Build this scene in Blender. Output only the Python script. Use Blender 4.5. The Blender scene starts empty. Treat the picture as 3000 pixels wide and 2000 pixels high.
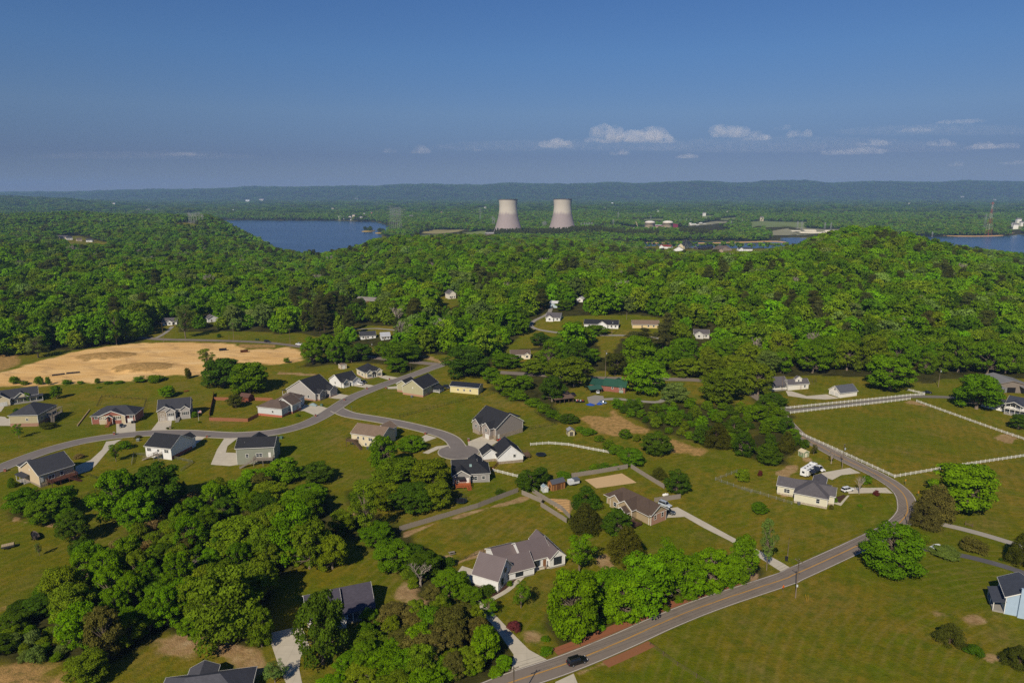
EXPOSURE = 0.0
SUN = 4.6
SKY = 0.075
SKY_AIR, SKY_DUST, SKY_OZONE = .7, 0.0, 8.0
HAZE = 5.6e-5
GRASS = [(.134, .148, .006), (.188, .158, .009), (.232, .168, .018), (.122, .168, .004), (.25, .165, .045)]
DIRTC = [(.30, .17, .085), (.42, .27, .14), (.55, .40, .23)]
SANDC = [(.66, .39, .135), (.76, .47, .18), (.82, .56, .26)]
STRAWC = [(.16, .12, .04), (.42, .25, .09), (.58, .36, .14)]
import bpy, bmesh, math, random
import numpy as np
from mathutils import Vector, Matrix
R = random.Random(7)
SC = bpy.context.scene
COL = SC.collection
# ------------------------------------------------------------------ camera geometry
CAMZ = 110.0
TH = math.atan(435 / 2000.0)
CT, ST = math.cos(TH), math.sin(TH)
# survey windows: (x0, y0, scale) of the enlarged photograph crops the measurements were read from
ZN = {'o': (0, 0, 1), '1': (0, 1000, 2.94), '2': (700, 950, 2.94), '3': (1400, 1000, 2.94), '4': (2200, 1000, 2.94),
      '5': (0, 1450, 2.851), '6': (750, 1450, 2.851), '7': (1500, 1450, 2.851), '8': (2200, 1450, 2.851),
      'a': (0, 500, 2.851), 'b': (750, 500, 2.851), 'c': (1400, 500, 2.851), 'd': (2200, 500, 2.851),
      'e': (1760, 600, 4.704), 'f': (2240, 560, 3.095)}

def zpx(z, x, y):
    x0, y0, s = ZN[z]
    return x0 + x / s, y0 + y / s

def project(x, y, z):
    dz = z - CAMZ
    f = y * CT - dz * ST
    return 1500 + 2000 * x / f, 1000 - 2000 * (y * ST + dz * CT) / f

# ------------------------------------------------------------------ terrain
TA = [-1.6, -.9, -.73, -.62, -.537, -.45, -.39, -.30, -.2, -.1, 0, .1, .2, .27, .36, .49, .6, .73, 1.0, 1.6]
TY = [0, 300, 430, 600, 800, 1000, 1300, 1600, 1900, 2300, 2700, 3300, 4500, 6500, 9000, 11200, 12800, 15000, 40000]
TZ = [
 [0, 0, 0, 0, 0, 0, -5, -5, 0, 15, 15, -10, -30, 30, -25, -25, 60],
 [0, 0, 0, 0, 0, 0, -5, -5, 0, 15, 15, -10, -25, 58, -25, -25, 75],
 [0, 0, 0, 0, 0, -2, -6, -6, -3, 10, 17, -10, -25, 66, -25, -25, 90],
 [0, 0, 0, 0, 0, -2, -6, -6, -3, 10, 20, -10, -30, 34, -25, -25, 112],
 [0, 0, 0, 0, 0, -2, -6, -9, -3, 8, 10, -20, -35, -28, -25, -25, 138],
 [0, 0, 0, 0, 0, -3, -8, -10, 5, 22, 12, -30, -36, -30, -25, -25, 168],
 [0, 0, 0, 0, 0, -6, -18, -22, -10, 8, -20, -40, -36, -30, -25, -25, 190],
 [0, 0, 0, -1, -6, -20, -36, -44, -46, -46, -46, -46, -36, -30, -25, -25, 205],
 [0, 0, 1, 3, 3, 4, 6, -22, -44, -46, -46, -46, -36, -30, -25, -25, 215],
 [0, 0, 2, 8, 9, 9, 8, -12, -40, -44, -44, -42, -34, -28, -25, -25, 250],
 [0, 0, 2, 10, 10, 7, 3, -8, -34, -43, -44, -42, -30, -24, -25, -25, 252],
 [0, 0, 2, 15, 13, 7, -5, -20, -35, -44, -44, -42, -28, -22, -25, -25, 265],
 [0, 0, 2, 15, 13, 2, -22, -38, -40, -44, -44, -42, -30, -26, -25, -25, 288],
 [0, 0, 2, 13, 14, 2, -24, -39, -40, -46, -44, -40, -32, -28, -25, -25, 300],
 [0, 0, 2, 12, 22, 11, -22, -41, -46, -46, -44, -40, -32, -28, -25, -25, 296],
 [0, 0, 3, 15, 36, 43, 0, -36, -46, -46, -44, -40, -34, -28, -25, -25, 292],
 [0, 0, 3, 10, 27, 27, 0, -40, -46, -46, -44, -40, -34, -28, -25, -25, 300],
 [0, 0, 2, 5, 7, -2, -25, -44, -46, -46, -44, -40, -34, -28, -25, -25, 306],
 [0, 0, 0, 1, -2, -10, -28, -44, -46, -46, -44, -40, -34, -28, -25, -25, 300],
 [0, 0, 0, 1, -2, -10, -28, -44, -46, -46, -44, -40, -34, -28, -25, -25, 290]]
WATER = -48.0
LAKES = [np.array(p, float) for p in (
 [(-1033, 2615), (-800, 2200), (-610, 1790), (-470, 1560), (-360, 1640), (-240, 1980), (-300, 2300), (-480, 2560),
  (-500, 2740), (-560, 3290), (-760, 3863), (-1000, 4010), (-1640, 4130), (-2700, 4260), (-3200, 3700), (-1900, 3150), (-1150, 2900)],
 [(300, 2140), (500, 2290), (805, 2300), (930, 2330), (960, 2470), (1040, 2480), (1250, 2520), (1580, 2573), (1860, 2590), (2000, 2680), (2600, 2750),
  (4200, 2800), (4000, 1300), (1300, 1180), (1080, 1500), (860, 1900), (760, 2010), (560, 2020), (420, 2040), (320, 2060)])]

def _table():
    na, ny = 160, 220
    a = np.linspace(TA[0], TA[-1], na)
    r = np.linspace(math.log(100), math.log(40100), ny)
    z = np.array([row + [row[-1]] * 2 for row in TZ], float)
    rr = np.log(np.array(TY) + 100.0)
    t1 = np.array([np.interp(r, rr, row) for row in z])
    t2 = np.array([np.interp(a, TA, t1[:, j]) for j in range(ny)]).T
    for _ in range(3):
        p = np.pad(t2, 1, mode='edge')
        t2 = (p[:-2, 1:-1] + p[2:, 1:-1] + p[1:-1, :-2] + p[1:-1, 2:] + 2 * t2) / 6
    return a, r, t2
_TBA, _TBR, _TB = _table()

def sines(x, y, seed, wl, n=5):
    g = random.Random(seed)
    v = 0
    for _ in range(n):
        an, L, ph = g.uniform(0, 6.283), wl * g.uniform(.6, 1.6), g.uniform(0, 6.283)
        v = v + np.sin((x * math.cos(an) + y * math.sin(an)) * 6.283 / L + ph)
    return v / (n ** .5)

def polydist(x, y, P):
    """signed distance, negative inside"""
    d2 = np.full(np.shape(x), 1e18)
    ins = np.zeros(np.shape(x), bool)
    for i in range(len(P)):
        ax, ay = P[i - 1]
        bx, by = P[i]
        ex, ey = bx - ax, by - ay
        t = np.clip(((x - ax) * ex + (y - ay) * ey) / (ex * ex + ey * ey + 1e-9), 0, 1)
        d2 = np.minimum(d2, (x - ax - t * ex) ** 2 + (y - ay - t * ey) ** 2)
        c = ((ay > y) != (by > y)) & (x < (ex) * (y - ay) / (ey if abs(ey) > 1e-9 else 1e-9) + ax)
        ins ^= c
    d = np.sqrt(d2)
    return np.where(ins, -d, d)

def sstep(e0, e1, v):
    t = np.clip((v - e0) / (e1 - e0), 0, 1)
    return t * t * (3 - 2 * t)

def H(x, y):
    x = np.asarray(x, float)
    y = np.asarray(y, float)
    Y = np.maximum(y, 1)
    a = np.clip(x / np.maximum(Y, 120), TA[0], TA[-1] - 1e-6)
    r = np.clip(np.log(Y + 100), _TBR[0], _TBR[-1] - 1e-6)
    fa = (a - _TBA[0]) / (_TBA[1] - _TBA[0])
    fr = (r - _TBR[0]) / (_TBR[1] - _TBR[0])
    i = np.clip(fa.astype(int), 0, len(_TBA) - 2)
    j = np.clip(fr.astype(int), 0, len(_TBR) - 2)
    fa = fa - i
    fr = fr - j
    z = (_TB[i, j] * (1 - fa) + _TB[i + 1, j] * fa) * (1 - fr) + (_TB[i, j + 1] * (1 - fa) + _TB[i + 1, j + 1] * fa) * fr
    z = z + sines(x, y, 3, 130) * .7
    far = sstep(560, 1100, Y)
    z = z + sines(x, y, 5, 300) * 6.0 * far + sines(x, y, 8, 900) * 9 * sstep(3600, 5500, Y)
    z = z + sines(x, y, 11, 1500) * 16 * sstep(11500, 13000, Y)
    if np.any(Y > 1150):
        d = np.minimum(polydist(x, y, LAKES[0]), polydist(x, y, LAKES[1])) + sines(x, y, 21, 160) * 14
        if True:
            s = sstep(0, 130, d)
            z = np.where(d < 0, np.minimum(z, WATER - 1 - np.minimum(-d * .06, 4)), (WATER + .6) * (1 - s) + np.maximum(z, WATER + 2) * s)
    return z

_S1 = np.exp(np.linspace(math.log(60), math.log(1250), 420))
_S2 = np.exp(np.linspace(math.log(1200), math.log(20000), 700))

def at(z, px=None, py=None):
    """photo measurement -> point on the terrain"""
    if px is None:
        z, px, py = z
    px, py = zpx(z, px, py)
    u, v = (px - 1500) / 2000, (1000 - py) / 2000
    fx, t = u / (CT + v * ST), (ST - v * CT) / (CT + v * ST)
    for S in (_S1, _S2):
        g = (CAMZ - t * S) - H(fx * S, S)
        k = np.nonzero(g < 0)[0]
        if len(k):
            k = k[0]
            if k == 0:
                return Vector((fx * S[0], S[0], float(H(fx * S[0], S[0]))))
            a, b = S[k - 1], S[k]
            y = a + (b - a) * g[k - 1] / (g[k - 1] - g[k])
            return Vector((fx * y, y, float(H(fx * y, y))))
    y = 15000
    return Vector((fx * y, y, float(H(fx * y, y))))

def hz(p, off=0.0):
    return Vector((p[0], p[1], float(H(p[0], p[1])) + off))

def height_to(P, z, py):
    """how tall something standing at P is when its top is seen at row py of a window"""
    _, py = zpx(z, 0, py)
    v = (1000 - py) / 2000
    t = (ST - v * CT) / (CT + v * ST)
    return CAMZ - t * P[1] - P[2]

def mpp(P):
    """metres per photo pixel at P"""
    return (P[1] * CT - (P[2] - CAMZ) * ST) / 2000

# ------------------------------------------------------------------ objects and tags
def tag(o, label=None, cat=None, group=None, kind=None):
    if label: o['label'] = label
    if cat: o['category'] = cat
    if group: o['group'] = group
    if kind: o['kind'] = kind
    return o

def empty(name, loc, rz=0, label=None, cat=None, group=None):
    o = bpy.data.objects.new(name, None)
    o.empty_display_size = .5
    COL.objects.link(o)
    o.location = loc
    o.rotation_euler = (0, 0, rz)
    return tag(o, label, cat, group)

class MB:
    """collects boxes, prisms, tubes; build() links them as ONE mesh object"""
    def __init__(s):
        s.v, s.f, s.m = [], [], []
    def face(s, pts, mi=0):
        b = len(s.v)
        s.v += [tuple(p) for p in pts]
        s.f.append(tuple(range(b, b + len(pts))))
        s.m.append(mi)
        return s
    def mesh(s, vs, fs, mi=0):
        b = len(s.v)
        s.v += [tuple(p) for p in vs]
        for f in fs:
            s.f.append(tuple(b + i for i in f))
            s.m.append(mi)
        return s
    def box(s, x0, y0, z0, x1, y1, z1, mi=0):
        return s.mesh([(x0, y0, z0), (x1, y0, z0), (x1, y1, z0), (x0, y1, z0), (x0, y0, z1), (x1, y0, z1), (x1, y1, z1), (x0, y1, z1)],
                      [(0, 3, 2, 1), (4, 5, 6, 7), (0, 1, 5, 4), (1, 2, 6, 5), (2, 3, 7, 6), (3, 0, 4, 7)], mi)
    def bar(s, p, q, w, h=None, mi=0, up=(0, 0, 1)):
        h = h or w
        p, q = Vector(p), Vector(q)
        d = (q - p).normalized()
        up = Vector(up)
        if abs(d.dot(up)) > .98: up = Vector((0, 1, 0))
        a = d.cross(up).normalized() * w / 2
        b = a.cross(d).normalized() * h / 2
        vs = [p - a - b, p + a - b, p + a + b, p - a + b, q - a - b, q + a - b, q + a + b, q - a + b]
        return s.mesh(vs, [(0, 3, 2, 1), (4, 5, 6, 7), (0, 1, 5, 4), (1, 2, 6, 5), (2, 3, 7, 6), (3, 0, 4, 7)], mi)
    def tube(s, pts, rad, n=6, mi=0, cap=True):
        pts = [Vector(p) for p in pts]
        if not hasattr(rad, '__len__'): rad = [rad] * len(pts)
        b = len(s.v)
        for i, p in enumerate(pts):
            d = (pts[min(i + 1, len(pts) - 1)] - pts[max(i - 1, 0)]).normalized()
            a = d.cross(Vector((0, 0, 1)) if abs(d.z) < .95 else Vector((0, 1, 0))).normalized()
            c = d.cross(a)
            for k in range(n):
                t = 6.2832 * k / n
                s.v.append(tuple(p + (a * math.cos(t) + c * math.sin(t)) * rad[i]))
        for i in range(len(pts) - 1):
            for k in range(n):
                k2 = (k + 1) % n
                s.f.append((b + i * n + k, b + i * n + k2, b + (i + 1) * n + k2, b + (i + 1) * n + k))
                s.m.append(mi)
        if cap:
            s.f.append(tuple(b + k for k in range(n))); s.m.append(mi)
            e = b + (len(pts) - 1) * n
            s.f.append(tuple(e + k for k in reversed(range(n)))); s.m.append(mi)
        return s
    def prism(s, poly, z0, z1, mi=0):
        n = len(poly)
        vs = [(p[0], p[1], z0) for p in poly] + [(p[0], p[1], z1) for p in poly]
        return s.mesh(vs, [tuple(reversed(range(n))), tuple(range(n, 2 * n))] + [(i, (i + 1) % n, n + (i + 1) % n, n + i) for i in range(n)], mi)
    def lathe(s, prof, n=24, c=(0, 0, 0), mi=0):
        b = len(s.v)
        for r, z in prof:
            for k in range(n):
                t = 6.2832 * k / n
                s.v.append((c[0] + r * math.cos(t), c[1] + r * math.sin(t), c[2] + z))
        for i in range(len(prof) - 1):
            for k in range(n):
                k2 = (k + 1) % n
                s.f.append((b + i * n + k, b + i * n + k2, b + (i + 1) * n + k2, b + (i + 1) * n + k)); s.m.append(mi)
        return s
    def data(s, name, mats, smooth=False):
        me = bpy.data.meshes.new(name)
        me.from_pydata(s.v, [], s.f)
        for m in (mats if isinstance(mats, (list, tuple)) else [mats]): me.materials.append(m)
        if any(s.m): me.polygons.foreach_set('material_index', s.m)
        if smooth: me.polygons.foreach_set('use_smooth', [True] * len(s.f))
        me.update()
        return me
    def build(s, name, mats, parent=None, smooth=False, loc=None, rz=0):
        o = bpy.data.objects.new(name, s.data(name, mats, smooth))
        COL.objects.link(o)
        if parent: o.parent = parent
        if loc is not None: o.location = loc
        if rz: o.rotation_euler = (0, 0, rz)
        return o

def link_copy(o, parent=None):
    c = o.copy()
    COL.objects.link(c)
    if parent: c.parent = parent
    return c

def copy_tree(o, parent=None):
    c = link_copy(o, parent)
    for ch in list(o.children): copy_tree(ch, c)
    return c

# ------------------------------------------------------------------ materials
def srgb(r, g, b):
    return tuple(((c / 255) / 12.92 if c / 255 <= .04045 else ((c / 255 + .055) / 1.055) ** 2.4) for c in (r, g, b))

class NT:
    def __init__(s, m):
        m.use_nodes = True
        s.t = m.node_tree
        s.t.nodes.clear()
    def n(s, typ, ins=None, **kw):
        nd = s.t.nodes.new(typ)
        for k, v in kw.items(): setattr(nd, k, v)
        for k, v in (ins or {}).items():
            if hasattr(v, 'bl_idname') and hasattr(v, 'is_output'): s.t.links.new(v, nd.inputs[k])
            else: nd.inputs[k].default_value = v
        return nd
    def math(s, op, a, b=None, clamp=False):
        nd = s.t.nodes.new('ShaderNodeMath')
        nd.operation = op
        nd.use_clamp = clamp
        for i, v in enumerate((a, b)):
            if v is None: continue
            if hasattr(v, 'is_output'): s.t.links.new(v, nd.inputs[i])
            else: nd.inputs[i].default_value = v
        return nd.outputs[0]
    def mix(s, fac, a, b, blend='MIX'):
        nd = s.t.nodes.new('ShaderNodeMix')
        nd.data_type = 'RGBA'
        nd.blend_type = blend
        for i, v in ((0, fac), (6, a), (7, b)):
            if hasattr(v, 'is_output'): s.t.links.new(v, nd.inputs[i])
            elif i == 0: nd.inputs[i].default_value = v
            else: nd.inputs[i].default_value = (*v[:3], 1)
        return nd.outputs[2]
    def ramp(s, fac, stops, interp='LINEAR'):
        nd = s.t.nodes.new('ShaderNodeValToRGB')
        cr = nd.color_ramp
        cr.interpolation = interp
        while len(cr.elements) < len(stops): cr.elements.new(.5)
        for e, (p, c) in zip(cr.elements, stops):
            e.position = p
            e.color = (*c[:3], 1) if hasattr(c, '__len__') else (c, c, c, 1)
        s.t.links.new(fac, nd.inputs[0])
        return nd.outputs[0]
    def noise(s, vec, scale, detail=3, rough=.55):
        nd = s.n('ShaderNodeTexNoise', {'Scale': scale, 'Detail': detail, 'Roughness': rough})
        if vec is not None: s.t.links.new(vec, nd.inputs['Vector'])
        return nd.outputs[0]
    def out(s, surf=None, vol=None):
        o = s.t.nodes.new('ShaderNodeOutputMaterial')
        if surf is not None: s.t.links.new(surf, o.inputs[0])
        if vol is not None: s.t.links.new(vol, o.inputs[1])
    def bsdf(s, col, rough=.8, spec=.3, metal=0, normal=None):
        nd = s.n('ShaderNodeBsdfPrincipled', {'Roughness': rough, 'Specular IOR Level': spec, 'Metallic': metal})
        if hasattr(col, 'is_output'): s.t.links.new(col, nd.inputs['Base Color'])
        else: nd.inputs['Base Color'].default_value = (*col[:3], 1)
        if normal is not None: s.t.links.new(normal, nd.inputs['Normal'])
        return nd.outputs[0]
    def bump(s, h, strength=.3, dist=.05):
        return s.n('ShaderNodeBump', {'Height': h, 'Strength': strength, 'Distance': dist}).outputs[0]

_MC = {}
def mat(kind, rgb=(128, 128, 128), key=None):
    k = (kind, tuple(rgb))
    if k in _MC: return _MC[k]
    m = bpy.data.materials.new(kind)
    _MC[k] = m
    t = NT(m)
    c = srgb(*rgb) if max(rgb) > 1 else rgb
    obj = t.n('ShaderNodeTexCoord').outputs['Object']
    geo = t.n('ShaderNodeNewGeometry').outputs['Position']
    dk = lambda f: tuple(v * f for v in c)
    if kind == 'siding':
        w = t.n('ShaderNodeTexWave', {'Vector': obj, 'Scale': 1.35, 'Distortion': 0}, wave_type='BANDS', bands_direction='Z', wave_profile='SAW').outputs[1]
        col = t.mix(t.noise(obj, .9, 3), dk(.86), dk(1.08))
        t.out(t.bsdf(col, .7, .2, normal=t.bump(w, .6, .03)))
    elif kind == 'shingle':
        br = t.n('ShaderNodeTexBrick', {'Vector': obj, 'Scale': 1.0, 'Color1': (*dk(.75), 1), 'Color2': (*dk(1.3), 1), 'Mortar': (*dk(.55), 1), 'Mortar Size': .03, 'Brick Width': .55, 'Row Height': .22}).outputs[0]
        col = t.mix(.5, br, t.mix(t.noise(obj, .45, 5, .65), dk(.68), dk(1.3)))
        t.out(t.bsdf(col, .85, .25, normal=t.bump(t.noise(obj, 9, 2), .5, .03)))
    elif kind == 'brick':
        br = t.n('ShaderNodeTexBrick', {'Vector': t.n('ShaderNodeMapping', {'Vector': obj, 'Rotation': (1.5708, 0, 0)}).outputs[0], 'Scale': 1.0, 'Color1': (*dk(.75), 1), 'Color2': (*dk(1.25), 1), 'Mortar': (*(min(1, v * .6 + .18) for v in c), 1), 'Mortar Size': .012, 'Brick Width': .3, 'Row Height': .1}).outputs[0]
        t.out(t.bsdf(t.mix(.35, br, t.mix(t.noise(obj, 1.2, 4), dk(.7), dk(1.3))), .85, .2))
    elif kind == 'stone':
        vo = t.n('ShaderNodeTexVoronoi', {'Vector': obj, 'Scale': 2.6})
        t.out(t.bsdf(t.mix(vo.outputs['Color'], dk(.65), dk(1.3)), .85, .2, normal=t.bump(vo.outputs['Distance'], .5, .05)))
    elif kind == 'metal_roof':
        w = t.n('ShaderNodeTexWave', {'Vector': obj, 'Scale': 1.1, 'Distortion': 0}, wave_type='BANDS', bands_direction='X').outputs[1]
        col = t.mix(t.noise(obj, .35, 4), dk(.85), dk(1.12))
        t.out(t.bsdf(col, .45, .4, normal=t.bump(t.math('POWER', w, 12), .5, .05)))
    elif kind == 'concrete':
        col = t.mix(t.noise(geo, .5, 5, .65), dk(.78), dk(1.1))
        j = t.n('ShaderNodeTexBrick', {'Vector': geo, 'Color1': (1, 1, 1, 1), 'Color2': (.94, .94, .94, 1), 'Mortar': (.62, .6, .56, 1), 'Scale': 1, 'Mortar Size': .03, 'Brick Width': 3.6, 'Row Height': 3.4}, offset=0).outputs[0]
        t.out(t.bsdf(t.mix(.8, col, j, 'MULTIPLY'), .9, .2))
    elif kind == 'asphalt':
        a = t.noise(geo, .16, 4, .6)
        b = t.noise(geo, 2.5, 3, .7)
        col = t.mix(t.math('ADD', t.math('MULTIPLY', a, .7), t.math('MULTIPLY', b, .3)), dk(.72), dk(1.25))
        pt = t.noise(geo, .05, 6, .75)
        col = t.mix(t.ramp(pt, [(.56, 0), (.60, .5)]), col, dk(.74))
        cr = t.noise(t.n('ShaderNodeMapping', {'Vector': geo, 'Scale': (1, 1, 1)}).outputs[0], .6, 8, .8)
        col = t.mix(t.ramp(cr, [(.485, 0), (.5, .55), (.515, 0)]), col, dk(.6))
        t.out(t.bsdf(col, .9, .15))
    elif kind == 'wood':
        nz = t.noise(t.n('ShaderNodeMapping', {'Vector': obj, 'Scale': (6, 6, .7)}).outputs[0], 1.2, 4)
        t.out(t.bsdf(t.mix(nz, dk(.6), dk(1.35)), .85, .2))
    elif kind == 'glass':
        t.out(t.bsdf(t.mix(t.noise(obj, .8, 1), dk(.7), dk(1.2)), .08, .6))
    elif kind == 'paint':      # vehicle paint, colour from the object
        oi = t.n('ShaderNodeObjectInfo').outputs['Color']
        nd = t.n('ShaderNodeBsdfPrincipled', {'Base Color': oi, 'Roughness': .35, 'Coat Weight': .6, 'Coat Roughness': .08})
        t.out(nd.outputs[0])
    elif kind == 'steel':
        t.out(t.bsdf(t.mix(t.noise(obj, 2, 3), dk(.8), dk(1.15)), .45, .5, .6))
    elif kind == 'gravel':
        col = t.mix(t.noise(geo, 1.8, 5, .75), dk(.62), dk(1.3))
        t.out(t.bsdf(t.mix(t.noise(geo, .12, 3), t.mix(.5, col, dk(.7)), col), .95, .15))
    else:
        t.out(t.bsdf(t.mix(t.noise(obj, 1.5, 3), dk(.88), dk(1.08)), .75, .25))
    return m
# ------------------------------------------------------------------ camera, world, sun
cam = bpy.data.cameras.new('camera')
cam.sensor_width = 36
cam.lens = 24
cam.clip_start = 1
cam.clip_end = 120000
camo = bpy.data.objects.new('camera', cam)
COL.objects.link(camo)
camo.location = (0, 0, CAMZ)
camo.rotation_euler = (math.pi / 2 - TH, 0, 0)
SC.camera = camo
SC.view_settings.view_transform = 'Standard'
SC.view_settings.look = 'None'
SC.view_settings.exposure = EXPOSURE
SC.view_settings.gamma = 1
cy = SC.cycles
cy.use_denoising = False
cy.use_adaptive_sampling = False
cy.adaptive_threshold = .015
cy.max_bounces = 5
cy.diffuse_bounces = 2
cy.glossy_bounces = 2
cy.transmission_bounces = 3
cy.volume_bounces = 2
cy.transparent_max_bounces = 6
cy.caustics_reflective = cy.caustics_refractive = False

ELEV, AZ = math.radians(38), math.radians(23)
sd = Vector((-math.sin(AZ) * math.cos(ELEV), -math.cos(AZ) * math.cos(ELEV), math.sin(ELEV)))
sun = bpy.data.lights.new('sun', 'SUN')
sun.energy = SUN
sun.angle = math.radians(.5)
sun.color = (1, .9, .74)
suno = bpy.data.objects.new('sun', sun)
COL.objects.link(suno)
suno.rotation_euler = sd.to_track_quat('Z', 'Y').to_euler()
suno.location = (-60, -160, 300)
w = bpy.data.worlds.new('World')
SC.world = w
w.use_nodes = True
wt = NT(w)
sky = wt.t.nodes.new('ShaderNodeTexSky')
sky.sky_type = 'NISHITA'
sky.sun_disc = False
sky.sun_elevation = ELEV
sky.sun_rotation = math.pi + AZ
sky.altitude = 300
sky.air_density = SKY_AIR
sky.dust_density = SKY_DUST
sky.ozone_density = SKY_OZONE
# the hazy air near the horizon dims the lower sky
dz = wt.n('ShaderNodeSeparateXYZ', {0: wt.n('ShaderNodeTexCoord').outputs['Generated']}).outputs[2]
dim = wt.ramp(dz, [(0, (.47, .41, .44)), (.05, (.525, .44, .475)), (.107, (.88, .765, .705)), (.18, (.90, .96, .95)), (.30, (.82, 1.03, 1.16))])
bg = wt.n('ShaderNodeBackground', {'Color': wt.mix(1, sky.outputs[0], dim, 'MULTIPLY'), 'Strength': SKY})
wo = wt.t.nodes.new('ShaderNodeOutputWorld')
wt.t.links.new(bg.outputs[0], wo.inputs[0])

# ------------------------------------------------------------------ ground sheet
def zpoly(z, pts):
    return np.array([at(z, *p)[:2] for p in pts])

def mounds(x, y):
    v = 0
    for cx, cyy, rx, ry, h in MOUNDS:
        q = ((x - cx) / rx) ** 2 + ((y - cyy) / ry) ** 2
        v = v + h * np.maximum(0, 1 - q) ** .8
    return v
MOUNDS = []
for z, x, y, hw, hh, h in (('1', 915, 130, 265, 36, 2.2), ('1', 1225, 228, 275, 42, 2.6)):
    p, q, r1 = at(z, x, y), at(z, x + hw, y), at(z, x, y - hh)
    MOUNDS.append((p.x, p.y, (q - p).length, abs(r1.y - p.y), h))
H0 = H
def H(x, y):
    return H0(x, y) + mounds(np.asarray(x, float), np.asarray(y, float))

SANDLOT = [at('1', *p)[:2] for p in ((-200, 330), (0, 270), (150, 230), (400, 150), (650, 90), (900, 45), (1200, 16), (1500, 10), (1880, 16), (1990, 22), (2130, 70), (2300, 62))] + \
          [at('2', *p)[:2] for p in ((300, 215), (420, 192), (550, 240), (545, 315), (350, 345), (200, 345), (0, 335))] + \
          [at('1', *p)[:2] for p in ((1980, 285), (1730, 292), (1440, 292), (1130, 342), (850, 352), (500, 372), (380, 382), (0, 385), (-200, 395))]
SAND = [(np.array(SANDLOT), 1.2)]
DIRT = [(zpoly(z, p), e) for z, p, e in (
    ('3', [(560, 1345), (780, 1360), (805, 1400), (805, 1480), (715, 1470)], .4),
    ('4', [(190, 1115), (390, 1070), (400, 1130), (330, 1195), (240, 1165)], 1.2),
    ('4', [(255, 1260), (310, 1255), (320, 1330), (260, 1335)], 1),
    ('4', [(1360, 505), (1420, 515), (1520, 550), (1490, 560), (1300, 525)], 1),
    ('4', [(2120, 800), (2240, 800), (2340, 845), (2200, 865), (2110, 840)], 1.2),
    ('4', [(430, 1000), (500, 1000), (560, 1040), (470, 1040)], 1),
    ('8', [(1560, 985), (1800, 990), (1900, 1000), (2030, 1060), (1960, 1090), (1820, 1100), (1700, 1040)], 2.2),
    ('8', [(1940, 1330), (2030, 1350), (2000, 1400), (1940, 1370)], 1),
    ('7', [(700, 520), (780, 490), (870, 640), (830, 640)], 1.2),
    ('7', [(60, 1100), (200, 1120), (300, 1150), (330, 1220), (200, 1290), (120, 1200)], 2),
    ('6', [(1220, 680), (1330, 760), (1370, 930), (1300, 940), (1200, 840)], 2.5),
    ('6', [(1540, 500), (1640, 490), (1690, 540), (1600, 560), (1530, 540)], 1.2),
    ('6', [(1600, 580), (1900, 455), (2100, 425), (2280, 390), (2281, 410), (1900, 490), (1640, 600)], .7),
    ('6', [(1230, 320), (1500, 220), (2200, 20), (2281, 10), (2281, 30), (1500, 245), (1240, 350)], .6),
    ('6', [(750, 120), (830, 150), (870, 180), (800, 190)], 1),
    ('5', [(1750, 1230), (1990, 1260), (2110, 1300), (2190, 1470), (2100, 1500), (1990, 1400), (1800, 1330)], 2),
    ('5', [(1220, 1190), (1500, 1150), (1720, 1210), (1650, 1330), (1500, 1360), (1330, 1290)], 3),
    ('5', [(120, 180), (160, 190), (140, 230), (110, 220)], .8),
    ('5', [(180, 210), (520, 255), (500, 275), (180, 235)], .8),
    ('2', [(330, 408), (700, 428), (700, 446), (330, 428)], .6),
    ('2', [(1560, 250), (1660, 280), (1760, 320), (1760, 345), (1640, 310), (1550, 275)], .8),
    ('7', [(540, 1475), (780, 1375), (1130, 1245), (1150, 1275), (800, 1410), (560, 1500)], .8),
    ('7', [(330, 1365), (520, 1280), (900, 1120), (1330, 940), (1720, 790), (2000, 660), (2010, 690), (1700, 830), (1000, 1120), (500, 1310), (330, 1385)], 1.2),
)]
STRAW = [(zpoly(z, p), e) for z, p, e in (
    ('3', [(860, 660), (960, 640), (1090, 650), (1150, 575), (1210, 600), (1310, 690), (1450, 760), (1440, 800), (1330, 812), (1200, 815), (1030, 795), (930, 735)], 2.5),
    ('3', [(1640, 830), (1800, 870), (1920, 900), (2010, 950), (1920, 980), (1660, 950)], 2.5),
    ('5', [(0, 1400), (500, 1390), (560, 1568), (500, 1800), (-200, 1800), (-200, 1400)], 4),
    ('5', [(590, 560), (730, 580), (690, 680), (620, 640)], 2), ('5', [(610, 770), (710, 775), (690, 800), (610, 800)], 1),
    ('5', [(0, 900), (90, 910), (60, 960), (0, 970)], 1.5),
    ('1', [(-200, 60), (150, 90), (190, 190), (100, 230), (-200, 330)], 5),
    ('2', [(0, 170), (330, 175), (300, 200), (100, 205), (0, 195)], 1),
    ('6', [(1900, 1060), (2050, 1100), (2281, 1320), (2200, 1290)], 1.5))] + \
    [(np.array([(m[0] + m[2] * .95 * math.cos(t), m[1] + m[3] * .95 * math.sin(t)) for t in np.linspace(0, 6.28, 20)[:-1]]), 2) for m in MOUNDS]

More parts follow.
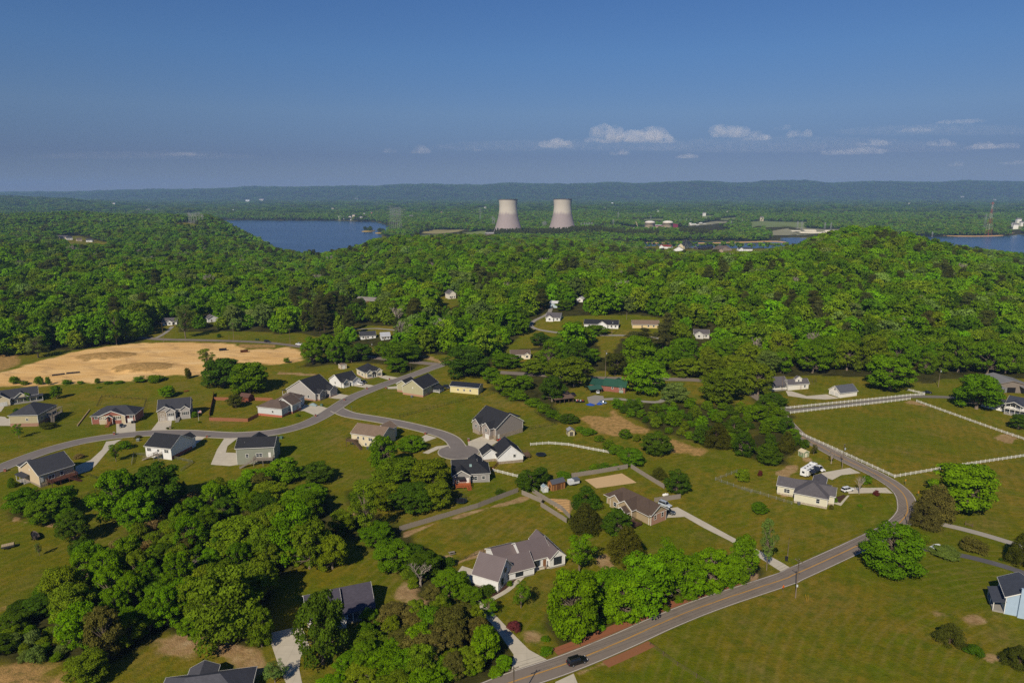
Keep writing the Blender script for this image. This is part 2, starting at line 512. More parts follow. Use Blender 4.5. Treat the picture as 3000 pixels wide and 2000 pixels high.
# forest region (near edge measured along the tree feet) and the clearings inside it
EDGE = np.array([(p.x, p.y) for p in (at('o', *q) for q in ((-500, 1075), (-300, 1060), (0, 1050), (120, 1036), (250, 1018), (420, 996), (480, 982), (600, 975), (880, 975),
        (1000, 1000), (1150, 1030), (1290, 1045), (1420, 1065), (1560, 1075), (1740, 1088), (1900, 1096), (2050, 1100), (2150, 1105), (2400, 1103), (2700, 1122), (2900, 1108), (3300, 1110), (3600, 1112)))])
EA = EDGE[:, 0] / EDGE[:, 1]
CLEAR = [zpoly(z, p) for z, p in (
    ('c', [(230, 1490), (440, 1300), (560, 1190), (700, 1220), (1290, 1200), (1540, 1230), (1680, 1300), (1760, 1400), (1640, 1440), (1460, 1400), (1200, 1400), (1100, 1560), (1020, 1560), (1000, 1420), (700, 1420), (480, 1480)]),
    ('b', [(1460, 1110), (1530, 1060), (1620, 1030), (1730, 1080), (1700, 1120), (1580, 1165)]),
    ('b', [(830, 1300), (950, 1290), (1160, 1300), (1160, 1370), (930, 1395), (850, 1400)]),
    ('b', [(700, 1110), (1030, 1095), (1030, 1170), (850, 1190), (700, 1160)]),
    ('a', [(1290, 1300), (1340, 1280), (1480, 1280), (1490, 1350), (1800, 1340), (2281, 1350), (2281, 1450), (1200, 1440)]),
    ('a', [(1690, 1240), (1860, 1240), (1840, 1290), (1700, 1290)]),
    ('a', [(410, 545), (640, 545), (920, 595), (900, 612), (620, 600)]),
    ('a', [(1440, 440), (1560, 435), (1690, 450), (1640, 470), (1520, 462)]),
    ('4', [(-150, 420), (100, 330), (500, 290), (1000, 310), (1380, 350), (1720, 370), (2400, 330), (2400, 480), (0, 480)]),
    ('3', [(940, 290), (1290, 290), (1300, 450), (1400, 520), (900, 560), (640, 540), (700, 440)]),
    ('3', [(1560, 330), (1990, 330), (2000, 560), (1840, 560), (1840, 420), (1560, 400)]),
    ('3', [(240, 60), (520, 80), (470, 180), (260, 170)]))]

# floors of the near woods: leaf litter and undergrowth instead of lawn, darkened to paint in the woods' deep shade
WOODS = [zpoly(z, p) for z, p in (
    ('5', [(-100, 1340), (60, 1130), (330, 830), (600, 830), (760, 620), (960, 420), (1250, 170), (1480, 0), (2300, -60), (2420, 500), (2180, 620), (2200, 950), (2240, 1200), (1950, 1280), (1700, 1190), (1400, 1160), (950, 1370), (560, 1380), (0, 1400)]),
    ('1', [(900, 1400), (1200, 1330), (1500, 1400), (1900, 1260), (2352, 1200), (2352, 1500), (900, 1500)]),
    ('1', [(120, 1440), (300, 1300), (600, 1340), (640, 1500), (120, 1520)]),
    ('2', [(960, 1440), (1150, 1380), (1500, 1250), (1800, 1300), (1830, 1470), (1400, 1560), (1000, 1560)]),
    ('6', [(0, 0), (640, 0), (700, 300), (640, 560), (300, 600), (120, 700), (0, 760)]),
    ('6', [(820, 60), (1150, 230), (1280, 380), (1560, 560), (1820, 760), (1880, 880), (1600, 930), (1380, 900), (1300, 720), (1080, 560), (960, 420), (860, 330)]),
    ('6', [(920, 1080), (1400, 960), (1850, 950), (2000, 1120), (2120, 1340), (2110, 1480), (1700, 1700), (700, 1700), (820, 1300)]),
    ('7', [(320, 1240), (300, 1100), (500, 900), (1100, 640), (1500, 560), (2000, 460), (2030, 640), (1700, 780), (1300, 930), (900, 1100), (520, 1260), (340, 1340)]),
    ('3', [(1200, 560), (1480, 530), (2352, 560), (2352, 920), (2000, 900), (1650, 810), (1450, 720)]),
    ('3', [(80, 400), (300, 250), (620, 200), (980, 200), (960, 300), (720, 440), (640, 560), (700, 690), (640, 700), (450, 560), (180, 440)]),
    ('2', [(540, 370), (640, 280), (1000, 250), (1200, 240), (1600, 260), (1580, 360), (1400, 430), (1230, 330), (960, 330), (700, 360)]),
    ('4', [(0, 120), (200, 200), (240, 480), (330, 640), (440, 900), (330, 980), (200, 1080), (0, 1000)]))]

CLEARFAR = [CLEAR[6], CLEAR[7], np.array([(370, 1860), (560, 1800), (780, 1790), (800, 1960), (560, 1985), (380, 2010)], float)]

def forest_mask(x, y, margin=0.0):
    """True where the wood stands"""
    e = np.interp(x / np.maximum(y, 1), EA, EDGE[:, 1]) + sines(x, y, 31, 45) * 4
    m = y > e
    for P in CLEAR:
        lo, hi = P.min(0) - 8, P.max(0) + 8
        k = (x > lo[0]) & (x < hi[0]) & (y > lo[1]) & (y < hi[1]) & m
        if k.any():
            m[k] = polydist(x[k], y[k], P) > margin
    if np.any(y > 1150):
        far = y > 1100
        for P in CLEARFAR:
            for d in (0, 70, 140, 210, 270):
                k = far & m & (np.abs(y - P[:, 1].mean()) < 800)
                if k.any(): m[k] &= polydist(x[k] * (y[k] + d) / y[k], y[k] + d, P) > 0
        for P in LAKES:
            m &= polydist(x, y, P) + sines(x, y, 21, 160) * 14 > 6
    return m

def build_ground():
    ys = np.concatenate([np.exp(np.arange(math.log(45), math.log(640), .0058)), np.exp(np.linspace(math.log(640), math.log(14500), 300)), [15500, 17000]])
    av = np.linspace(-1.45, 1.45, 620)
    Y, A = np.meshgrid(ys, av, indexing='ij')
    X = A * (Y + 40)
    Z = H(X, Y)
    ny, na = Y.shape
    co = np.stack([X, Y, Z], -1).reshape(-1, 3)
    idx = np.arange(ny * na).reshape(ny, na)
    q = np.stack([idx[:-1, :-1], idx[:-1, 1:], idx[1:, 1:], idx[1:, :-1]], -1).reshape(-1, 4)
    me = bpy.data.meshes.new('ground')
    me.vertices.add(len(co)); me.vertices.foreach_set('co', co.ravel())
    me.loops.add(q.size); me.loops.foreach_set('vertex_index', q.ravel().astype(np.int32))
    me.polygons.add(len(q)); me.polygons.foreach_set('loop_start', np.arange(0, q.size, 4, dtype=np.int32))
    me.polygons.foreach_set('use_smooth', np.ones(len(q), bool))
    me.update(calc_edges=True)
    x, y = co[:, 0], co[:, 1]
    cov = np.zeros((len(co), 4))
    wob = sines(x, y, 41, 9) * .8 + sines(x, y, 42, 24) * .9
    for ch, polys in ((0, SAND), (3, DIRT), (1, STRAW)):
        for P, e in polys:
            lo, hi = P.min(0) - 12, P.max(0) + 12
            k = (x > lo[0]) & (x < hi[0]) & (y > lo[1]) & (y < hi[1])
            if not k.any(): continue
            d = polydist(x[k], y[k], P) + wob[k] * min(e, 1.6) * .8
            cov[k, ch] = np.maximum(cov[k, ch], 1 - sstep(-e, e, d))
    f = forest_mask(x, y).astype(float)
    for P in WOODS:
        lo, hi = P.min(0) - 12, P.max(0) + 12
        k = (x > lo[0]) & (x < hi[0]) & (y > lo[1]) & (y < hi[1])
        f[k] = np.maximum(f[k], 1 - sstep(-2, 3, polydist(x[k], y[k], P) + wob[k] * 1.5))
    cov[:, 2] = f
    at_ = me.color_attributes.new('cover', 'FLOAT_COLOR', 'POINT')
    at_.data.foreach_set('color', cov.ravel())
    m = bpy.data.materials.new('ground')
    t = NT(m)
    P = t.n('ShaderNodeNewGeometry').outputs['Position']
    c = t.n('ShaderNodeAttribute', attribute_name='cover')
    sp = t.n('ShaderNodeSeparateColor', {0: c.outputs['Color']})
    n1, n2, n3, n4 = t.noise(P, .018, 5, .6), t.noise(P, .09, 5, .65), t.noise(P, .9, 4, .7), t.noise(P, .045, 6, .7)
    g = t.ramp(n1, [(.40, GRASS[0]), (.5, GRASS[1]), (.60, GRASS[2])])
    g = t.mix(t.ramp(n2, [(.48, 0), (.64, .8)]), g, GRASS[3])
    g = t.mix(t.ramp(n4, [(.53, 0), (.68, .75)]), g, GRASS[4])
    mow = t.n('ShaderNodeTexWave', {'Vector': t.n('ShaderNodeMapping', {'Vector': P, 'Rotation': (0, 0, .5)}).outputs[0], 'Scale': .085, 'Distortion': 6, 'Detail': 2, 'Detail Scale': .6}).outputs[1]
    g = t.mix(t.ramp(mow, [(.35, .26), (.6, 0)]), g, (.10, .122, .006))
    ring = t.n('ShaderNodeTexWave', {'Vector': t.n('ShaderNodeMapping', {'Vector': P, 'Location': (-150, -95, 0)}).outputs[0], 'Scale': .11, 'Distortion': 3.5, 'Detail': 3, 'Detail Scale': .35}, wave_type='RINGS', rings_direction='Z').outputs[1]
    g = t.mix(t.math('MULTIPLY', t.ramp(ring, [(.62, 0), (.95, .32)]), t.ramp(t.noise(P, .03, 3), [(.42, .1), (.6, 1)])), g, (.26, .20, .06))
    n5 = t.noise(P, .22, 6, .75)
    g = t.mix(t.ramp(n5, [(.36, .7), (.52, 0)]), g, (.085, .118, .006))
    g = t.mix(t.ramp(n5, [(.56, 0), (.72, .6)]), g, (.27, .21, .05))
    trk = t.noise(t.n('ShaderNodeMapping', {'Vector': P, 'Rotation': (0, 0, .45), 'Scale': (.05, 1, 1)}).outputs[0], .5, 4, .7)
    g = t.mix(t.ramp(trk, [(.55, 0), (.70, .45)]), g, (.20, .165, .03))
    g = t.mix(t.ramp(n3, [(.3, .6), (.62, 0)]), g, t.mix(.6, g, (.03, .042, .004)))
    dirt = t.ramp(t.noise(P, .35, 5, .7), [(.3, DIRTC[0]), (.55, DIRTC[1]), (.75, DIRTC[2])])
    sand = t.ramp(t.noise(t.n('ShaderNodeMapping', {'Vector': P, 'Scale': (.25, 1, 1)}).outputs[0], .09, 6, .65), [(.3, SANDC[0]), (.5, SANDC[1]), (.7, SANDC[2])])
    rut = t.noise(t.n('ShaderNodeMapping', {'Vector': P, 'Scale': (.06, 1.2, 1), 'Rotation': (0, 0, -.12)}).outputs[0], .55, 5, .75)
    sand = t.mix(t.ramp(rut, [(.50, 0), (.66, .55)]), sand, (.46, .28, .12))
    sand = t.mix(t.ramp(t.noise(P, .6, 5, .8), [(.56, 0), (.7, .5)]), sand, (.86, .64, .36))
    trks = t.n('ShaderNodeTexWave', {'Vector': t.n('ShaderNodeMapping', {'Vector': P, 'Scale': (.10, 1, 1), 'Rotation': (0, 0, -.1)}).outputs[0], 'Scale': .11, 'Distortion': 7, 'Detail': 4, 'Detail Scale': 1.2}).outputs[1]
    sand = t.mix(t.ramp(trks, [(.86, 0), (.96, .5)]), sand, (.44, .27, .12))
    straw = t.ramp(t.noise(P, .5, 5, .75), [(.3, STRAWC[0]), (.55, STRAWC[1]), (.8, STRAWC[2])])
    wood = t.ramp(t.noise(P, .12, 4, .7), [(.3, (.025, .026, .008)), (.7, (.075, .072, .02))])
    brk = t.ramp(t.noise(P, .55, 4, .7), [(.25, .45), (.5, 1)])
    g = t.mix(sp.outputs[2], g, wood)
    ragged = t.math('ADD', t.noise(P, .45, 6, .8), t.math('MULTIPLY', t.noise(P, 2.2, 3, .7), .35))
    edge = lambda a, lo: t.n('ShaderNodeMapRange', {'Value': t.math('ADD', a, ragged), 'From Min': lo, 'From Max': lo + .5}).outputs[0]
    g = t.mix(t.math('MULTIPLY', edge(c.outputs['Alpha'], 1.02), t.math('MULTIPLY', brk, .8)), g, dirt)
    g = t.mix(sp.outputs[0], g, sand)
    g = t.mix(t.math('MULTIPLY', edge(sp.outputs[1], 1.1), brk), g, straw)
    bmp = t.bump(t.math('ADD', n3, t.noise(P, 3.2, 3, .7)), .7, .35)
    t.out(t.bsdf(g, .95, 0, normal=bmp))
    me.materials.append(m)
    o = bpy.data.objects.new('ground', me)
    COL.objects.link(o)
    tag(o, 'rolling grassy ground with lawns, bare dirt and wooded hills', 'ground', kind='structure')
build_ground()

# water of the lake
m = bpy.data.materials.new('water')
t = NT(m)
P = t.n('ShaderNodeNewGeometry').outputs['Position']
nz = t.noise(t.n('ShaderNodeMapping', {'Vector': P, 'Scale': (.35, 1, 1)}).outputs[0], .05, 6, .7)
big = t.noise(t.n('ShaderNodeMapping', {'Vector': P, 'Scale': (.2, 1, 1), 'Rotation': (0, 0, -.12)}).outputs[0], .006, 4, .6)
t.out(t.bsdf(t.ramp(big, [(.3, (.010, .024, .05)), (.56, (.018, .040, .078)), (.66, (.045, .08, .125))]), .22, .5, normal=t.bump(nz, .35, 2.0)))
lake = MB()
for k in range(30):
    lake.face([(-9000 + 600 * k, 1150, WATER), (-8400 + 600 * k, 1150, WATER), (-8400 + 600 * k, 5200, WATER), (-9000 + 600 * k, 5200, WATER)])
tag(lake.build('water', m), 'wide blue lake water between the wooded shores', 'water', kind='structure')

# ------------------------------------------------------------------ roads, drives (sheets laid on the ground)
def spline(pts, step=2.0):
    P = [np.array(p[:2], float) for p in pts]
    P = [2 * P[0] - P[1]] + P + [2 * P[-1] - P[-2]]
    out = []
    for i in range(1, len(P) - 2):
        n = max(2, int(np.linalg.norm(P[i + 1] - P[i]) / step))
        for k in range(n):
            t = k / n
            a, b, c, d = P[i - 1], P[i], P[i + 1], P[i + 2]
            out.append(.5 * ((2 * b) + (-a + c) * t + (2 * a - 5 * b + 4 * c - d) * t * t + (-a + 3 * b - 3 * c + d) * t ** 3))
    out.append(P[-2])
    return np.array(out)

def ribbon(name, L, o0, o1, off, m, mb=None, thick=0):
    """strip between lateral offsets o0..o1 (left positive) of centre line L"""
    d = np.gradient(L, axis=0)
    d /= np.linalg.norm(d, axis=1)[:, None] + 1e-9
    nrm = np.stack([-d[:, 1], d[:, 0]], 1)
    k = max(2, int(abs(o1 - o0) / 2) + 1)
    cols = [L + nrm * (o0 + (o1 - o0) * j / (k - 1)) for j in range(k)]
    own = mb is None
    mb = mb or MB()
    b, n = len(mb.v), len(L)
    for c in cols:
        z = H(c[:, 0], c[:, 1]) + off
        mb.v += [(float(p[0]), float(p[1]), float(q)) for p, q in zip(c, z)]
    for j in range(k - 1):
        for i in range(n - 1):
            mb.f.append((b + (j + 1) * n + i, b + (j + 1) * n + i + 1, b + j * n + i + 1, b + j * n + i) if o1 > o0 else (b + j * n + i, b + j * n + i + 1, b + (j + 1) * n + i + 1, b + (j + 1) * n + i))
            mb.m.append(0)
    if thick:
        for c0 in (0, k - 1):
            e = len(mb.v)
            mb.v += [(v[0], v[1], v[2] - thick) for v in mb.v[b + c0 * n: b + c0 * n + n]]
            for i in range(n - 1):
                mb.f.append((b + c0 * n + i, b + c0 * n + i + 1, e + i + 1, e + i)); mb.m.append(0)
    if own:
        o = mb.build(name, m, smooth=not thick)
        o['kind'] = 'structure'
        return o

def sheet(name, pts, off, m, cell=3):
    bm = bmesh.new()
    bm.faces.new([bm.verts.new((p[0], p[1], 0)) for p in pts])
    bmesh.ops.triangulate(bm, faces=bm.faces[:])
    for ax in (0, 1):
        lo, hi = min(p[ax] for p in pts), max(p[ax] for p in pts)
        c = lo + cell
        while c < hi:
            n = [0, 0, 0]; n[ax] = 1
            co = [0, 0, 0]; co[ax] = c
            bmesh.ops.bisect_plane(bm, geom=bm.verts[:] + bm.edges[:] + bm.faces[:], plane_co=co, plane_no=n)
            c += cell
    for v in bm.verts:
        v.co.z = float(H(v.co.x, v.co.y)) + off
    bmesh.ops.recalc_face_normals(bm, faces=bm.faces[:])
    if sum(f.normal.z for f in bm.faces) < 0: bmesh.ops.reverse_faces(bm, faces=bm.faces[:])
    me = bpy.data.meshes.new(name)
    bm.to_mesh(me); bm.free()
    me.materials.append(m)
    o = bpy.data.objects.new(name, me)
    COL.objects.link(o)
    o['kind'] = 'structure'
    return o

ROADS = []      # (centre line, half width) used to keep trees off the carriageways
def road(name, zpts, width, m, off=.09, kerb=None, label=None):
    L = spline([at(*p) for p in zpts])
    ROADS.append((L, width / 2))
    o = ribbon(name, L, -width / 2, width / 2, off, m)
    if label: o['label'] = label
    if kerb:
        k = MB()
        for s in (-1, 1):
            ribbon('', L, s * (width / 2 + (0 if s > 0 else .45)), s * (width / 2 + (.45 if s > 0 else 0)), off + .1, None, k, .14)
        o = k.build('kerb', kerb)
        tag(o, kind='structure')
    return L

ASPH = mat('asphalt', (128, 117, 106))
ASPH2 = mat('asphalt', (124, 116, 110))
CONC = mat('concrete', (196, 186, 166))
KERB = mat('concrete', (178, 170, 154))
GRAV = mat('gravel', (150, 144, 134))
main = [('7', -260, 1665), ('7', 0, 1560), ('7', 450, 1408), ('7', 900, 1225), ('7', 1300, 1045), ('7', 1700, 890), ('7', 2281, 698), ('8', 350, 668), ('8', 930, 402),
        ('8', 1120, 310), ('8', 1230, 240), ('4', 1343, 1480), ('4', 1345, 1400), ('4', 1328, 1340), ('4', 1285, 1282), ('4', 1200, 1215), ('4', 1080, 1145), ('4', 950, 1083),
        ('4', 840, 1030), ('4', 720, 970), ('4', 600, 905), ('4', 500, 858), ('4', 410, 800), ('4', 310, 700), ('4', 225, 605), ('4', 60, 480), ('3', 2200, 380), ('3', 1900, 335),
        ('3', 1600, 325), ('3', 1000, 315), ('3', 560, 290), ('3', 80, 255), ('2', 1850, 345), ('2', 1740, 345)]
ML = road('road', main, 6.7, ASPH, label='two lane country road with a yellow centre line')
k1 = at('4', 225, 605)
cut = int(np.argmin(((ML - np.array([k1.x, k1.y])) ** 2).sum(1)))
yl = MB()
for o0, o1 in ((-.17, -.05), (.05, .17)): ribbon('', ML[:cut], o0, o1, .094, None, yl)
tag(yl.build('centre_line', mat('plain', (205, 150, 40))), kind='structure')
wl = MB()
for o0, o1 in ((-3.12, -2.99), (2.99, 3.12)): ribbon('', ML[:cut], o0, o1, .094, None, wl)
tag(wl.build('edge_line', mat('plain', (215, 208, 195))), kind='structure')
road('residential_road', [('1', -250, 1190), ('1', 0, 1092), ('1', 150, 1032), ('1', 400, 942), ('1', 700, 862), ('1', 1000, 815), ('1', 1300, 790), ('1', 1600, 788), ('1', 1900, 806), ('2', 0, 955),
     ('2', 300, 930), ('2', 550, 868), ('2', 720, 790), ('2', 830, 720), ('2', 960, 638), ('2', 1100, 578), ('2', 1250, 520), ('2', 1400, 470), ('2', 1550, 418), ('2', 1650, 380), ('2', 1740, 350)],
     7.2, ASPH2, .10, KERB, 'grey residential road curving between the houses')
road('side_road', [('2', 845, 735), ('2', 920, 768), ('2', 1000, 788), ('2', 1200, 820), ('2', 1400, 858), ('2', 1600, 905), ('2', 1750, 948), ('2', 1840, 995), ('2', 1890, 1060)],
     6.8, ASPH2, .105, KERB, 'short branch road leading to the turning circle')
c = at('2', 1892, 1098)
o = sheet('turning_circle', [(c.x + 8.6 * math.cos(t), c.y + 8.6 * math.sin(t)) for t in np.linspace(0, 6.283, 33)[:-1]], .112, ASPH2)
ring = np.array([(c.x + 8.6 * math.cos(t), c.y + 8.6 * math.sin(t)) for t in np.linspace(2.6, 7.3, 40)])
k = MB(); ribbon('', ring, -.45, 0, .19, None, k, .14)
tag(k.build('kerb', KERB), kind='structure')
road('upper_road', [('o', 330, 985), ('o', 420, 990), ('o', 491, 994.6), ('o', 649, 998), ('o', 785, 1004), ('o', 884, 1016), ('o', 1000, 1035), ('o', 1150, 1054), ('2', 1740, 348)], 6.4, ASPH, .08,
     label='grey road passing behind the sandy lot')
road('hill_lane', [('c', 610, 1150), ('c', 595, 1185), ('c', 555, 1212), ('c', 470, 1255), ('c', 442, 1290), ('c', 500, 1325), ('c', 690, 1355), ('c', 900, 1372), ('c', 1110, 1375), ('c', 1230, 1376), ('c', 1460, 1392), ('c', 1640, 1430), ('c', 1760, 1450)],
     3.6, GRAV, .08, label='narrow gravel lane winding up the hillside')
road('farm_lane', [('4', 225, 605), ('4', 450, 584), ('4', 700, 558), ('4', 900, 535), ('4', 1100, 508), ('4', 1360, 477), ('4', 1560, 476), ('4', 1720, 482), ('4', 1850, 500)], 4.2, mat('gravel', (120, 114, 104)), .085,
     label='straight farm lane running between two white fences')
road('gravel_drive', [('8', 1420, 225), ('8', 1600, 245), ('8', 1900, 318), ('8', 2220, 415), ('8', 2500, 510)], 3.2, mat('gravel', (165, 158, 146)), .07)
road('asphalt_drive', [('8', 1250, 395), ('8', 1370, 428), ('8', 1500, 458), ('8', 1800, 512), ('8', 2100, 590), ('8', 2281, 652), ('8', 2500, 740)], 3.0, mat('asphalt', (98, 96, 98)), .07)
road('gravel_track', [('3', 980, 480), ('3', 1040, 500), ('3', 1200, 495), ('3', 1400, 515), ('3', 1560, 520), ('3', 1640, 470)], 3.4, GRAV, .07)
road('footpath', [('6', 1965, 872), ('6', 2100, 795), ('6', 2200, 705), ('7', 120, 655), ('7', 240, 610), ('7', 320, 600)], 1.5, CONC, .075)
road('house_lane', [('b', 800, 1322), ('b', 900, 1322), ('b', 1000, 1318), ('b', 1090, 1325), ('b', 1190, 1335)], 3, GRAV, .08)
road('house_lane', [('a', 1290, 1400), ('a', 1340, 1380), ('a', 1400, 1340), ('a', 1440, 1300)], 3, GRAV, .08)
DRIVES = [('1', [(1000, 690), (1165, 688), (1168, 778), (1003, 803)]), ('1', [(1365, 685), (1480, 680), (1472, 740), (1420, 768), (1298, 770)]),
    ('1', [(915, 862), (1050, 842), (1000, 872), (930, 940), (830, 1060), (770, 1112), (650, 1150), (650, 1075), (780, 1020), (880, 930)]),
    ('1', [(1930, 838), (2045, 834), (1960, 900), (1945, 955), (2042, 960), (2042, 1062), (1980, 1072), (1815, 1060), (1870, 930)]),
    ('1', [(1590, 812), (1770, 824), (1690, 880), (1600, 850)]), ('1', [(-60, 560), (40, 558), (8, 605), (-60, 605)]), ('1', [(-60, 640), (45, 650), (60, 665), (138, 665), (138, 726), (-60, 726)]),
    ('2', [(485, 745), (565, 690), (700, 702), (800, 733), (720, 768), (662, 788), (560, 745)]), ('2', [(735, 625), (812, 588), (985, 618), (918, 645), (830, 640)]),
    ('2', [(960, 525), (1022, 502), (1185, 530), (1110, 552)]), ('2', [(1190, 450), (1262, 440), (1392, 462), (1295, 480)]), ('2', [(1270, 540), (1400, 528), (1400, 554), (1285, 556)]),
    ('2', [(1550, 985), (1612, 948), (1705, 975), (1580, 1020)]), ('2', [(1580, 1105), (1700, 1050), (1835, 1035), (1822, 1072), (1722, 1072), (1630, 1115)]),
    ('2', [(1972, 1010), (2130, 950), (2230, 1010), (2150, 1062), (1980, 1095)]), ('2', [(1990, 1130), (2160, 1108), (2240, 1132), (2160, 1166), (2080, 1176)]),
    ('4', [(610, 1130), (850, 1088), (945, 1132), (780, 1150), (700, 1192), (600, 1152)]), ('4', [(830, 1255), (1000, 1260), (1165, 1258), (1222, 1308), (1100, 1302), (840, 1310)]),
    ('4', [(850, 1325), (775, 1415), (690, 1388), (700, 1370), (770, 1390), (830, 1325)]), ('4', [(300, 425), (350, 428), (480, 470), (650, 455), (762, 490), (640, 500), (480, 492), (320, 468)]),
    ('7', [(1320, 108), (1382, 100), (1640, 240), (1840, 350), (2080, 470), (2250, 560), (2340, 615), (2265, 650), (2020, 492), (1800, 372), (1600, 272), (1440, 180), (1280, 190)]),
    ('6', [(1685, 640), (1722, 590), (1822, 622), (1822, 742), (1700, 700)]),
    ('6', [(1855, 870), (1920, 925), (2000, 1000), (2150, 1160), (2281, 1290), (2440, 1378), (2130, 1484), (2152, 1330), (2000, 1110), (1880, 980)]),
    ('6', [(120, 1150), (380, 1090), (450, 1270), (372, 1350), (360, 1450), (385, 1568), (410, 1700), (270, 1700), (250, 1568), (190, 1430), (130, 1250)]),
    ('7', [(360, 1560), (515, 1488), (560, 1600), (400, 1640)]), ('3', [(940, 480), (1010, 462), (1080, 470), (1100, 540), (960, 545)])]
for i, (z, p) in enumerate(DRIVES):
    sheet('driveway', [at(z, *q) for q in p], .06, GRAV if i == len(DRIVES) - 1 else CONC)
sheet('sand_arena', [at('3', *q) for q in ((920, 1190), (1240, 1135), (1368, 1215), (1020, 1264))], .05, mat('gravel', (206, 174, 128)))
_v = [int(np.argmin(((ML - np.array(at('7', *q)[:2])) ** 2).sum(1))) for q in ((420, 1415), (2080, 780))]
ribbon('dirt_verge', ML[min(_v):max(_v)], 3.5, 6.3, .04, mat('gravel', (150, 96, 66)))
_v = [int(np.argmin(((ML - np.array(at('7', *q)[:2])) ** 2).sum(1))) for q in ((700, 1320), (1080, 1140))]
ribbon('dirt_verge', ML[min(_v):max(_v)], -6.0, -3.5, .04, mat('gravel', (146, 98, 66)))
for z, p in (('6', [(1835, 770), (2010, 860), (2190, 690), (2165, 680), (2020, 822), (1830, 755)]), ('7', [(30, 690), (110, 655), (250, 612), (240, 598), (100, 640), (30, 670)]), ('4', [(700, 1370), (760, 1390), (820, 1328), (800, 1318), (700, 1350)])):
    sheet('mulch_bed', [at(z, *q) for q in p], .05, mat('gravel', (74, 52, 42)))
DRIVEP = [zpoly(z, p) for z, p in DRIVES]
# ------------------------------------------------------------------ houses
GLASS = mat('glass', (44, 52, 62))
WHITE = mat('plain', (222, 219, 210))
WHITE.name = 'white_paint'
CONCW = mat('plain', (150, 145, 136))
BLACK = mat('plain', (26, 26, 28))
WOODD = mat('wood', (104, 84, 66))
WOODG = mat('wood', (140, 130, 118))
WOODR = mat('wood', (140, 78, 48))
FOOT = []       # footprints (world polygons) that trees and bushes keep clear of
SIGHT = []      # (point, half width) of things the photograph shows: planting keeps the gaps in front of them

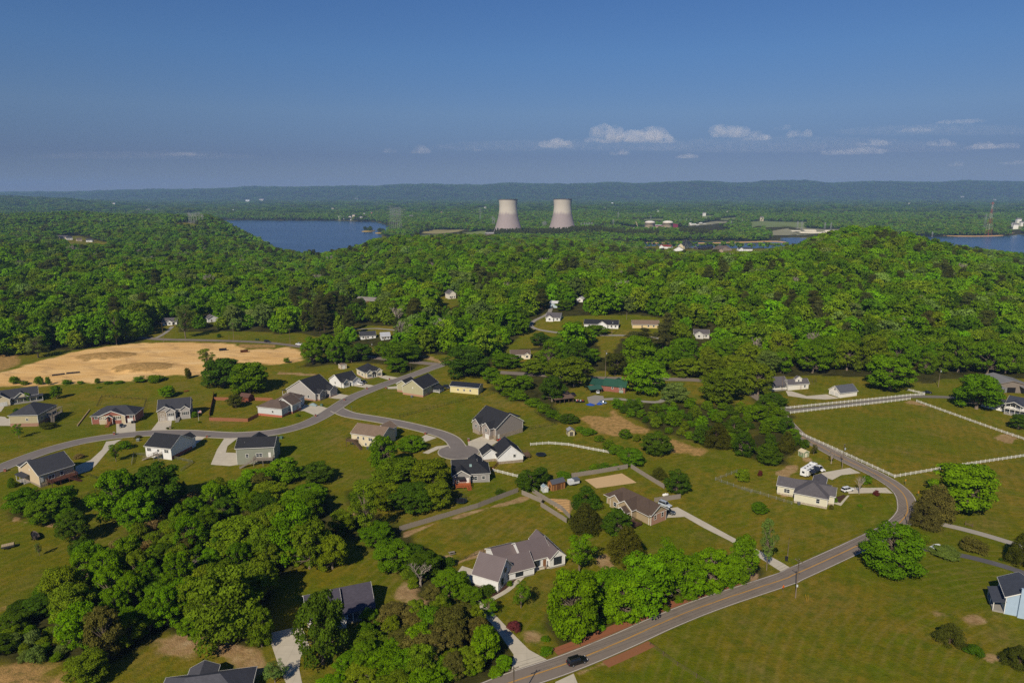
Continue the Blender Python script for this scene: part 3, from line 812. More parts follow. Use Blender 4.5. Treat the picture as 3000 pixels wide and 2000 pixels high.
class House:
    def __init__(s, name, label, cat, z, near, right, left=None, depth=None, eave=None, h=3.0, wall=None, roof=None, trim=None, base=None, base_h=.6, group=None, main='R', z0=None, length=None):
        s.P0, Rr = at(z, *near), at(z, *right)
        u = (Rr - s.P0).xy
        if left is not None and main == 'L':
            Ll = at(z, *left)
            v = (Ll - s.P0).xy
            s.D = v.length
            vx = v.normalized()
            ux = Vector((vx.y, -vx.x))
            s.L = abs(u.dot(ux))
        else:
            s.L = u.length
            ux = u.normalized()
            vx = Vector((-ux.y, ux.x))
            s.D = depth if left is None else abs((at(z, *left) - s.P0).xy.dot(vx))
        if depth and left is not None: s.D = depth
        if length: s.L = length
        s.ux, s.vx = ux, vx
        s.z0 = s.P0.z if z0 is None else z0
        s.h = h if eave is None else height_to(s.P0, z, eave)
        s.root = empty(name, (s.P0.x, s.P0.y, s.z0), math.atan2(ux.y, ux.x), label, cat, group)
        s.wallm, s.roofm, s.trimm, s.basem, s.base_h = wall, roof, trim or WHITE, base, base_h
        s.W, s.Rf, s.T, s.B = MB(), MB(), MB(), MB()
        s.boxes = []
        s.foot(0, 0, s.L, s.D)
        c = s.P0.xy + ux * s.L / 2 + vx * s.D / 2
        SIGHT.append((Vector((c.x, c.y, s.z0 + s.h)), s.L * .35))
    def foot(s, x0, y0, x1, y1):
        FOOT.append(np.array([tuple(s.P0.xy + s.ux * x + s.vx * y) for x, y in ((x0 - .5, y0 - .5), (x1 + .5, y0 - .5), (x1 + .5, y1 + .5), (x0 - .5, y1 + .5))]))
    def vol(s, x0=0, y0=0, x1=None, y1=None, h=None, roof='gx', pitch=.5, ov=.45, base=True, gable_trim=True, z=0, wall=True):
        x1 = s.L if x1 is None else x1
        y1 = s.D if y1 is None else y1
        h = s.h if h is None else h
        wx, wy = x1 - x0, y1 - y0
        t = .2
        if wall:
            lo = z if z > 0 else -1.2
            for a, b in (((x0, y0), (x1, y0)), ((x1, y0), (x1, y1)), ((x1, y1), (x0, y1)), ((x0, y1), (x0, y0))):
                s.W.face([(*a, lo), (*b, lo), (*b, h), (*a, h)])
            if base and s.basem and not z:
                e = .035
                s.B.prism([(x0 - e, y0 - e), (x1 + e, y0 - e), (x1 + e, y1 + e), (x0 - e, y1 + e)], -1.3, s.base_h)
            for px, py in ((x0, y0), (x1, y0), (x1, y1), (x0, y1)):    # corner boards
                s.T.box(px - .07, py - .07, (s.base_h if s.basem and not z else lo), px + .07, py + .07, h)
        if roof in ('gx', 'gy'):
            sw = roof == 'gy'
            span, run = (wx, wy) if sw else (wy, wx)
            pk = span / 2 * pitch
            def P(a, b, c):    # a along ridge, b across
                return (x0 + b, y0 + a, c) if sw else (x0 + a, y0 + b, c)
            prof = [(-ov, h - ov * pitch), (span / 2, h + pk), (span + ov, h - ov * pitch)]
            top = prof
            bot = [(b, c - t) for b, c in prof]
            ring = top + bot[::-1]
            A = [P(-ov, b, c + .16) for b, c in ring]
            Bv = [P(run + ov, b, c + .16) for b, c in ring]
            n = len(ring)
            fs = [tuple(range(n)), tuple(range(2 * n - 1, n - 1, -1))] + [(i, n + i, n + (i + 1) % n, (i + 1) % n) for i in range(n)]
            if not sw: fs = [f[::-1] for f in fs]
            s.Rf.mesh(A + Bv, [f[::-1] for f in fs])
            if wall:
                for a in (0, run): s.W.face([P(a, 0, h), P(a, span, h), P(a, span / 2, h + pk)])
            if gable_trim:
                for a in (-ov - .05, run + ov + .0):
                    for (b0, c0), (b1, c1) in ((prof[0], prof[1]), (prof[1], prof[2])):
                        s.T.mesh([P(a, b0, c0 - .14), P(a, b1, c1 - .14), P(a, b1, c1 + .17), P(a, b0, c0 + .17), P(a + .05, b0, c0 - .14), P(a + .05, b1, c1 - .14), P(a + .05, b1, c1 + .17), P(a + .05, b0, c0 + .17)],
                                 [(0, 1, 2, 3), (7, 6, 5, 4), (0, 4, 5, 1), (2, 6, 7, 3), (1, 5, 6, 2), (0, 3, 7, 4)])
            for b in (-ov - .08, span + ov):
                c = h - ov * pitch
                p, q = P(-ov, b, c - .06), P(run + ov, b + .08, c + .14)
                s.T.box(min(p[0], q[0]), min(p[1], q[1]), p[2], max(p[0], q[0]), max(p[1], q[1]), q[2])
        elif roof == 'hip':
            sp = min(wx, wy) / 2
            pk = sp * pitch
            e = [(x0 - ov, y0 - ov), (x1 + ov, y0 - ov), (x1 + ov, y1 + ov), (x0 - ov, y1 + ov)]
            zb = h - ov * pitch + .1
            pkz = h + pk + .16
            if wx >= wy: r1, r2 = (x0 + sp, (y0 + y1) / 2, pkz), (x1 - sp - 1e-3, (y0 + y1) / 2, pkz)
            else: r1, r2 = ((x0 + x1) / 2, y0 + sp, pkz), ((x0 + x1) / 2, y1 - sp - 1e-3, pkz)
            vs = [(*p, zb) for p in e] + [(*p, zb - .18) for p in e] + [r1, r2]
            fs = [(0, 1, 9, 8), (1, 2, 9), (2, 3, 8, 9), (3, 0, 8)] if wx >= wy else [(0, 1, 8), (1, 2, 9, 8), (2, 3, 9), (3, 0, 8, 9)]
            s.Rf.mesh(vs, fs + [(7, 6, 5, 4), (0, 4, 5, 1), (1, 5, 6, 2), (2, 6, 7, 3), (3, 7, 4, 0)])
            a = .07
            s.T.box(e[0][0] - a, e[0][1] - a, zb - .17, e[1][0] + a, e[0][1] - .005, zb - .01)
            s.T.box(e[3][0] - a, e[3][1] + .005, zb - .17, e[2][0] + a, e[2][1] + a, zb - .01)
            s.T.box(e[0][0] - a, e[0][1], zb - .17, e[0][0] - .005, e[3][1], zb - .01)
            s.T.box(e[1][0] + .005, e[1][1], zb - .17, e[1][0] + a, e[2][1], zb - .01)
        elif roof[:4] == 'shed':    # shedS: low side on the S side, etc.
            d = roof[4]
            lo, hi = h, h + (wy if d in 'SN' else wx) * pitch
            zz = {'S': (lo, lo, hi, hi), 'N': (hi, hi, lo, lo), 'W': (lo, hi, hi, lo), 'E': (hi, lo, lo, hi)}[d]
            e = [(x0 - ov, y0 - ov), (x1 + ov, y0 - ov), (x1 + ov, y1 + ov), (x0 - ov, y1 + ov)]
            vs = [(*p, c + .18) for p, c in zip(e, zz)] + [(*p, c) for p, c in zip(e, zz)]
            s.Rf.mesh(vs, [(0, 1, 2, 3), (7, 6, 5, 4), (0, 4, 5, 1), (1, 5, 6, 2), (2, 6, 7, 3), (3, 7, 4, 0)])
            if wall:
                q = [(x0, y0), (x1, y0), (x1, y1), (x0, y1)]
                for i in range(4):
                    j = (i + 1) % 4
                    s.W.face([(*q[i], h), (*q[j], h), (*q[j], zz[j]), (*q[i], zz[i])])
        return s
    def _fr(s, f, vol=None):
        x0, y0, x1, y1 = vol or (0, 0, s.L, s.D)
        return {'S': (Vector((x0, y0, 0)), Vector((1, 0, 0)), Vector((0, -1, 0)), x1 - x0), 'W': (Vector((x0, y1, 0)), Vector((0, -1, 0)), Vector((-1, 0, 0)), y1 - y0),
                'E': (Vector((x1, y0, 0)), Vector((0, 1, 0)), Vector((1, 0, 0)), y1 - y0), 'N': (Vector((x1, y1, 0)), Vector((-1, 0, 0)), Vector((0, 1, 0)), x1 - x0)}[f]
    def panel(s, f, u, z, w, h, name, m, d0=.03, d1=.06, vol=None, parent=None):
        o, a, n, L = s._fr(f, vol)
        u = u * L
        c = o + a * u
        mb = MB()
        p = [c - a * w / 2, c + a * w / 2]
        vs = [q + n * d + Vector((0, 0, zz)) for d in (d0, d1) for q, zz in ((p[0], z), (p[1], z), (p[1], z + h), (p[0], z + h))]
        mb.mesh(vs, [(4, 5, 6, 7), (3, 2, 1, 0), (0, 1, 5, 4), (1, 2, 6, 5), (2, 3, 7, 6), (3, 0, 4, 7)])
        return mb.build(name, m, parent or s.root)
    def win(s, f, u, z=1.0, w=1.1, h=1.4, vol=None, trim=None, shut=None):
        """window: trim frame and mullion, pane as its sub-part"""
        o, a, n, L = s._fr(f, vol)
        u = u * L
        c = o + a * u
        mb = MB()
        b = .13
        up = Vector((0, 0, 1))
        def slab(u0, u1, z0, z1, d=.09):
            vs = [c + a * uu + up * zz + n * dd for dd in (.0, d) for uu, zz in ((u0, z0), (u1, z0), (u1, z1), (u0, z1))]
            mb.mesh(vs, [(4, 5, 6, 7), (3, 2, 1, 0), (0, 1, 5, 4), (1, 2, 6, 5), (2, 3, 7, 6), (3, 0, 4, 7)])
        slab(-w / 2 - b, -w / 2, z - b, z + h + b); slab(w / 2, w / 2 + b, z - b, z + h + b)
        slab(-w / 2, w / 2, z - b, z); slab(-w / 2, w / 2, z + h, z + h + b)
        if w > 1.5: slab(-.05, .05, z, z + h, .08)
        slab(-w / 2, w / 2, z + h / 2 - .035, z + h / 2 + .035, .07)
        fr = mb.build('window', trim or s.trimm, s.root)
        s.panel(f, u / L, z, w, h, 'pane', GLASS, .02, .05, vol, fr)
        if shut:
            for sg in (-1, 1):
                q = MB()
                vs = [c + a * (sg * (w / 2 + b + .03) + sg * uu) + up * zz + n * dd for dd in (.02, .07) for uu, zz in ((0, z), (.36, z), (.36, z + h), (0, z + h))]
                fs = [(4, 5, 6, 7), (3, 2, 1, 0), (0, 1, 5, 4), (1, 2, 6, 5), (2, 3, 7, 6), (3, 0, 4, 7)]
                q.mesh(vs, fs if sg > 0 else [k[::-1] for k in fs]).build('shutter', shut, s.root)
        return s
    def wins(s, f, us, **k):
        for u in us: s.win(f, u, **k)
        return s
    def door(s, f, u, z=.6, m=None, vol=None, w=1.0, h=2.1):
        d = s.panel(f, u, z, w, h, 'door', m or WHITE, .02, .08, vol)
        return s
    def garage(s, f, u, z=.15, w=2.7, h=2.2, vol=None, m=None):
        """garage door with its raised panels"""
        d = s.panel(f, u, z, w, h, 'garage_door', m or WHITE, .02, .06, vol)
        o, a, n, L = s._fr(f, vol)
        uu = u * L
        c = o + a * uu
        mb = MB()
        for i in range(4):
            for j in range(3):
                q0, q1 = -w / 2 + w * i / 4 + .1, -w / 2 + w * (i + 1) / 4 - .1
                z0 = z + h * j / 3 + .1
                mb.face([c + a * q0 + n * .075 + Vector((0, 0, z0)), c + a * q1 + n * .075 + Vector((0, 0, z0)), c + a * q1 + n * .075 + Vector((0, 0, z0 + h / 3 - .2)), c + a * q0 + n * .075 + Vector((0, 0, z0 + h / 3 - .2))])
        mb.build('door_panel', mat('plain', (196, 194, 188)), d)
        return s
    def deck(s, x0, y0, x1, y1, z, m=None, stairs=None, rail=True, posts=True, name='deck'):
        m = m or WOODD
        mb = MB()
        mb.box(x0, y0, z - .22, x1, y1, z)
        d = mb.build(name, m, s.root)
        if posts:
            nx, ny = max(1, int((x1 - x0) / 2.6)), max(1, int((y1 - y0) / 2.6))
            pts = {(round(x0 + .1 + (x1 - x0 - .2) * i / nx, 2), round(yy, 2)) for i in range(nx + 1) for yy in (y0 + .1, y1 - .1)}
            for px, py in sorted(pts):
                MB().box(px - .08, py - .08, -.8, px + .08, py + .08, z - .22).build('post', m, d)
        if rail:
            r = MB()
            q = [(x0, y0), (x1, y0), (x1, y1), (x0, y1)]
            for i in range(4):
                a, b = Vector((*q[i], z)), Vector((*q[(i + 1) % 4], z))
                mid = (a + b) / 2
                if .3 < mid.x < s.L - .3 and .3 < mid.y < s.D - .3: continue
                if s._on_wall(a, b): continue
                r.bar(a + Vector((0, 0, 1.0)), b + Vector((0, 0, 1.0)), .12, .07)
                n = max(2, int((b - a).length / .28))
                for k in range(n + 1):
                    p = a.lerp(b, k / n)
                    r.bar(p, p + Vector((0, 0, 1)), .05 if k % 6 else .1)
            if r.v: r.build('railing', m, d)
        if stairs:
            (sx, sy), (ex, ey), wd = stairs
            s.stairs((sx, sy, z), (ex, ey, 0.0), wd, m)
        return s
    def _on_wall(s, a, b):
        for ax, v in ((0, 0), (0, s.L), (1, 0), (1, s.D)):
            if abs(a[ax] - v) < .06 and abs(b[ax] - v) < .06: return True
        return False
    def stairs(s, top, bot, wd, m, rail=True):
        a, b = Vector(top), Vector(bot)
        g = float(H(*(s.P0.xy + s.ux * b.x + s.vx * b.y))) - s.z0
        b.z = g
        n = max(2, int((a.z - b.z) / .19))
        d = (b - a); d.z = 0
        sd_ = Vector((-d.y, d.x, 0)).normalized()
        mb = MB()
        for k in range(n):
            p = a.lerp(b, (k + .5) / n)
            q = d.normalized() * (d.length / n / 2 + .03)
            mb.bar(p - q, p + q, wd, .06)
        for sg in (-1, 1):
            o = sd_ * sg * wd / 2
            mb.bar(a + o - Vector((0, 0, .12)), b + o - Vector((0, 0, .05)), .06, .26)
            if rail:
                mb.bar(a + o + Vector((0, 0, .95)), b + o + Vector((0, 0, .95)), .08, .06)
                for k in range(0, n + 1, 3):
                    p = a.lerp(b, k / n) + o
                    mb.bar(p, p + Vector((0, 0, .95)), .06)
        mb.build('stairs', m, s.root)
    def porch(s, x0, y0, x1, y1, h=2.6, zf=.5, face='S', m=None, n=4, roof='shed', pitch=.18, post=.16):
        """roofed porch: floor, posts; its roof joins the house roof"""
        m = m or s.trimm
        MB().box(x0, y0, -.5, x1, y1, zf).build('porch_floor', CONCW, s.root)
        if roof == 'shed': s.vol(x0, y0, x1, y1, h, 'shed' + face, pitch, .25, False, wall=False)
        elif roof: s.vol(x0, y0, x1, y1, h, roof, pitch, .25, False, wall=False)
        for k in range(n):
            t = k / max(1, n - 1)
            px, py = {'S': (x0 + .15 + (x1 - x0 - .3) * t, y0 + .15), 'N': (x0 + .15 + (x1 - x0 - .3) * t, y1 - .15), 'W': (x0 + .15, y0 + .15 + (y1 - y0 - .3) * t), 'E': (x1 - .15, y0 + .15 + (y1 - y0 - .3) * t)}[face]
            MB().box(px - post / 2, py - post / 2, zf, px + post / 2, py + post / 2, h + .05).build('porch_post', m, s.root)
        s.foot(x0, y0, x1, y1)
        return s
    def chimney(s, x, y, z1, m, w=.9):
        mb = MB()
        mb.box(x - w / 2, y - w / 2, 0, x + w / 2, y + w / 2, z1)
        mb.box(x - w / 2 - .08, y - w / 2 - .08, z1, x + w / 2 + .08, y + w / 2 + .08, z1 + .15)
        mb.build('chimney', m, s.root)
        return s
    def vents(s, pts):
        """small plumbing vents standing out of the roof"""
        for x, y, z in pts:
            MB().tube([(x, y, z - .4), (x, y, z + .45)], .09, 8).build('roof_vent', mat('plain', (170, 170, 168)), s.root)
        return s
    def gvent(s, f, m=None, vol=None, z=None):
        o, a, n, L = s._fr(f, vol)
        s.panel(f, .5, (z or s.h + .5), .6, .8, 'gable_vent', m or s.trimm, .02, .06, vol)
        return s
    def done(s):
        if s.W.v: s.W.build('wall', s.wallm, s.root)
        if s.B.v: s.B.build('foundation', s.basem, s.root)
        if s.Rf.v: s.Rf.build('roof', s.roofm, s.root)
        if s.T.v: s.T.build('trim', s.trimm, s.root)
        return s.root
SH_D = mat('shingle', (62, 63, 68))
SH_B = mat('shingle', (44, 45, 49))
SH_G = mat('shingle', (92, 88, 90))
SH_T = mat('shingle', (124, 105, 88))
SH_M = mat('shingle', (98, 84, 74))
MET = mat('metal_roof', (106, 94, 93))
SD = lambda r, g, b: mat('siding', (r, g, b))
BRICK = mat('brick', (140, 78, 58))
BRICKT = mat('brick', (168, 124, 98))
STONE = mat('stone', (150, 136, 118))
CREAM, TAN, OLIVE, LGREY, WHT = SD(212, 198, 166), SD(198, 178, 146), SD(152, 142, 112), SD(168, 162, 156), SD(226, 225, 222)
G5 = 'houses of the hillside subdivision'

# --- left side of the subdivision
h = House('house', 'cream gabled house with charcoal roof and brown back deck, lowest on the left', 'house', '1', (350, 1258), (645, 1165), (160, 1190), eave=1150, wall=TAN, roof=SH_D, base=STONE, base_h=.9)
h.vol(roof='gx', pitch=.55).vol(h.L * .08, h.D - 2, h.L * .55, h.D + 5, h.h - .4, 'hip', .6)
h.win('S', .34, 2.2, 2.0, 1.4).win('S', .64, 2.4, 1.0, 1.4).door('S', .07, 2.0); h.gvent('W', z=h.h + .2)
h.deck(2.5, -3.6, h.L * .97, 0, 1.9, mat('wood', (92, 58, 44)), ((h.L * .7, -3.6), (h.L * .98, -6.0), 1.4)); h.porch(-2.2, h.D * .55, 0, h.D, 2.8, .4, 'W', n=3)
h.vents([(h.L * .3, h.D * .3, h.h + 1.6), (h.L * .62, h.D * .3, h.h + 1.6)]).done()
h = House('house', 'hip roofed olive house with brick base and raised side deck at far left', 'house', '1', (335, 730), (497, 645), (140, 712), eave=628, wall=SD(176, 164, 130), roof=SH_D, base=mat('brick', (150, 112, 88)), base_h=1.7)
h.vol(roof='hip', pitch=.55).win('W', .62, 3.0, .9, 1.0).wins('S', (.2, .5, .8), z=2.6)
h.deck(h.L * .35, -3.2, h.L * .95, 0, 2.6, WOODG, ((h.L * .4, -3.2), (h.L * .12, -5.4), 1.3))
for x in (.4, .65, .93): MB().bar((h.L * x, -3.1, 2.6), (h.L * x, -3.1, 5), .15).build('pergola_post', WOODG, h.root)
pg = MB()
for k in range(7): pg.bar((h.L * (.37 + .1 * k), -3.4, 5.05), (h.L * (.37 + .1 * k), 0, 5.05), .08, .18)
pg.bar((h.L * .36, -3.1, 4.92), (h.L * .98, -3.1, 4.92), .1, .2); pg.build('pergola_beam', WOODG, h.root)
h.done()
h = House('house', 'long cream porch house with white posts cut off by the left picture edge', 'house', '1', (-130, 568), (332, 505), depth=10, eave=492, wall=CREAM, roof=SH_D, base=STONE)
h.h = 3.6
h.vol(roof='gx', pitch=.62).vol(4, -3.5, 11, 3, 3.6, 'gy', .75).vol(13, -1.2, 19, 3, 3.4, 'gy', .8)
h.garage('S', .5, vol=(4, -3.5, 11, 3), w=4.6); h.porch(11.2, -2.6, 25.5, 0, 2.8, .7, 'S', n=6, pitch=.2); h.wins('S', (.52, .62, .8), z=1.3); h.win('E', .5, 1.4).done()
h = House('house', 'brick and beige split level house with hip roof and dark parked car', 'house', '1', (795, 712), (1167, 697), depth=11, eave=640, wall=BRICK, roof=SH_D, base=None)
L = h.L
h.vol(roof='hip', pitch=.55).vol(L * .2, -1.0, L * .79, 5, h.h - .1, 'gy', .42)
v = (L * .2, -1.0, L * .79, 5)
h.panel('S', .5, -.3, L * .585, h.h + .25, 'siding_panel', SD(190, 176, 146), .02, .05, v)
h.panel('S', .7, -.3, L * .18, 2.2, 'brick_band', BRICK, .05, .08, v)
h.vol(L * .385, -2.2, L * .52, 2, h.h - .5, 'gy', .7)
h.door('S', .5, 1.7, BLACK, vol=(L * .385, -2.2, L * .52, 2)); h.stairs((L * .45, -2.3, 1.7), (L * .45, -6, 0), 1.6, mat('wood', (150, 90, 60)))
h.wins('S', (.1, .92), z=2.5, w=1.2, shut=BLACK); h.win('S', .13, 2.4, 1.9, 1.4, v, shut=BLACK).win('S', .72, 2.4, 1.9, 1.4, v, shut=BLACK)
h.garage('S', .72, vol=v, w=2.6, h=2.0); h.garage('S', .885, w=2.8, h=2.0); h.done()
h = House('house', 'light grey stone fronted house with three front gables and two garage doors', 'house', '1', (1370, 682), (1642, 656), depth=12, eave=592, wall=LGREY, roof=SH_D, base=None)
L = h.L
h.vol(roof='gx', pitch=.6).vol(0, -1.2, L * .47, 4, h.h, 'gy', .6).vol(L * .27, -2.0, L * .54, 2, h.h - .2, 'gy', .7).vol(L * .72, -1.0, L * 1.0 - .05, 3, h.h - .1, 'gy', .7)
h.panel('S', .28, -.3, L * .25, h.h, 'stone_panel', STONE, .03, .07, (0, -1.2, L * .47, 4))
h.garage('S', .28, vol=(0, -1.2, L * .47, 4), w=2.7, h=2.0); h.garage('S', .5, vol=(L * .27, -2, L * .54, 2), w=2.6, h=2.0)
h.win('S', .28, 2.6, 1.8, 1.3, (0, -1.2, L * .47, 4)).win('S', .5, 2.6, 1.8, 1.3, (L * .27, -2, L * .54, 2), shut=BLACK).win('S', .5, 2.2, 1.9, 1.4, (L * .72, -1, L - .05, 3), shut=BLACK)
h.door('S', .63, 1.2, BLACK); h.stairs((L * .63, -.3, 1.2), (L * .6, -5.5, 0), 1.6, CONCW, False); h.win('E', .5, 2.6).done()
h = House('house', 'white house with black roof and brick side, back steps facing the viewer', 'house', '1', (1481, 1020), (1668, 925), (1262, 992), eave=918, wall=WHT, roof=SH_B, main='L')
h.vol(roof='gy', pitch=.55).vol(h.L - 3, h.D * .05, h.L + 3, h.D * .45, h.h - .3, 'gx', .6)
h.panel('S', .5, -1.0, h.L * .985, 2.6, 'brick_band', BRICK, .03, .06)
h.win('W', .14, 3.1, 1.9, 1.3).win('W', .5, 3.1, .9, 1.1).win('W', .82, 3.1, 1.9, 1.3).door('W', .6, 2.4)
h.deck(-2.4, h.D * .36, 0, h.D * .55, 2.3, WOODG, ((-1.8, h.D * .55), (-3.0, h.D * .95), 1.3)); h.vents([(h.L * .28, h.D * .45, h.h + 1.4)]).done()
h = House('house', 'sage green house with long black roof and raised back deck with stairs', 'house', 'o', (695.6, 1361), (805, 1355), depth=10.5, eave=1312, wall=SD(138, 141, 126), roof=SH_B)
L = h.L
h.vol(roof='gx', pitch=.5).vol(L * .2, h.D - 2, L * .6, h.D + 4, h.h - .3, 'gy', .6)
h.win('S', .28, 3.1, 1.0, 1.4).win('S', .6, 3.2, 2.4, 1.4).door('S', .88, 2.8); h.win('S', .85, .5, 1.2, 1.0)
h.deck(L * .48, -3.2, L * .99, 0, 2.8, WOODG, ((L * .48, -2.6), (L * .12, -3.6), 1.4)); h.vents([(L * .2, 2.4, h.h + 1.1)]).done()
# --- centre of the subdivision
h = House('house', 'tan roofed cream house with stair deck beside the branch road', 'house', '2', (1232, 1072), (1374, 1002), (975, 1032), eave=972, wall=CREAM, roof=SH_T, main='L')
h.vol(roof='gy', pitch=.5).vol(h.L - 2, h.D * .15, h.L + 5, h.D * .6, h.h - .2, 'gx', .55)
h.win('W', .22, 3.0, .9, 1.2).win('W', .4, 3.0, .9, 1.3).win('W', .63, 3.0, 1.9, 1.3).win('W', .63, .5, .9, 1.1).win('W', .47, .5, .9, 1.1).door('W', .88, 2.6)
h.deck(-3.2, h.D * .78, 0, h.D + .9, 2.6, WOODD, ((-2.6, h.D * .78), (-4.0, h.D * .5), 1.3)); h.done()
h = House('house', 'brown roofed house with pale siding above brick and two garage doors', 'house', '2', (372, 802), (470, 752), (165, 784), eave=724, wall=SD(196, 198, 196), roof=SH_M, base=mat('brick', (168, 92, 68)), base_h=1.1)
L, D = h.L, h.D
h.vol(0, 0, max(L, 9), D, h.h, 'hip', .5).vol(max(L, 9) - 3, -1.5, max(L, 9) + 4.5, 9, h.h, 'gx', .6).vol(max(L, 9) + 2, 2, max(L, 9) + 13, 12, h.h + .1, 'hip', .55)
h.win('W', .62, 2.0, .9, 1.1).win('S', .6, 1.8, 1.2, 1.4)
v = (max(L, 9) + 2, 2, max(L, 9) + 13, 12)
h.garage('S', .55, vol=v, w=2.6); h.garage('S', .84, vol=v, w=2.6); h.win('S', .6, 1.4, 1.8, 1.5, (max(L, 9) - 3, -1.5, max(L, 9) + 4.5, 9)).foot(*v); h.done()
h = House('house', 'grey gabled house with black roof and screened porch next to brown roofed house', 'house', '2', (660, 662), (818, 602), (425, 620), eave=597, wall=LGREY, roof=SH_B, base=mat('brick', (150, 110, 88)), base_h=.7)
L, D = h.L, h.D
h.vol(roof='gx', pitch=.6).vol(L * .12, -1.6, L * .42, 5, h.h - .2, 'gy', .75).vol(L * .62, -2.4, L, 6, h.h - .1, 'gy', .65)
h.wins('W', (.3, .52, .76), z=1.4); h.win('S', .5, 1.3, 1.8, 1.4, (L * .12, -1.6, L * .42, 5), shut=BLACK)
h.garage('E', .3, vol=(L * .62, -2.4, L, 6), w=2.7); h.garage('E', .68, vol=(L * .62, -2.4, L, 6), w=2.7)
h.panel('S', .5, -.2, L * .3, 1.2, 'stone_panel', STONE, .04, .07, (L * .12, -1.6, L * .42, 5))
h.porch(L * .02, D, L * .45, D + 4, 2.6, .5, 'N', n=4, roof='shed', pitch=.2); h.done()
h = House('house', 'white gabled house with black roof and white car parked on its drive', 'house', '2', (882, 546), (1022, 508), (745, 528), eave=498, wall=WHT, roof=SH_B, base=None)
L, D = h.L, h.D
h.vol(roof='gx', pitch=.62).vol(L * .05, -1.6, L * .4, 5, h.h - .1, 'gy', .8).vol(L * .55, -2.2, L * 1.05, 6, h.h, 'gy', .6)
h.win('S', .5, 1.2, 1.7, 1.5, (L * .05, -1.6, L * .4, 5), shut=BLACK); h.garage('E', .3, vol=(L * .55, -2.2, L * 1.05, 6), w=2.7); h.garage('E', .7, vol=(L * .55, -2.2, L * 1.05, 6), w=2.7); h.win('W', .5, 1.4, .9, 1.2); h.door('S', .48, .4).done() if False else h.done()
h = House('house', 'cream hip roofed house with white porch beside the shade trees', 'house', '2', (1085, 468), (1221, 442), (962, 445), eave=410, wall=SD(214, 204, 178), roof=SH_B, base=BRICKT, base_h=.5)
L, D = h.L, h.D
h.vol(roof='hip', pitch=.65).vol(L * .1, -1.5, L * .4, 5, h.h - .1, 'gy', .8).vol(L * .68, -1.8, L, 5, h.h + .1, 'gy', .8)
h.win('S', .5, 1.2, 1.7, 1.5, (L * .1, -1.5, L * .4, 5), shut=BLACK).win('S', .5, 1.2, 1.4, 1.5, (L * .68, -1.8, L, 5), shut=BLACK).wins('W', (.3, .7), z=1.3, w=1.6); h.porch(L * .4, -1.6, L * .68, 0, 2.7, .5, n=3).done()
h = House('house', 'sage gabled house with dark roof and white glazed sunroom', 'house', '2', (1587, 627), (1716, 562), (1402, 607), eave=553, wall=SD(172, 166, 132), roof=SH_B, base=BRICKT, base_h=1.0)
L, D = h.L, h.D
h.vol(roof='gx', pitch=.62).vol(L * .2, D - 1, L * .75, D + 6, h.h - .2, 'gx', .6).gvent('W', z=h.h - .8)
h.wins('S', (.35,), z=1.6)
v = (L * .62, -4.5, L * .95, 0)
h.vol(*v, 2.9, 'shedS', .14, .25, False, wall=False); h.deck(*v, .9, WHITE, rail=True, name='sunroom_floor')
for k in range(6):
    x = v[0] + .1 + (v[2] - v[0] - .2) * k / 5
    MB().box(x - .07, v[1] + .03, .9, x + .07, v[1] + .17, 2.95).build('sunroom_post', WHITE, h.root)
MB().box(v[0] + .1, v[1] + .08, 1.5, v[2] - .1, v[1] + .12, 2.9).box(v[0] + .08, v[1] + .2, 1.5, v[0] + .12, -.1, 2.9).build('sunroom_glass', GLASS, h.root)
h.foot(*v); h.done()
h = House('garage_building', 'pale yellow metal garage with black roof and three small windows', 'garage', '2', (2061, 606), (2122, 572), (1821, 582), eave=546, wall=SD(216, 202, 150), roof=mat('metal_roof', (40, 42, 48)), main='L')
h.vol(roof='gy', pitch=.35).wins('W', (.28, .5, .72), z=1.5, w=.9, h=1.0); h.done()
h = House('house', 'taupe gabled house with black roof on the turning circle uphill', 'house', '3', (155, 847), (386, 780), (46, 742), eave=747, wall=SD(150, 140, 132), roof=SH_B, base=STONE, base_h=1.9)
L, D = h.L, h.D
h.vol(roof='gy', pitch=.62).vol(-2.2, D * .1, 4, D * .42, h.h - .1, 'gx', .8).vol(-1.6, D * .6, 4, D * .9, h.h - .2, 'gx', .8)
h.garage('W', .62, vol=(-2.2, D * .1, 4, D * .42)); h.garage('W', .5); h.win('W', .5, 3.4, 1.2, 1.4, (-2.2, D * .1, 4, D * .42)).win('W', .5, 3.2, 1.2, 1.4, (-1.6, D * .6, 4, D * .9)); h.door('S', .1, .2)
h.porch(L, D * .35, L + 3.6, D * .8, h.h - .3, h.h - 3.2, 'E', n=4, pitch=.12); h.done()
h = House('house', 'white farmhouse gable with black roof and stone base by white rail fence', 'house', '3', (388, 1037), (452, 950), (174, 1056), eave=972, wall=WHT, roof=SH_B, base=STONE, base_h=1.2, main='L')
L, D = h.L, h.D
h.vol(roof='gx', pitch=.85).vol(L * .35, D - 1, L * .95, D + 5.5, h.h, 'gx', .7)
h.win('W', .66, 2.6, 1.0, 1.2); h.wins('S', (.2, .5, .8), z=1.8, w=1.0)
h.deck(L * .3, -4, L * .75, 0, 1.0, WOODD); h.vents([(L * .5, D * .25, h.h + 1.8)]).done()
h = House('house', 'grey gabled house with redwood deck, skylight and dark roof behind tall oaks', 'house', '2', (1845, 1378), (2158, 1362), depth=12, eave=1293, wall=SD(150, 146, 142), roof=SH_B)
L, D = h.L, h.D
h.vol(0, 1.5, L * .66, D, h.h, 'gx', .62).vol(L * .3, .8, L, D - 1, h.h - .1, 'hip', .62).vol(0, -1, L * .46, 7, h.h, 'gy', .62).vol(L * .5, D - 4, L * .85, D + 4, h.h, 'gy', .7)
v = (0, -1, L * .46, 7)
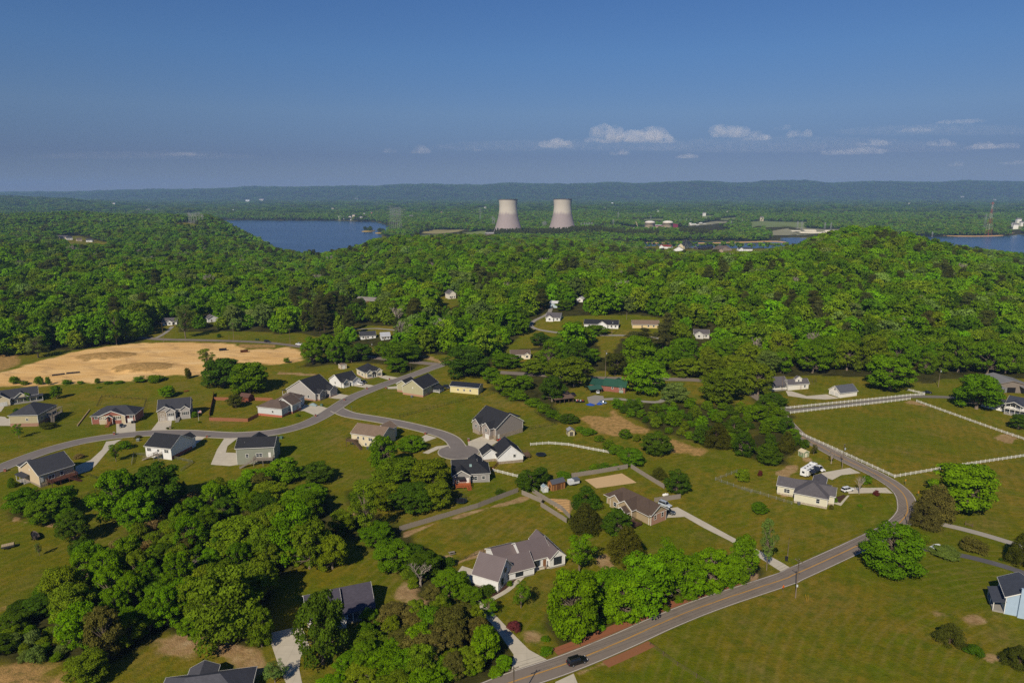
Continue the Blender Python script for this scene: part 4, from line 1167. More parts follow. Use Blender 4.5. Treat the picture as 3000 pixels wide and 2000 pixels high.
h.door('S', .86, .8, WHITE, v); h.win('S', .2, 1.2, 1.6, 1.4, v).win('S', .58, 1.1, 2.3, 1.5, (0, .8, L, D)).win('S', .84, 1.4, 1.1, 1.2, (0, .8, L, D))
sk = MB(); sk.box(L * .5 - .45, 3.2, h.h + 1.55, L * .5 + .45, 4.6, h.h + 2.1); sk.build('skylight', mat('plain', (150, 176, 170)), h.root)
h.deck(L * .06, -4.6, L * .46, -1.0, .9, mat('wood', (168, 92, 52)), ((L * .4, -4.6), (L * .44, -6.2), 1.4)); h.vol(L * .12, -2.6, L * .3, -.5, 3.0, 'shedS', .2, .2, False, wall=False); h.done()
# --- foreground
h = House('house', 'brown roofed brick ranch with timber porch posts and two cars at the side', 'house', '7', (1141, 247), (1271, 196), (748, 195), eave=137, wall=SD(166, 148, 118), roof=mat('shingle', (84, 70, 60)), depth=20)
L, D = h.L, h.D
h.h -= .7
h.vol(roof='hip', pitch=.66, ov=.9).vol(L * .02, -.8, L * .98, 9, h.h - .02, 'gy', .62, ov=.6)
h.panel('S', .5, -1, L * .95, h.h + .8, 'brick_panel', BRICKT, .02, .05, (L * .02, -.8, L * .98, 9)); h.wins('S', (.27, .75), z=1.7, w=1.0, h=1.5, vol=(L * .02, -.8, L * .98, 9))
h.vol(-2.5, D * .28, 4, D * .6, h.h - .1, 'gx', .7); h.vol(-1.2, D * .62, 4, D * .86, h.h - .15, 'gx', .75)
h.porch(-4.6, D * .32, -2.5, D * .54, 3.0, .9, 'W', mat('wood', (124, 74, 46)), 3, 'gx', .7, .3)
h.deck(-6.4, D * .04, -2.6, D * .3, .8, mat('wood', (84, 62, 50))); h.stairs((-4.6, D * .43, .9), (-7, D * .43, 0), 2.2, CONCW, False)
h.door('W', .5, .9, WOODR, (-2.5, D * .28, 4, D * .6)); h.win('W', .5, 1.5, 1.4, 1.4, (-1.2, D * .62, 4, D * .86)); h.gvent('S', vol=(L * .02, -.8, L * .98, 9), z=h.h + .9).done()
h = House('house', 'cream house with grey shingle hip roof inside the road bend', 'house', '4', (651, 1442), (812, 1342), (370, 1386), eave=1352, wall=SD(210, 204, 180), roof=SH_G, base=mat('stone', (170, 158, 140)), base_h=.8, main='L')
L, D = h.L, h.D
h.vol(roof='hip', pitch=.52).vol(L * .35, D - 3, L * .95, D + 6.5, h.h - .2, 'gy', .5).vol(L - 4, 2, L + 7, D * .55, h.h - .1, 'gx', .55).vol(L * .3, -2.0, L * .75, 5, h.h - .1, 'gy', .7)
h.win('W', .72, 1.6, 1.1, 1.6).win('N', .5, 1.4, 1.8, 1.4, (L * .35, D - 3, L * .95, D + 6.5)).win('W', .35, 1.4, 1.9, 1.4, (L * .35, D - 3, L * .95, D + 6.5))
h.win('S', .5, 1.4, 1.7, 1.5, (L * .3, -2, L * .75, 5), shut=BLACK); h.win('S', .15, 1.4, 1.2, 1.5); h.garage('S', .6, vol=(L - 4, 2, L + 7, D * .55), w=4.6); h.porch(L * .76, -1.6, L + 1, 0, 2.7, .4, n=3, pitch=.2)
h.vents([(L * .3, D * .6, h.h + 1.6)]); h.foot(L * .3, D, L, D + 6.5); h.foot(L, 2, L + 7, D * .55); h.done()
h = House('house', 'white board farmhouse with mauve grey standing seam metal roof near the road', 'house', '6', (2022, 812), (2168, 692), (1814, 748), eave=712, wall=WHT, roof=MET, trim=WHITE, base=CONCW, base_h=.5, main='L')
L, D = h.L, h.D
h.vol(roof='gy', pitch=1.0, ov=.35)
for k in range(1, 12):
    x = L * k / 12
    z1 = h.h + min(x, L - x) * 1.0 - .15
    MB().box(x - .03, -.05, .5, x + .03, 0, z1).build('board_strip', mat('plain', (190, 194, 198)), h.root) if k % 2 else None
h.wins('S', (.28, .74), z=1.1, w=1.1, h=1.9, trim=BLACK); h.win('S', .5, 4.2, .9, 1.1, trim=BLACK)
r1 = h
g = House('wall_group', '', '', '7', (100, 642), (418, 564), depth=12, eave=557, wall=WHT, roof=MET, base=CONCW, base_h=.4)
q = Matrix.Translation(h.root.location).inverted() if False else None
L2 = g.L
g.vol(0, 0, L2 * .72, 11, g.h, 'gx', .62, ov=.35).vol(L2 * .62, -1.6, L2, 12, g.h, 'gy', .9, ov=.35).vol(-7, 4, 1, 12, g.h - .1, 'gx', .5, ov=.35)
g.vol(-7.5, -2.5, 2, 5, g.h - .6, 'gx', .8, ov=.3)
g.wins('S', (.13, .33), z=.9, w=1.3, h=1.7, trim=BLACK, shut=mat('plain', (84, 96, 112))); g.win('S', .5, 1.0, 2.4, 2.2, (L2 * .62, -1.6, L2, 12), trim=BLACK)
g.win('S', .5, .9, 2.2, 1.5, (-7.5, -2.5, 2, 5), trim=BLACK); g.door('S', .53, .4, mat('wood', (130, 90, 60))); g.win('N', .8, 1.0, 1.6, 1.7, (-7, 4, 1, 12), trim=BLACK); g.win('W', .5, 1.0, 1.4, 1.7, (-7, 4, 1, 12), trim=BLACK)
MB().box(L2 * .48, -1.5, .3, L2 * .5, -1.3, g.h).build('porch_post', mat('wood', (130, 90, 60)), g.root)
g.foot(-8, -3, L2, 12); g.done()
h.done()
bpy.context.view_layer.update()
for ch in list(g.root.children):        # the long wing belongs to the same farmhouse
    mw = g.root.matrix_world @ ch.matrix_basis
    ch.parent = h.root
    ch.matrix_basis = h.root.matrix_world.inverted() @ mw
bpy.data.objects.remove(g.root)
h = House('house', 'low house with dark shingle roof and front porch half hidden by an oak', 'house', '6', (440, 1135), (988, 1012), depth=11.5, eave=938, wall=SD(206, 204, 200), roof=mat('shingle', (74, 70, 80)))
L, D = h.L, h.D
h.h = 3.2
h.vol(0, 0, L * .5, D, 3.2, 'gx', .6).vol(L * .42, 2.2, L, D, 3.4, 'gx', .62, ov=.5).vol(L * .3, -2.0, L * .55, 5, 3.1, 'gy', .75)
h.porch(L * .55, -.6, L + .2, 2.2, 3.1, .6, 'S', n=5, roof='shed', pitch=.2, post=.26); h.win('S', .7, 1.3, 1.8, 1.5, (0, 2.2, L, D)).win('S', .9, 1.3, 1.2, 1.5, (0, 2.2, L, D)).win('S', .5, 1.2, 1.7, 1.4, (L * .3, -2, L * .55, 5)).done()
h = House('house', 'charcoal hip roof of a house cut by the bottom edge', 'house', '5', (1275, 1960), (2060, 1850), depth=12, h=3.2, wall=SD(170, 160, 140), roof=mat('shingle', (80, 80, 86)))
h.vol(roof='hip', pitch=.62).vol(h.L * .25, h.D - 3, h.L * .55, h.D + 2, 3.3, 'gy', .5).vol(h.L * .45, -2, h.L * .75, 4, 3.1, 'gy', .7).wins('S', (.2, .5, .8)).done()
h = House('house', 'light blue two storey house with porch at the right picture edge', 'house', '8', (2112, 988), (2430, 1052), depth=10, eave=792, wall=SD(168, 188, 206), roof=mat('shingle', (72, 76, 86)))
h.h = min(h.h, 5.2)
L, D = h.L, h.D
h.vol(roof='gy', pitch=.6).wins('S', (.75,), z=1.2, w=1.4).win('S', .75, 3.6, 1.4, 1.3)
MB().box(L * .34, -.75, -1, L * .34 + 1.7, 0, h.h + 3.2).build('chimney', SD(168, 188, 206), h.root)
h.porch(-2.6, .2, 0, D * .8, 2.6, .4, 'W', n=3, pitch=.34).win('W', .6, 1.1, 1.6, 1.6).done()
# --- right field and farm
h = House('house', 'white cottage with grey roof, dormer and garage at the forest foot', 'house', '4', (320, 421), (492, 407), (256, 404), eave=372, wall=SD(224, 218, 204), roof=SH_G)
L, D = h.L, h.D
h.h = 3.6
h.vol(roof='gx', pitch=.95).garage('W', .3, w=2.7); h.garage('W', .72, w=2.7); h.win('W', .5, 4.2, 1.3, 1.3)
h.vol(L * .38, .8, L * .68, D * .5, h.h + 2.6, 'gy', .7, .25, False); h.win('S', .5, h.h + .9, .9, 1.2, (L * .38, .8, L * .68, D * .5)); h.door('S', .62, .3, mat('plain', (190, 180, 165))); h.win('S', .82, 1.2, 1.0, 1.3)
h.vol(-9, D * .4, 1, D + 7, 3.0, 'gx', .7); h.porch(-12, D * .1, -1, D * .4, 2.7, .5, 'S', n=4, pitch=.25); h.done()
h = House('garage_building', 'white two door garage with grey roof beside the farm lane', 'garage', '4', (766, 486), (909, 467), (670, 452), eave=441, wall=SD(228, 222, 210), roof=mat('shingle', (88, 90, 98)))
h.vol(roof='gx', pitch=.75).garage('W', .28, w=2.7); h.garage('W', .7, w=2.7); h.win('W', .5, h.h + .5, .9, 1.0).done()
h = House('barn', 'weathered grey barn with broad metal roof and open bays', 'barn', '4', (2095, 452), (2440, 462), depth=20, h=4.2, wall=mat('wood', (128, 118, 108)), roof=mat('metal_roof', (128, 126, 124)), trim=WOODG)
L, D = h.L, h.D
h.vol(0, 3, L, D, 4.2, 'gy', .26, ov=.6); h.panel('S', .5, -.2, 4.5, 3.3, 'dark_bay', BLACK, .03, .06, (0, 3, L, D)); h.panel('S', .3, -.2, 4, 3, 'metal_panel', mat('steel', (168, 170, 172)), .03, .07, (0, 3, L, D))  # black panel paints in the shaded inside of the open front
h.vol(0, -1.5, L * .22, 3, 3.6, 'shedS', .12, .3, False, wall=False); h.vol(L * .7, -1.5, L, 3, 3.6, 'shedS', .12, .3, False, wall=False)
for x in (.01, .2, .72, .99): MB().bar((L * x, -1.3, -.5), (L * x, -1.3, 3.7), .22).build('barn_post', WOODD, h.root)
h.done()
h = House('house', 'white two storey farmhouse with columned double porch by the barn', 'house', '4', (2190, 612), (2460, 672), depth=10, h=5.6, wall=WHT, roof=mat('shingle', (60, 64, 74)))
L, D = h.L, h.D
h.vol(roof='gx', pitch=.5).vol(-11, 1, 1, D - 1, 3.2, 'gx', .5).porch(0, -2.8, L, 0, 5.4, .5, 'S', n=7, roof=None)
h.vol(L * .0, -2.8, L * .55, 3, 5.4, 'gy', .45, .35, False, wall=False); h.deck(0, -2.7, L, 0, 3.1, WHITE, posts=False, name='balcony')
h.wins('S', (.1, .28, .46, .64), z=1.2, w=1.1, h=1.5, shut=BLACK); h.wins('S', (.1, .28, .46, .64), z=3.7, w=1.1, h=1.4, shut=BLACK); h.wins('S', (.2, .5, .8), z=1.1, vol=(-11, 1, 1, D - 1), shut=BLACK)
h.foot(-11, 0, 0, D); h.chimney(-6, 5, 5.4, mat('brick', (160, 150, 140)), .7); h.done()
# --- brick house with green roof and its sheds
h = House('house', 'red brick house with green metal roof and brick chimney', 'house', '3', (1080, 424), (1268, 446), depth=9, eave=377, wall=BRICK, roof=mat('metal_roof', (44, 82, 64)), trim=mat('plain', (40, 84, 62)))
L, D = h.L, h.D
h.h = max(3.4, min(h.h, 4.4))
h.vol(roof='gx', pitch=.6).vol(-8, 1.5, 2, D - .5, h.h - .8, 'shedS', .22).vol(L * .3, 4, L * .6, D + 5, h.h, 'gy', .6)
h.win('S', .8, 1.9, 1.8, 1.5, trim=WHITE).win('S', .42, 1.7, .8, 1.6, trim=WHITE); h.garage('S', .82, z=-.5, w=2.4, h=1.9, m=mat('plain', (40, 104, 72))); h.chimney(L * .86, D * .7, h.h + 4.2, BRICK, 1.1).done()
h = House('carport', 'small green roofed carport sheltering a white car', 'carport', '3', (968, 452), (1066, 442), depth=6, h=2.6, wall=None, roof=mat('metal_roof', (52, 88, 74)), trim=mat('plain', (50, 84, 66)))
h.vol(h=2.6, roof='gx', pitch=.4, wall=False)
for x, y in ((0, 0), (h.L, 0), (0, h.D), (h.L, h.D)): MB().bar((x, y, -.5), (x, y, 2.7), .16).build('post', WOODD, h.root)
h.done()
h = House('open_shed', 'open pole shed with sagging rusty brown roof full of clutter', 'shed', '3', (668, 548), (822, 528), depth=9, h=3.0, wall=mat('wood', (74, 60, 50)), roof=mat('metal_roof', (112, 92, 78)), trim=WOODD)
h.vol(h=3.0, roof='shedS', pitch=.16, ov=.6, wall=False)
h.W.box(0, h.D - .15, -.5, h.L, h.D, 4.4); h.W.box(h.L - .15, 1, -.5, h.L, h.D, 3.6)
for k in range(5): MB().bar((h.L * k / 4, .1, -.6), (h.L * k / 4, .1, 3.05), .18).build('post', WOODD, h.root)
h.done()
# --- houses among the trees on the slope
def cottage(label, z, near, right, left=None, depth=8, hh=3.0, wall=WHT, roof=SH_G, rt='gx', pitch=.55, name='house', cat='house', gable=None, door=True, wn=(.2, .5, .8), trim=None):
    h = House(name, label, cat, z, near, right, left, depth if left is None else None, None, hh, wall, roof, trim)
    h.vol(roof=rt, pitch=pitch)
    if gable: h.vol(h.L * gable[0], -1.6, h.L * gable[1], 4, hh - .1, 'gy', .7); h.win('S', .5, 1.1, 1.5, 1.4, (h.L * gable[0], -1.6, h.L * gable[1], 4))
    if wn: h.wins('S', wn, z=1.1, w=1.2, h=1.4)
    if door: h.door('S', .36, .3, mat('plain', (120, 110, 100)))
    h.done()
    return h
cottage('white ranch with brown roof in front of the dark round tree', '3', (285, 150), (448, 146), wall=SD(224, 214, 190), roof=SH_M, gable=(.68, 1.0))
h = cottage('small white cottage with porch gable on the lane bend', 'c', (570, 1254), (686, 1256), depth=11, wall=WHT, roof=SH_G, gable=(.02, .52))
cottage('long white house with charcoal roof behind the lane', 'c', (888, 1310), (1172, 1320), depth=10, wall=WHT, roof=SH_B, gable=(.38, .68), wn=(.15, .8, .92))
cottage('tan ranch house with brown roof at the lane end', 'c', (1292, 1314), (1512, 1316), depth=9, wall=SD(214, 190, 140), roof=SH_T, wn=(.6, .8))
cottage('small grey cottage with pale gable at the wood edge', 'c', (1806, 1396), (1930, 1402), depth=9, hh=3.2, wall=SD(200, 198, 190), roof=SH_G, gable=(.02, .6))
cottage('tall pale blue shed with white roof deep in the trees', 'c', (600, 1146), (662, 1146), depth=8, hh=4.6, wall=SD(176, 192, 200), roof=mat('metal_roof', (216, 216, 214)), name='shed', cat='shed', wn=None, pitch=.3)
cottage('little grey roofed shed topping the wooded slope', 'c', (826, 1098), (876, 1098), depth=7, wall=WHT, roof=mat('metal_roof', (190, 190, 188)), rt='gy', name='shed', cat='shed', wn=(.5,))
cottage('white two storey house on the grassy knoll', 'b', (1612, 1072), (1668, 1066), depth=10, hh=5.2, wall=SD(222, 214, 202), roof=SH_G, rt='gy', pitch=.8)
cottage('brown walled house with grey roof behind round trees', 'b', (840, 1100), (990, 1092), depth=9, wall=SD(120, 96, 76), roof=mat('shingle', (130, 124, 118)))
cottage('pale house roof showing between pines near the lane', 'b', (872, 1412), (1000, 1396), depth=9, wall=WHT, roof=SH_D)
cottage('light grey house corner beside the bare tree', 'b', (1046, 1416), (1120, 1406), depth=8, wall=SD(212, 214, 214), roof=mat('metal_roof', (176, 178, 182)))
cottage('white bungalow in the trees above the sandy lot', 'a', (1362, 1292), (1478, 1284), depth=9, wall=WHT, roof=SH_G, gable=(.3, .7))
cottage('white gabled garage in the trees right of the bungalow', 'a', (1738, 1268), (1822, 1258), depth=8, hh=3.4, wall=WHT, roof=SH_G, rt='gy', name='garage_building', cat='garage', wn=None)
for i, (lb, x0, y0, x1, wl_, rf, dp) in enumerate((('long cream building in the distant left clearing', 470, 572, 560, CREAM, SH_G, 14), ('white building beside the cream one in the distant left clearing', 556, 578, 606, WHT, SH_D, 14),
     ('tan gabled house among trees of the distant left clearing', 642, 590, 686, TAN, SH_M, 12), ('white house with dark roof at right of the distant left clearing', 720, 596, 772, WHT, SH_D, 12))):
    cottage(lb, 'a', (x0, y0), (x1, y0), depth=dp, hh=4.6, wall=wl_, roof=rf)
# --- lakeside houses
cottage('white lakeside house with red roof and two gables', 'e', (808, 606), (962, 606), depth=16, hh=6, wall=WHT, roof=mat('shingle', (128, 62, 52)), gable=(.02, .4))
cottage('cream lakeside house with steep black roof', 'e', (1140, 608), (1252, 606), depth=14, hh=7, wall=SD(206, 190, 158), roof=SH_B, rt='gx', pitch=.9, gable=(.05, .45))
cottage('white gabled lakeside house with grey roof, nearest the wood', 'e', (1000, 648), (1150, 652), depth=14, hh=5, wall=WHT, roof=SH_G, rt='gy', pitch=.6)
cottage('long low black roofed boathouse at the lake', 'e', (1335, 616), (1550, 612), depth=14, hh=4.5, wall=mat('wood', (60, 56, 56)), roof=mat('metal_roof', (36, 38, 46)), name='boathouse', cat='boathouse')
cottage('big brown lakeside house with hip roof', 'e', (1590, 634), (1800, 630), depth=20, hh=5, wall=SD(140, 122, 104), roof=SH_M, rt='hip', pitch=.8, gable=(.4, .7))
cottage('small tan and white house before the brown lakeside house', 'e', (1565, 652), (1685, 652), depth=12, hh=5, wall=SD(168, 146, 120), roof=SH_M, gable=(.55, .95))
cottage('white lakeside house farthest right with twin gables', 'e', (1902, 636), (2090, 632), depth=14, hh=5, wall=WHT, roof=SH_D, gable=(.02, .32))
# --- sheds
def shed(label, z, near, right, left, hh, wall, roof, rt='gx', pitch=.5, trim=None, doorf='S', name='shed', doorm=None):
    h = House(name, label, 'shed', z, near, right, left, None, None, hh, wall, roof, trim)
    h.vol(roof=rt, pitch=pitch, ov=.15)
    h.panel(doorf, .5, .1, min(1.8, h.L * .5), hh * .8, 'door', doorm or trim or WHITE, .02, .06)
    h.win('W' if doorf == 'S' else 'S', .5, 1.1, .7, .8).done()
    return h
shed('beige garden shed with grey metal roof beside straw field', '3', (776, 815), (834, 812), (745, 795), 2.4, SD(196, 184, 150), mat('metal_roof', (150, 150, 150)), 'gy', .6, mat('plain', (90, 84, 74)))
h = shed('brown wooden barn shed with rounded grey roof in fenced yard', '3', (640, 1290), (750, 1264), (586, 1268), 2.7, mat('wood', (168, 118, 70)), mat('metal_roof', (82, 84, 90)), 'gx', .75, mat('wood', (104, 70, 42)))
for x in (.2, .8): h.panel('S', x, .2, .9, 2.0, 'door', mat('wood', (120, 82, 50)), .02, .06)
shed('little white and blue chicken coop beside the barn shed', '3', (562, 1302), (604, 1296), (526, 1286), 1.9, SD(188, 196, 200), mat('metal_roof', (140, 158, 170)), 'gy', .7)
shed('green and cream garden shed by the hedge near the camper', '4', (450, 1002), (496, 992), (398, 984), 2.3, SD(120, 140, 104), mat('metal_roof', (206, 192, 158)), 'gy', .5, mat('plain', (214, 206, 178)))
shed('red brown barn shed behind the wooden yard fence', '2', (84, 672), (132, 652), (14, 660), 2.6, mat('wood', (126, 72, 52)), mat('shingle', (96, 70, 60)), 'gy', .7, mat('wood', (90, 54, 40)))
shed('stone outbuilding with flat top behind the white gabled house', '2', (880, 388), (928, 380), (826, 382), 2.6, mat('stone', (196, 178, 150)), SH_T, 'gy', .2)
# ------------------------------------------------------------------ fences
def resample(pts, step):
    P = [Vector((p[0], p[1])) for p in pts]
    out = [P[0]]
    for a, b in zip(P, P[1:]):
        n = max(1, round((b - a).length / step))
        out += [a.lerp(b, k / n) for k in range(1, n + 1)]
    return [hz(p) for p in out]

_post = {}
def rail_fence(name, label, zpts, h=1.35, rails=(.35, .72, 1.1), m=None, step=2.6, post=.14, rail=(.045, .15), group=None):
    m = m or WHITE
    P = resample([at(*p) for p in zpts], step)
    while len(P) > 100:
        step *= 1.1
        P = resample([at(*p) for p in zpts], step)
    o = P[0]
    root = empty(name, o, 0, label, 'fence', group)
    k = (h, post, m.name)
    if k not in _post:
        mb = MB()
        mb.box(-post / 2, -post / 2, -.5, post / 2, post / 2, h)
        mb.mesh([(-post * .65, -post * .65, h), (post * .65, -post * .65, h), (post * .65, post * .65, h), (-post * .65, post * .65, h), (0, 0, h + post * .6)], [(3, 2, 1, 0), (0, 1, 4), (1, 2, 4), (2, 3, 4), (3, 0, 4)])
        _post[k] = mb.data('post', m)
    for p in P:
        q = bpy.data.objects.new('post', _post[k])
        COL.objects.link(q)
        q.parent = root
        q.location = p - o
    for z in rails:
        mb = MB()
        for a, b in zip(P, P[1:]):
            mb.bar(a - o + Vector((0, 0, z)), b - o + Vector((0, 0, z)), rail[0], rail[1])
        mb.build('rail', m, root)
    return root

def board_fence(name, label, zpts, h=1.9, m=None, group=None):
    """close boarded fence: uneven upright boards, posts and two rails"""
    m = m or WOODG
    P = resample([at(*p) for p in zpts], 2.4)
    o = P[0]
    root = empty(name, o, 0, label, 'fence', group)
    mb = MB()
    r = random.Random(len(P))
    for a, b in zip(P, P[1:]):
        n = max(2, int((b - a).length / .3))
        d = (b - a).normalized()
        sdv = Vector((-d.y, d.x, 0))
        for k in range(n):
            p, q = a.lerp(b, k / n + .004), a.lerp(b, (k + 1) / n - .004)
            t = h + r.uniform(-.1, .06)
            off = sdv * r.uniform(.0, .02)
            p, q = p - o + off, q - o + off
            mb.mesh([p + Vector((0, 0, -.15)), q + Vector((0, 0, -.15)), q + Vector((0, 0, t)), p + Vector((0, 0, t))] + [v + sdv * .025 for v in (p + Vector((0, 0, -.15)), q + Vector((0, 0, -.15)), q + Vector((0, 0, t)), p + Vector((0, 0, t)))],
                    [(0, 1, 2, 3), (7, 6, 5, 4), (0, 4, 5, 1), (1, 5, 6, 2), (2, 6, 7, 3), (3, 7, 4, 0)])
    mb.build('board_panel', m, root)
    for p in P: MB().box(-.06, .06, -.4, .06, .18, h - .08).build('post', m, root, loc=p - o)
    for z in (.4, h - .4):
        mb = MB()
        for a, b in zip(P, P[1:]): mb.bar(a - o + Vector((0, .05, z)), b - o + Vector((0, .05, z)), .05, .09)
        mb.build('rail', m, root)
    return root

def wire_fence(label, zpts, h=1.2, m=None, step=3.0, wires=(.3, .6, .9, 1.15), name='wire_fence', group=None, w=.03, post=.1):
    return rail_fence(name, label, zpts, h, wires, m or mat('plain', (70, 70, 66)), step, post, (w, w), group)
GW = 'white rail fences round the paddock'
rail_fence('rail_fence', 'white rail fence on the far side of the straight farm lane', [('4', 225, 590), ('4', 700, 540), ('4', 1372, 470), ('4', 1495, 464)], group=GW)
rail_fence('rail_fence', 'short white rail fence spur leading to the big oak', [('4', 1493, 458), ('4', 1350, 424)], group=GW)
rail_fence('rail_fence', 'white rail fence between the farm lane and the green paddock', [('4', 228, 636), ('4', 700, 580), ('4', 1372, 502)], group=GW)
rail_fence('rail_fence', 'white rail fence along the far right side of the paddock', [('4', 1425, 520), ('4', 1800, 655), ('4', 2352, 848), ('4', 2650, 960)], group=GW)
rail_fence('rail_fence', 'white rail fence separating the paddock from the bending road', [('4', 305, 748), ('4', 700, 925), ('4', 1235, 1172)], group=GW)
rail_fence('rail_fence', 'white rail fence on the near side of the paddock behind the bright oak', [('4', 1240, 1172), ('4', 1550, 1118), ('4', 1820, 1072), ('4', 2352, 992), ('4', 2700, 938)], group=GW)
rail_fence('rail_fence', 'curved white rail fence behind the white farmhouse gable', [('3', 452, 896), ('3', 610, 884), ('3', 780, 897), ('3', 950, 930), ('3', 1168, 970)])
rail_fence('rail_fence', 'short white rail fence beside the round dark trees', [('3', 130, 1118), ('3', 345, 1172)])
rail_fence('rail_fence', 'tiny white fence by the parked red pickup', [('3', 98, 1030), ('3', 170, 988)], .9, (.3, .8))
rail_fence('yard_gate', 'orange wooden gate closing the yard beside the grey house', [('3', 76, 1120), ('3', 130, 1116)], 1.5, (.3, .6, .9, 1.2, 1.4), mat('wood', (196, 132, 60)), 1.5)
rail_fence('rail_fence', 'short brown rail fence below the stone base of the farmhouse', [('3', 135, 1098), ('3', 180, 1052)], 1.3, (.3, .6, .9, 1.2), mat('wood', (118, 70, 44)))
board_fence('board_fence', 'grey weathered board fence along the upper edge of the near pasture', [('6', 1200, 302), ('6', 1500, 212), ('3', 0, 1432), ('3', 200, 1352), ('3', 345, 1298)])
board_fence('board_fence', 'grey board fence running down past the planted garden rows', [('3', 378, 1318), ('3', 560, 1395), ('7', 240, 95), ('7', 455, 232)])
board_fence('board_fence', 'second grey board fence beside the garden rows', [('3', 470, 1302), ('3', 560, 1360), ('3', 720, 1455), ('7', 484, 200)])
board_fence('board_fence', 'grey board fence overgrown with bushes behind the sand arena', [('3', 808, 1170), ('3', 1000, 1142), ('3', 1290, 1092)])
board_fence('board_fence', 'grey board fence right of the sand arena', [('3', 1318, 1090), ('3', 1460, 1180), ('3', 1606, 1268)])
board_fence('board_fence', 'short grey board fence by the white propane tank', [('3', 1520, 1385), ('3', 1745, 1352)])
WB = mat('wood', (148, 98, 70))
board_fence('board_fence', 'reddish brown board fence enclosing the small back yard, front run', [('1', 1804, 682), ('1', 2135, 692), ('1', 2226, 645)], 1.8, WB)
board_fence('board_fence', 'reddish brown board fence of the small back yard, left run in shade', [('1', 1842, 452), ('1', 1835, 505), ('1', 1804, 645)], 1.8, WB)
board_fence('board_fence', 'reddish brown board fence of the small back yard, far run', [('1', 1846, 506), ('1', 1980, 508)], 1.8, WB)
board_fence('board_fence', 'reddish brown board fence between barn shed and grey house', [('2', 140, 655), ('2', 290, 660)], 1.8, WB)
MBK = mat('plain', (34, 34, 36))
wire_fence('black metal fence round the lawn behind the brick split level house', [('1', 835, 562), ('1', 880, 476), ('1', 1262, 504), ('1', 1226, 628)], 1.4, MBK, 2.4, (.2, .75, 1.3), 'metal_fence')
wire_fence('long black metal fence slanting across the lawn below the yellow garage', [('2', 1385, 802), ('2', 1800, 690), ('2', 2252, 578)], 1.4, MBK, 2.4, (.2, .75, 1.3), 'metal_fence')
wire_fence('black fence along the hedge uphill of the garden shed', [('3', 490, 612), ('3', 680, 720)], 1.4, MBK, 2.4, (.2, .75, 1.3), 'metal_fence')
wire_fence('black fence behind the taupe gabled house', [('3', 420, 762), ('3', 640, 722)], 1.4, MBK, 2.4, (.2, .75, 1.3), 'metal_fence')
wire_fence('thin black wire fence along the lower edge of the near pasture', [('6', 1600, 590), ('6', 1900, 480), ('6', 2281, 385)], 1.2, MBK)
wire_fence('pale wire fence left of the cream house in the road bend', [('4', -60, 1275), ('4', 150, 1340), ('4', 352, 1402)], 1.3, mat('plain', (140, 142, 136)))
wire_fence('pale wire pen corner around the yellowish round tree', [('3', 2230, 1128), ('3', 2045, 1195), ('3', 2200, 1250), ('3', 2352, 1305)], 1.4, mat('plain', (140, 142, 136)))
wire_fence('wire pasture fence running down to the bottom edge right of the road', [('7', 1150, 1255), ('7', 1380, 1425), ('7', 1540, 1525), ('7', 1720, 1640)], 1.2, mat('wood', (110, 92, 74)), 5.5)
wire_fence('wooden rail fence left of the white black roofed house', [('1', 1135, 1062), ('1', 1152, 976), ('1', 1262, 985)], 1.3, mat('wood', (120, 120, 92)), 2.6, (.4, .8, 1.2), 'rail_fence', w=.09)
wire_fence('wooden rail fence right of the white black roofed house', [('1', 1492, 1008), ('1', 1662, 1046), ('1', 1560, 1120)], 1.3, mat('wood', (120, 120, 92)), 2.6, (.4, .8, 1.2), 'rail_fence', w=.09)
wire_fence('wire fence crossing the lawn below the cream gabled house', [('1', 640, 1372), ('1', 820, 1300), ('1', 880, 1200), ('1', 740, 1148)], 1.2, MBK, 3.2)
rail_fence('garden_edging', 'low curved stone edging on the lawn left of the brick house', [('1', 668, 728), ('1', 720, 660), ('1', 772, 592)], .45, (.1, .2, .3), mat('stone', (150, 130, 100)), 1.2, .4, (.35, .2))
rail_fence('field_gate', 'bare wooden gate posts standing in the right field', [('8', 1790, 250), ('8', 1850, 268)], 1.4, (.5, .9), mat('wood', (110, 92, 74)), 2.5)

# ------------------------------------------------------------------ poles and lines
POLEM = mat('wood', (118, 104, 88))
def pole(z, x, y, top, label, arm=True, trans=False, P=None, hh=None, name='utility_pole', cat='utility pole', r=.16, m=None, az=.5):
    P = P or at(z, x, y)
    h = hh or height_to(P, z, top)
    root = empty(name, P, 0, label, cat)
    MB().tube([(0, 0, -.5), (0, 0, h * .5), (0, 0, h)], [r, r * .85, r * .65], 8).build('pole', m or POLEM, root, True)
    if arm:
        d = Vector((math.cos(az), math.sin(az), 0))
        a = MB().bar(-d * 1.25 + Vector((0, 0, h - .5)), d * 1.25 + Vector((0, 0, h - .5)), .1, .13)
        a.bar(-d * .6 + Vector((0, 0, h - .55)), Vector((0, 0, h - 1.2)), .04).bar(d * .6 + Vector((0, 0, h - .55)), Vector((0, 0, h - 1.2)), .04)
        ar = a.build('crossarm', m or POLEM, root)
        for s_ in (-1.1, 0, 1.1):
            MB().lathe([(.03, 0), (.07, .05), (.05, .1), (.07, .15), (.03, .2), (0, .22)], 8, d * s_ + Vector((0, 0, h - .43 if s_ else h))).build('insulator', mat('plain', (150, 140, 130)), ar)
    if trans:
        tr = MB().lathe([(0, 0), (.26, 0), (.28, .1), (.28, .8), (.2, .9), (0, .92)], 12, (.42, 0, h - 2.4)).build('transformer', mat('plain', (160, 166, 168)), root, True)
    return P, h, root
PW = {}
sh = at('7', 200, 1472)
b0 = hz((sh.x - 13.4 * .39, sh.y - 13.4 * .92))
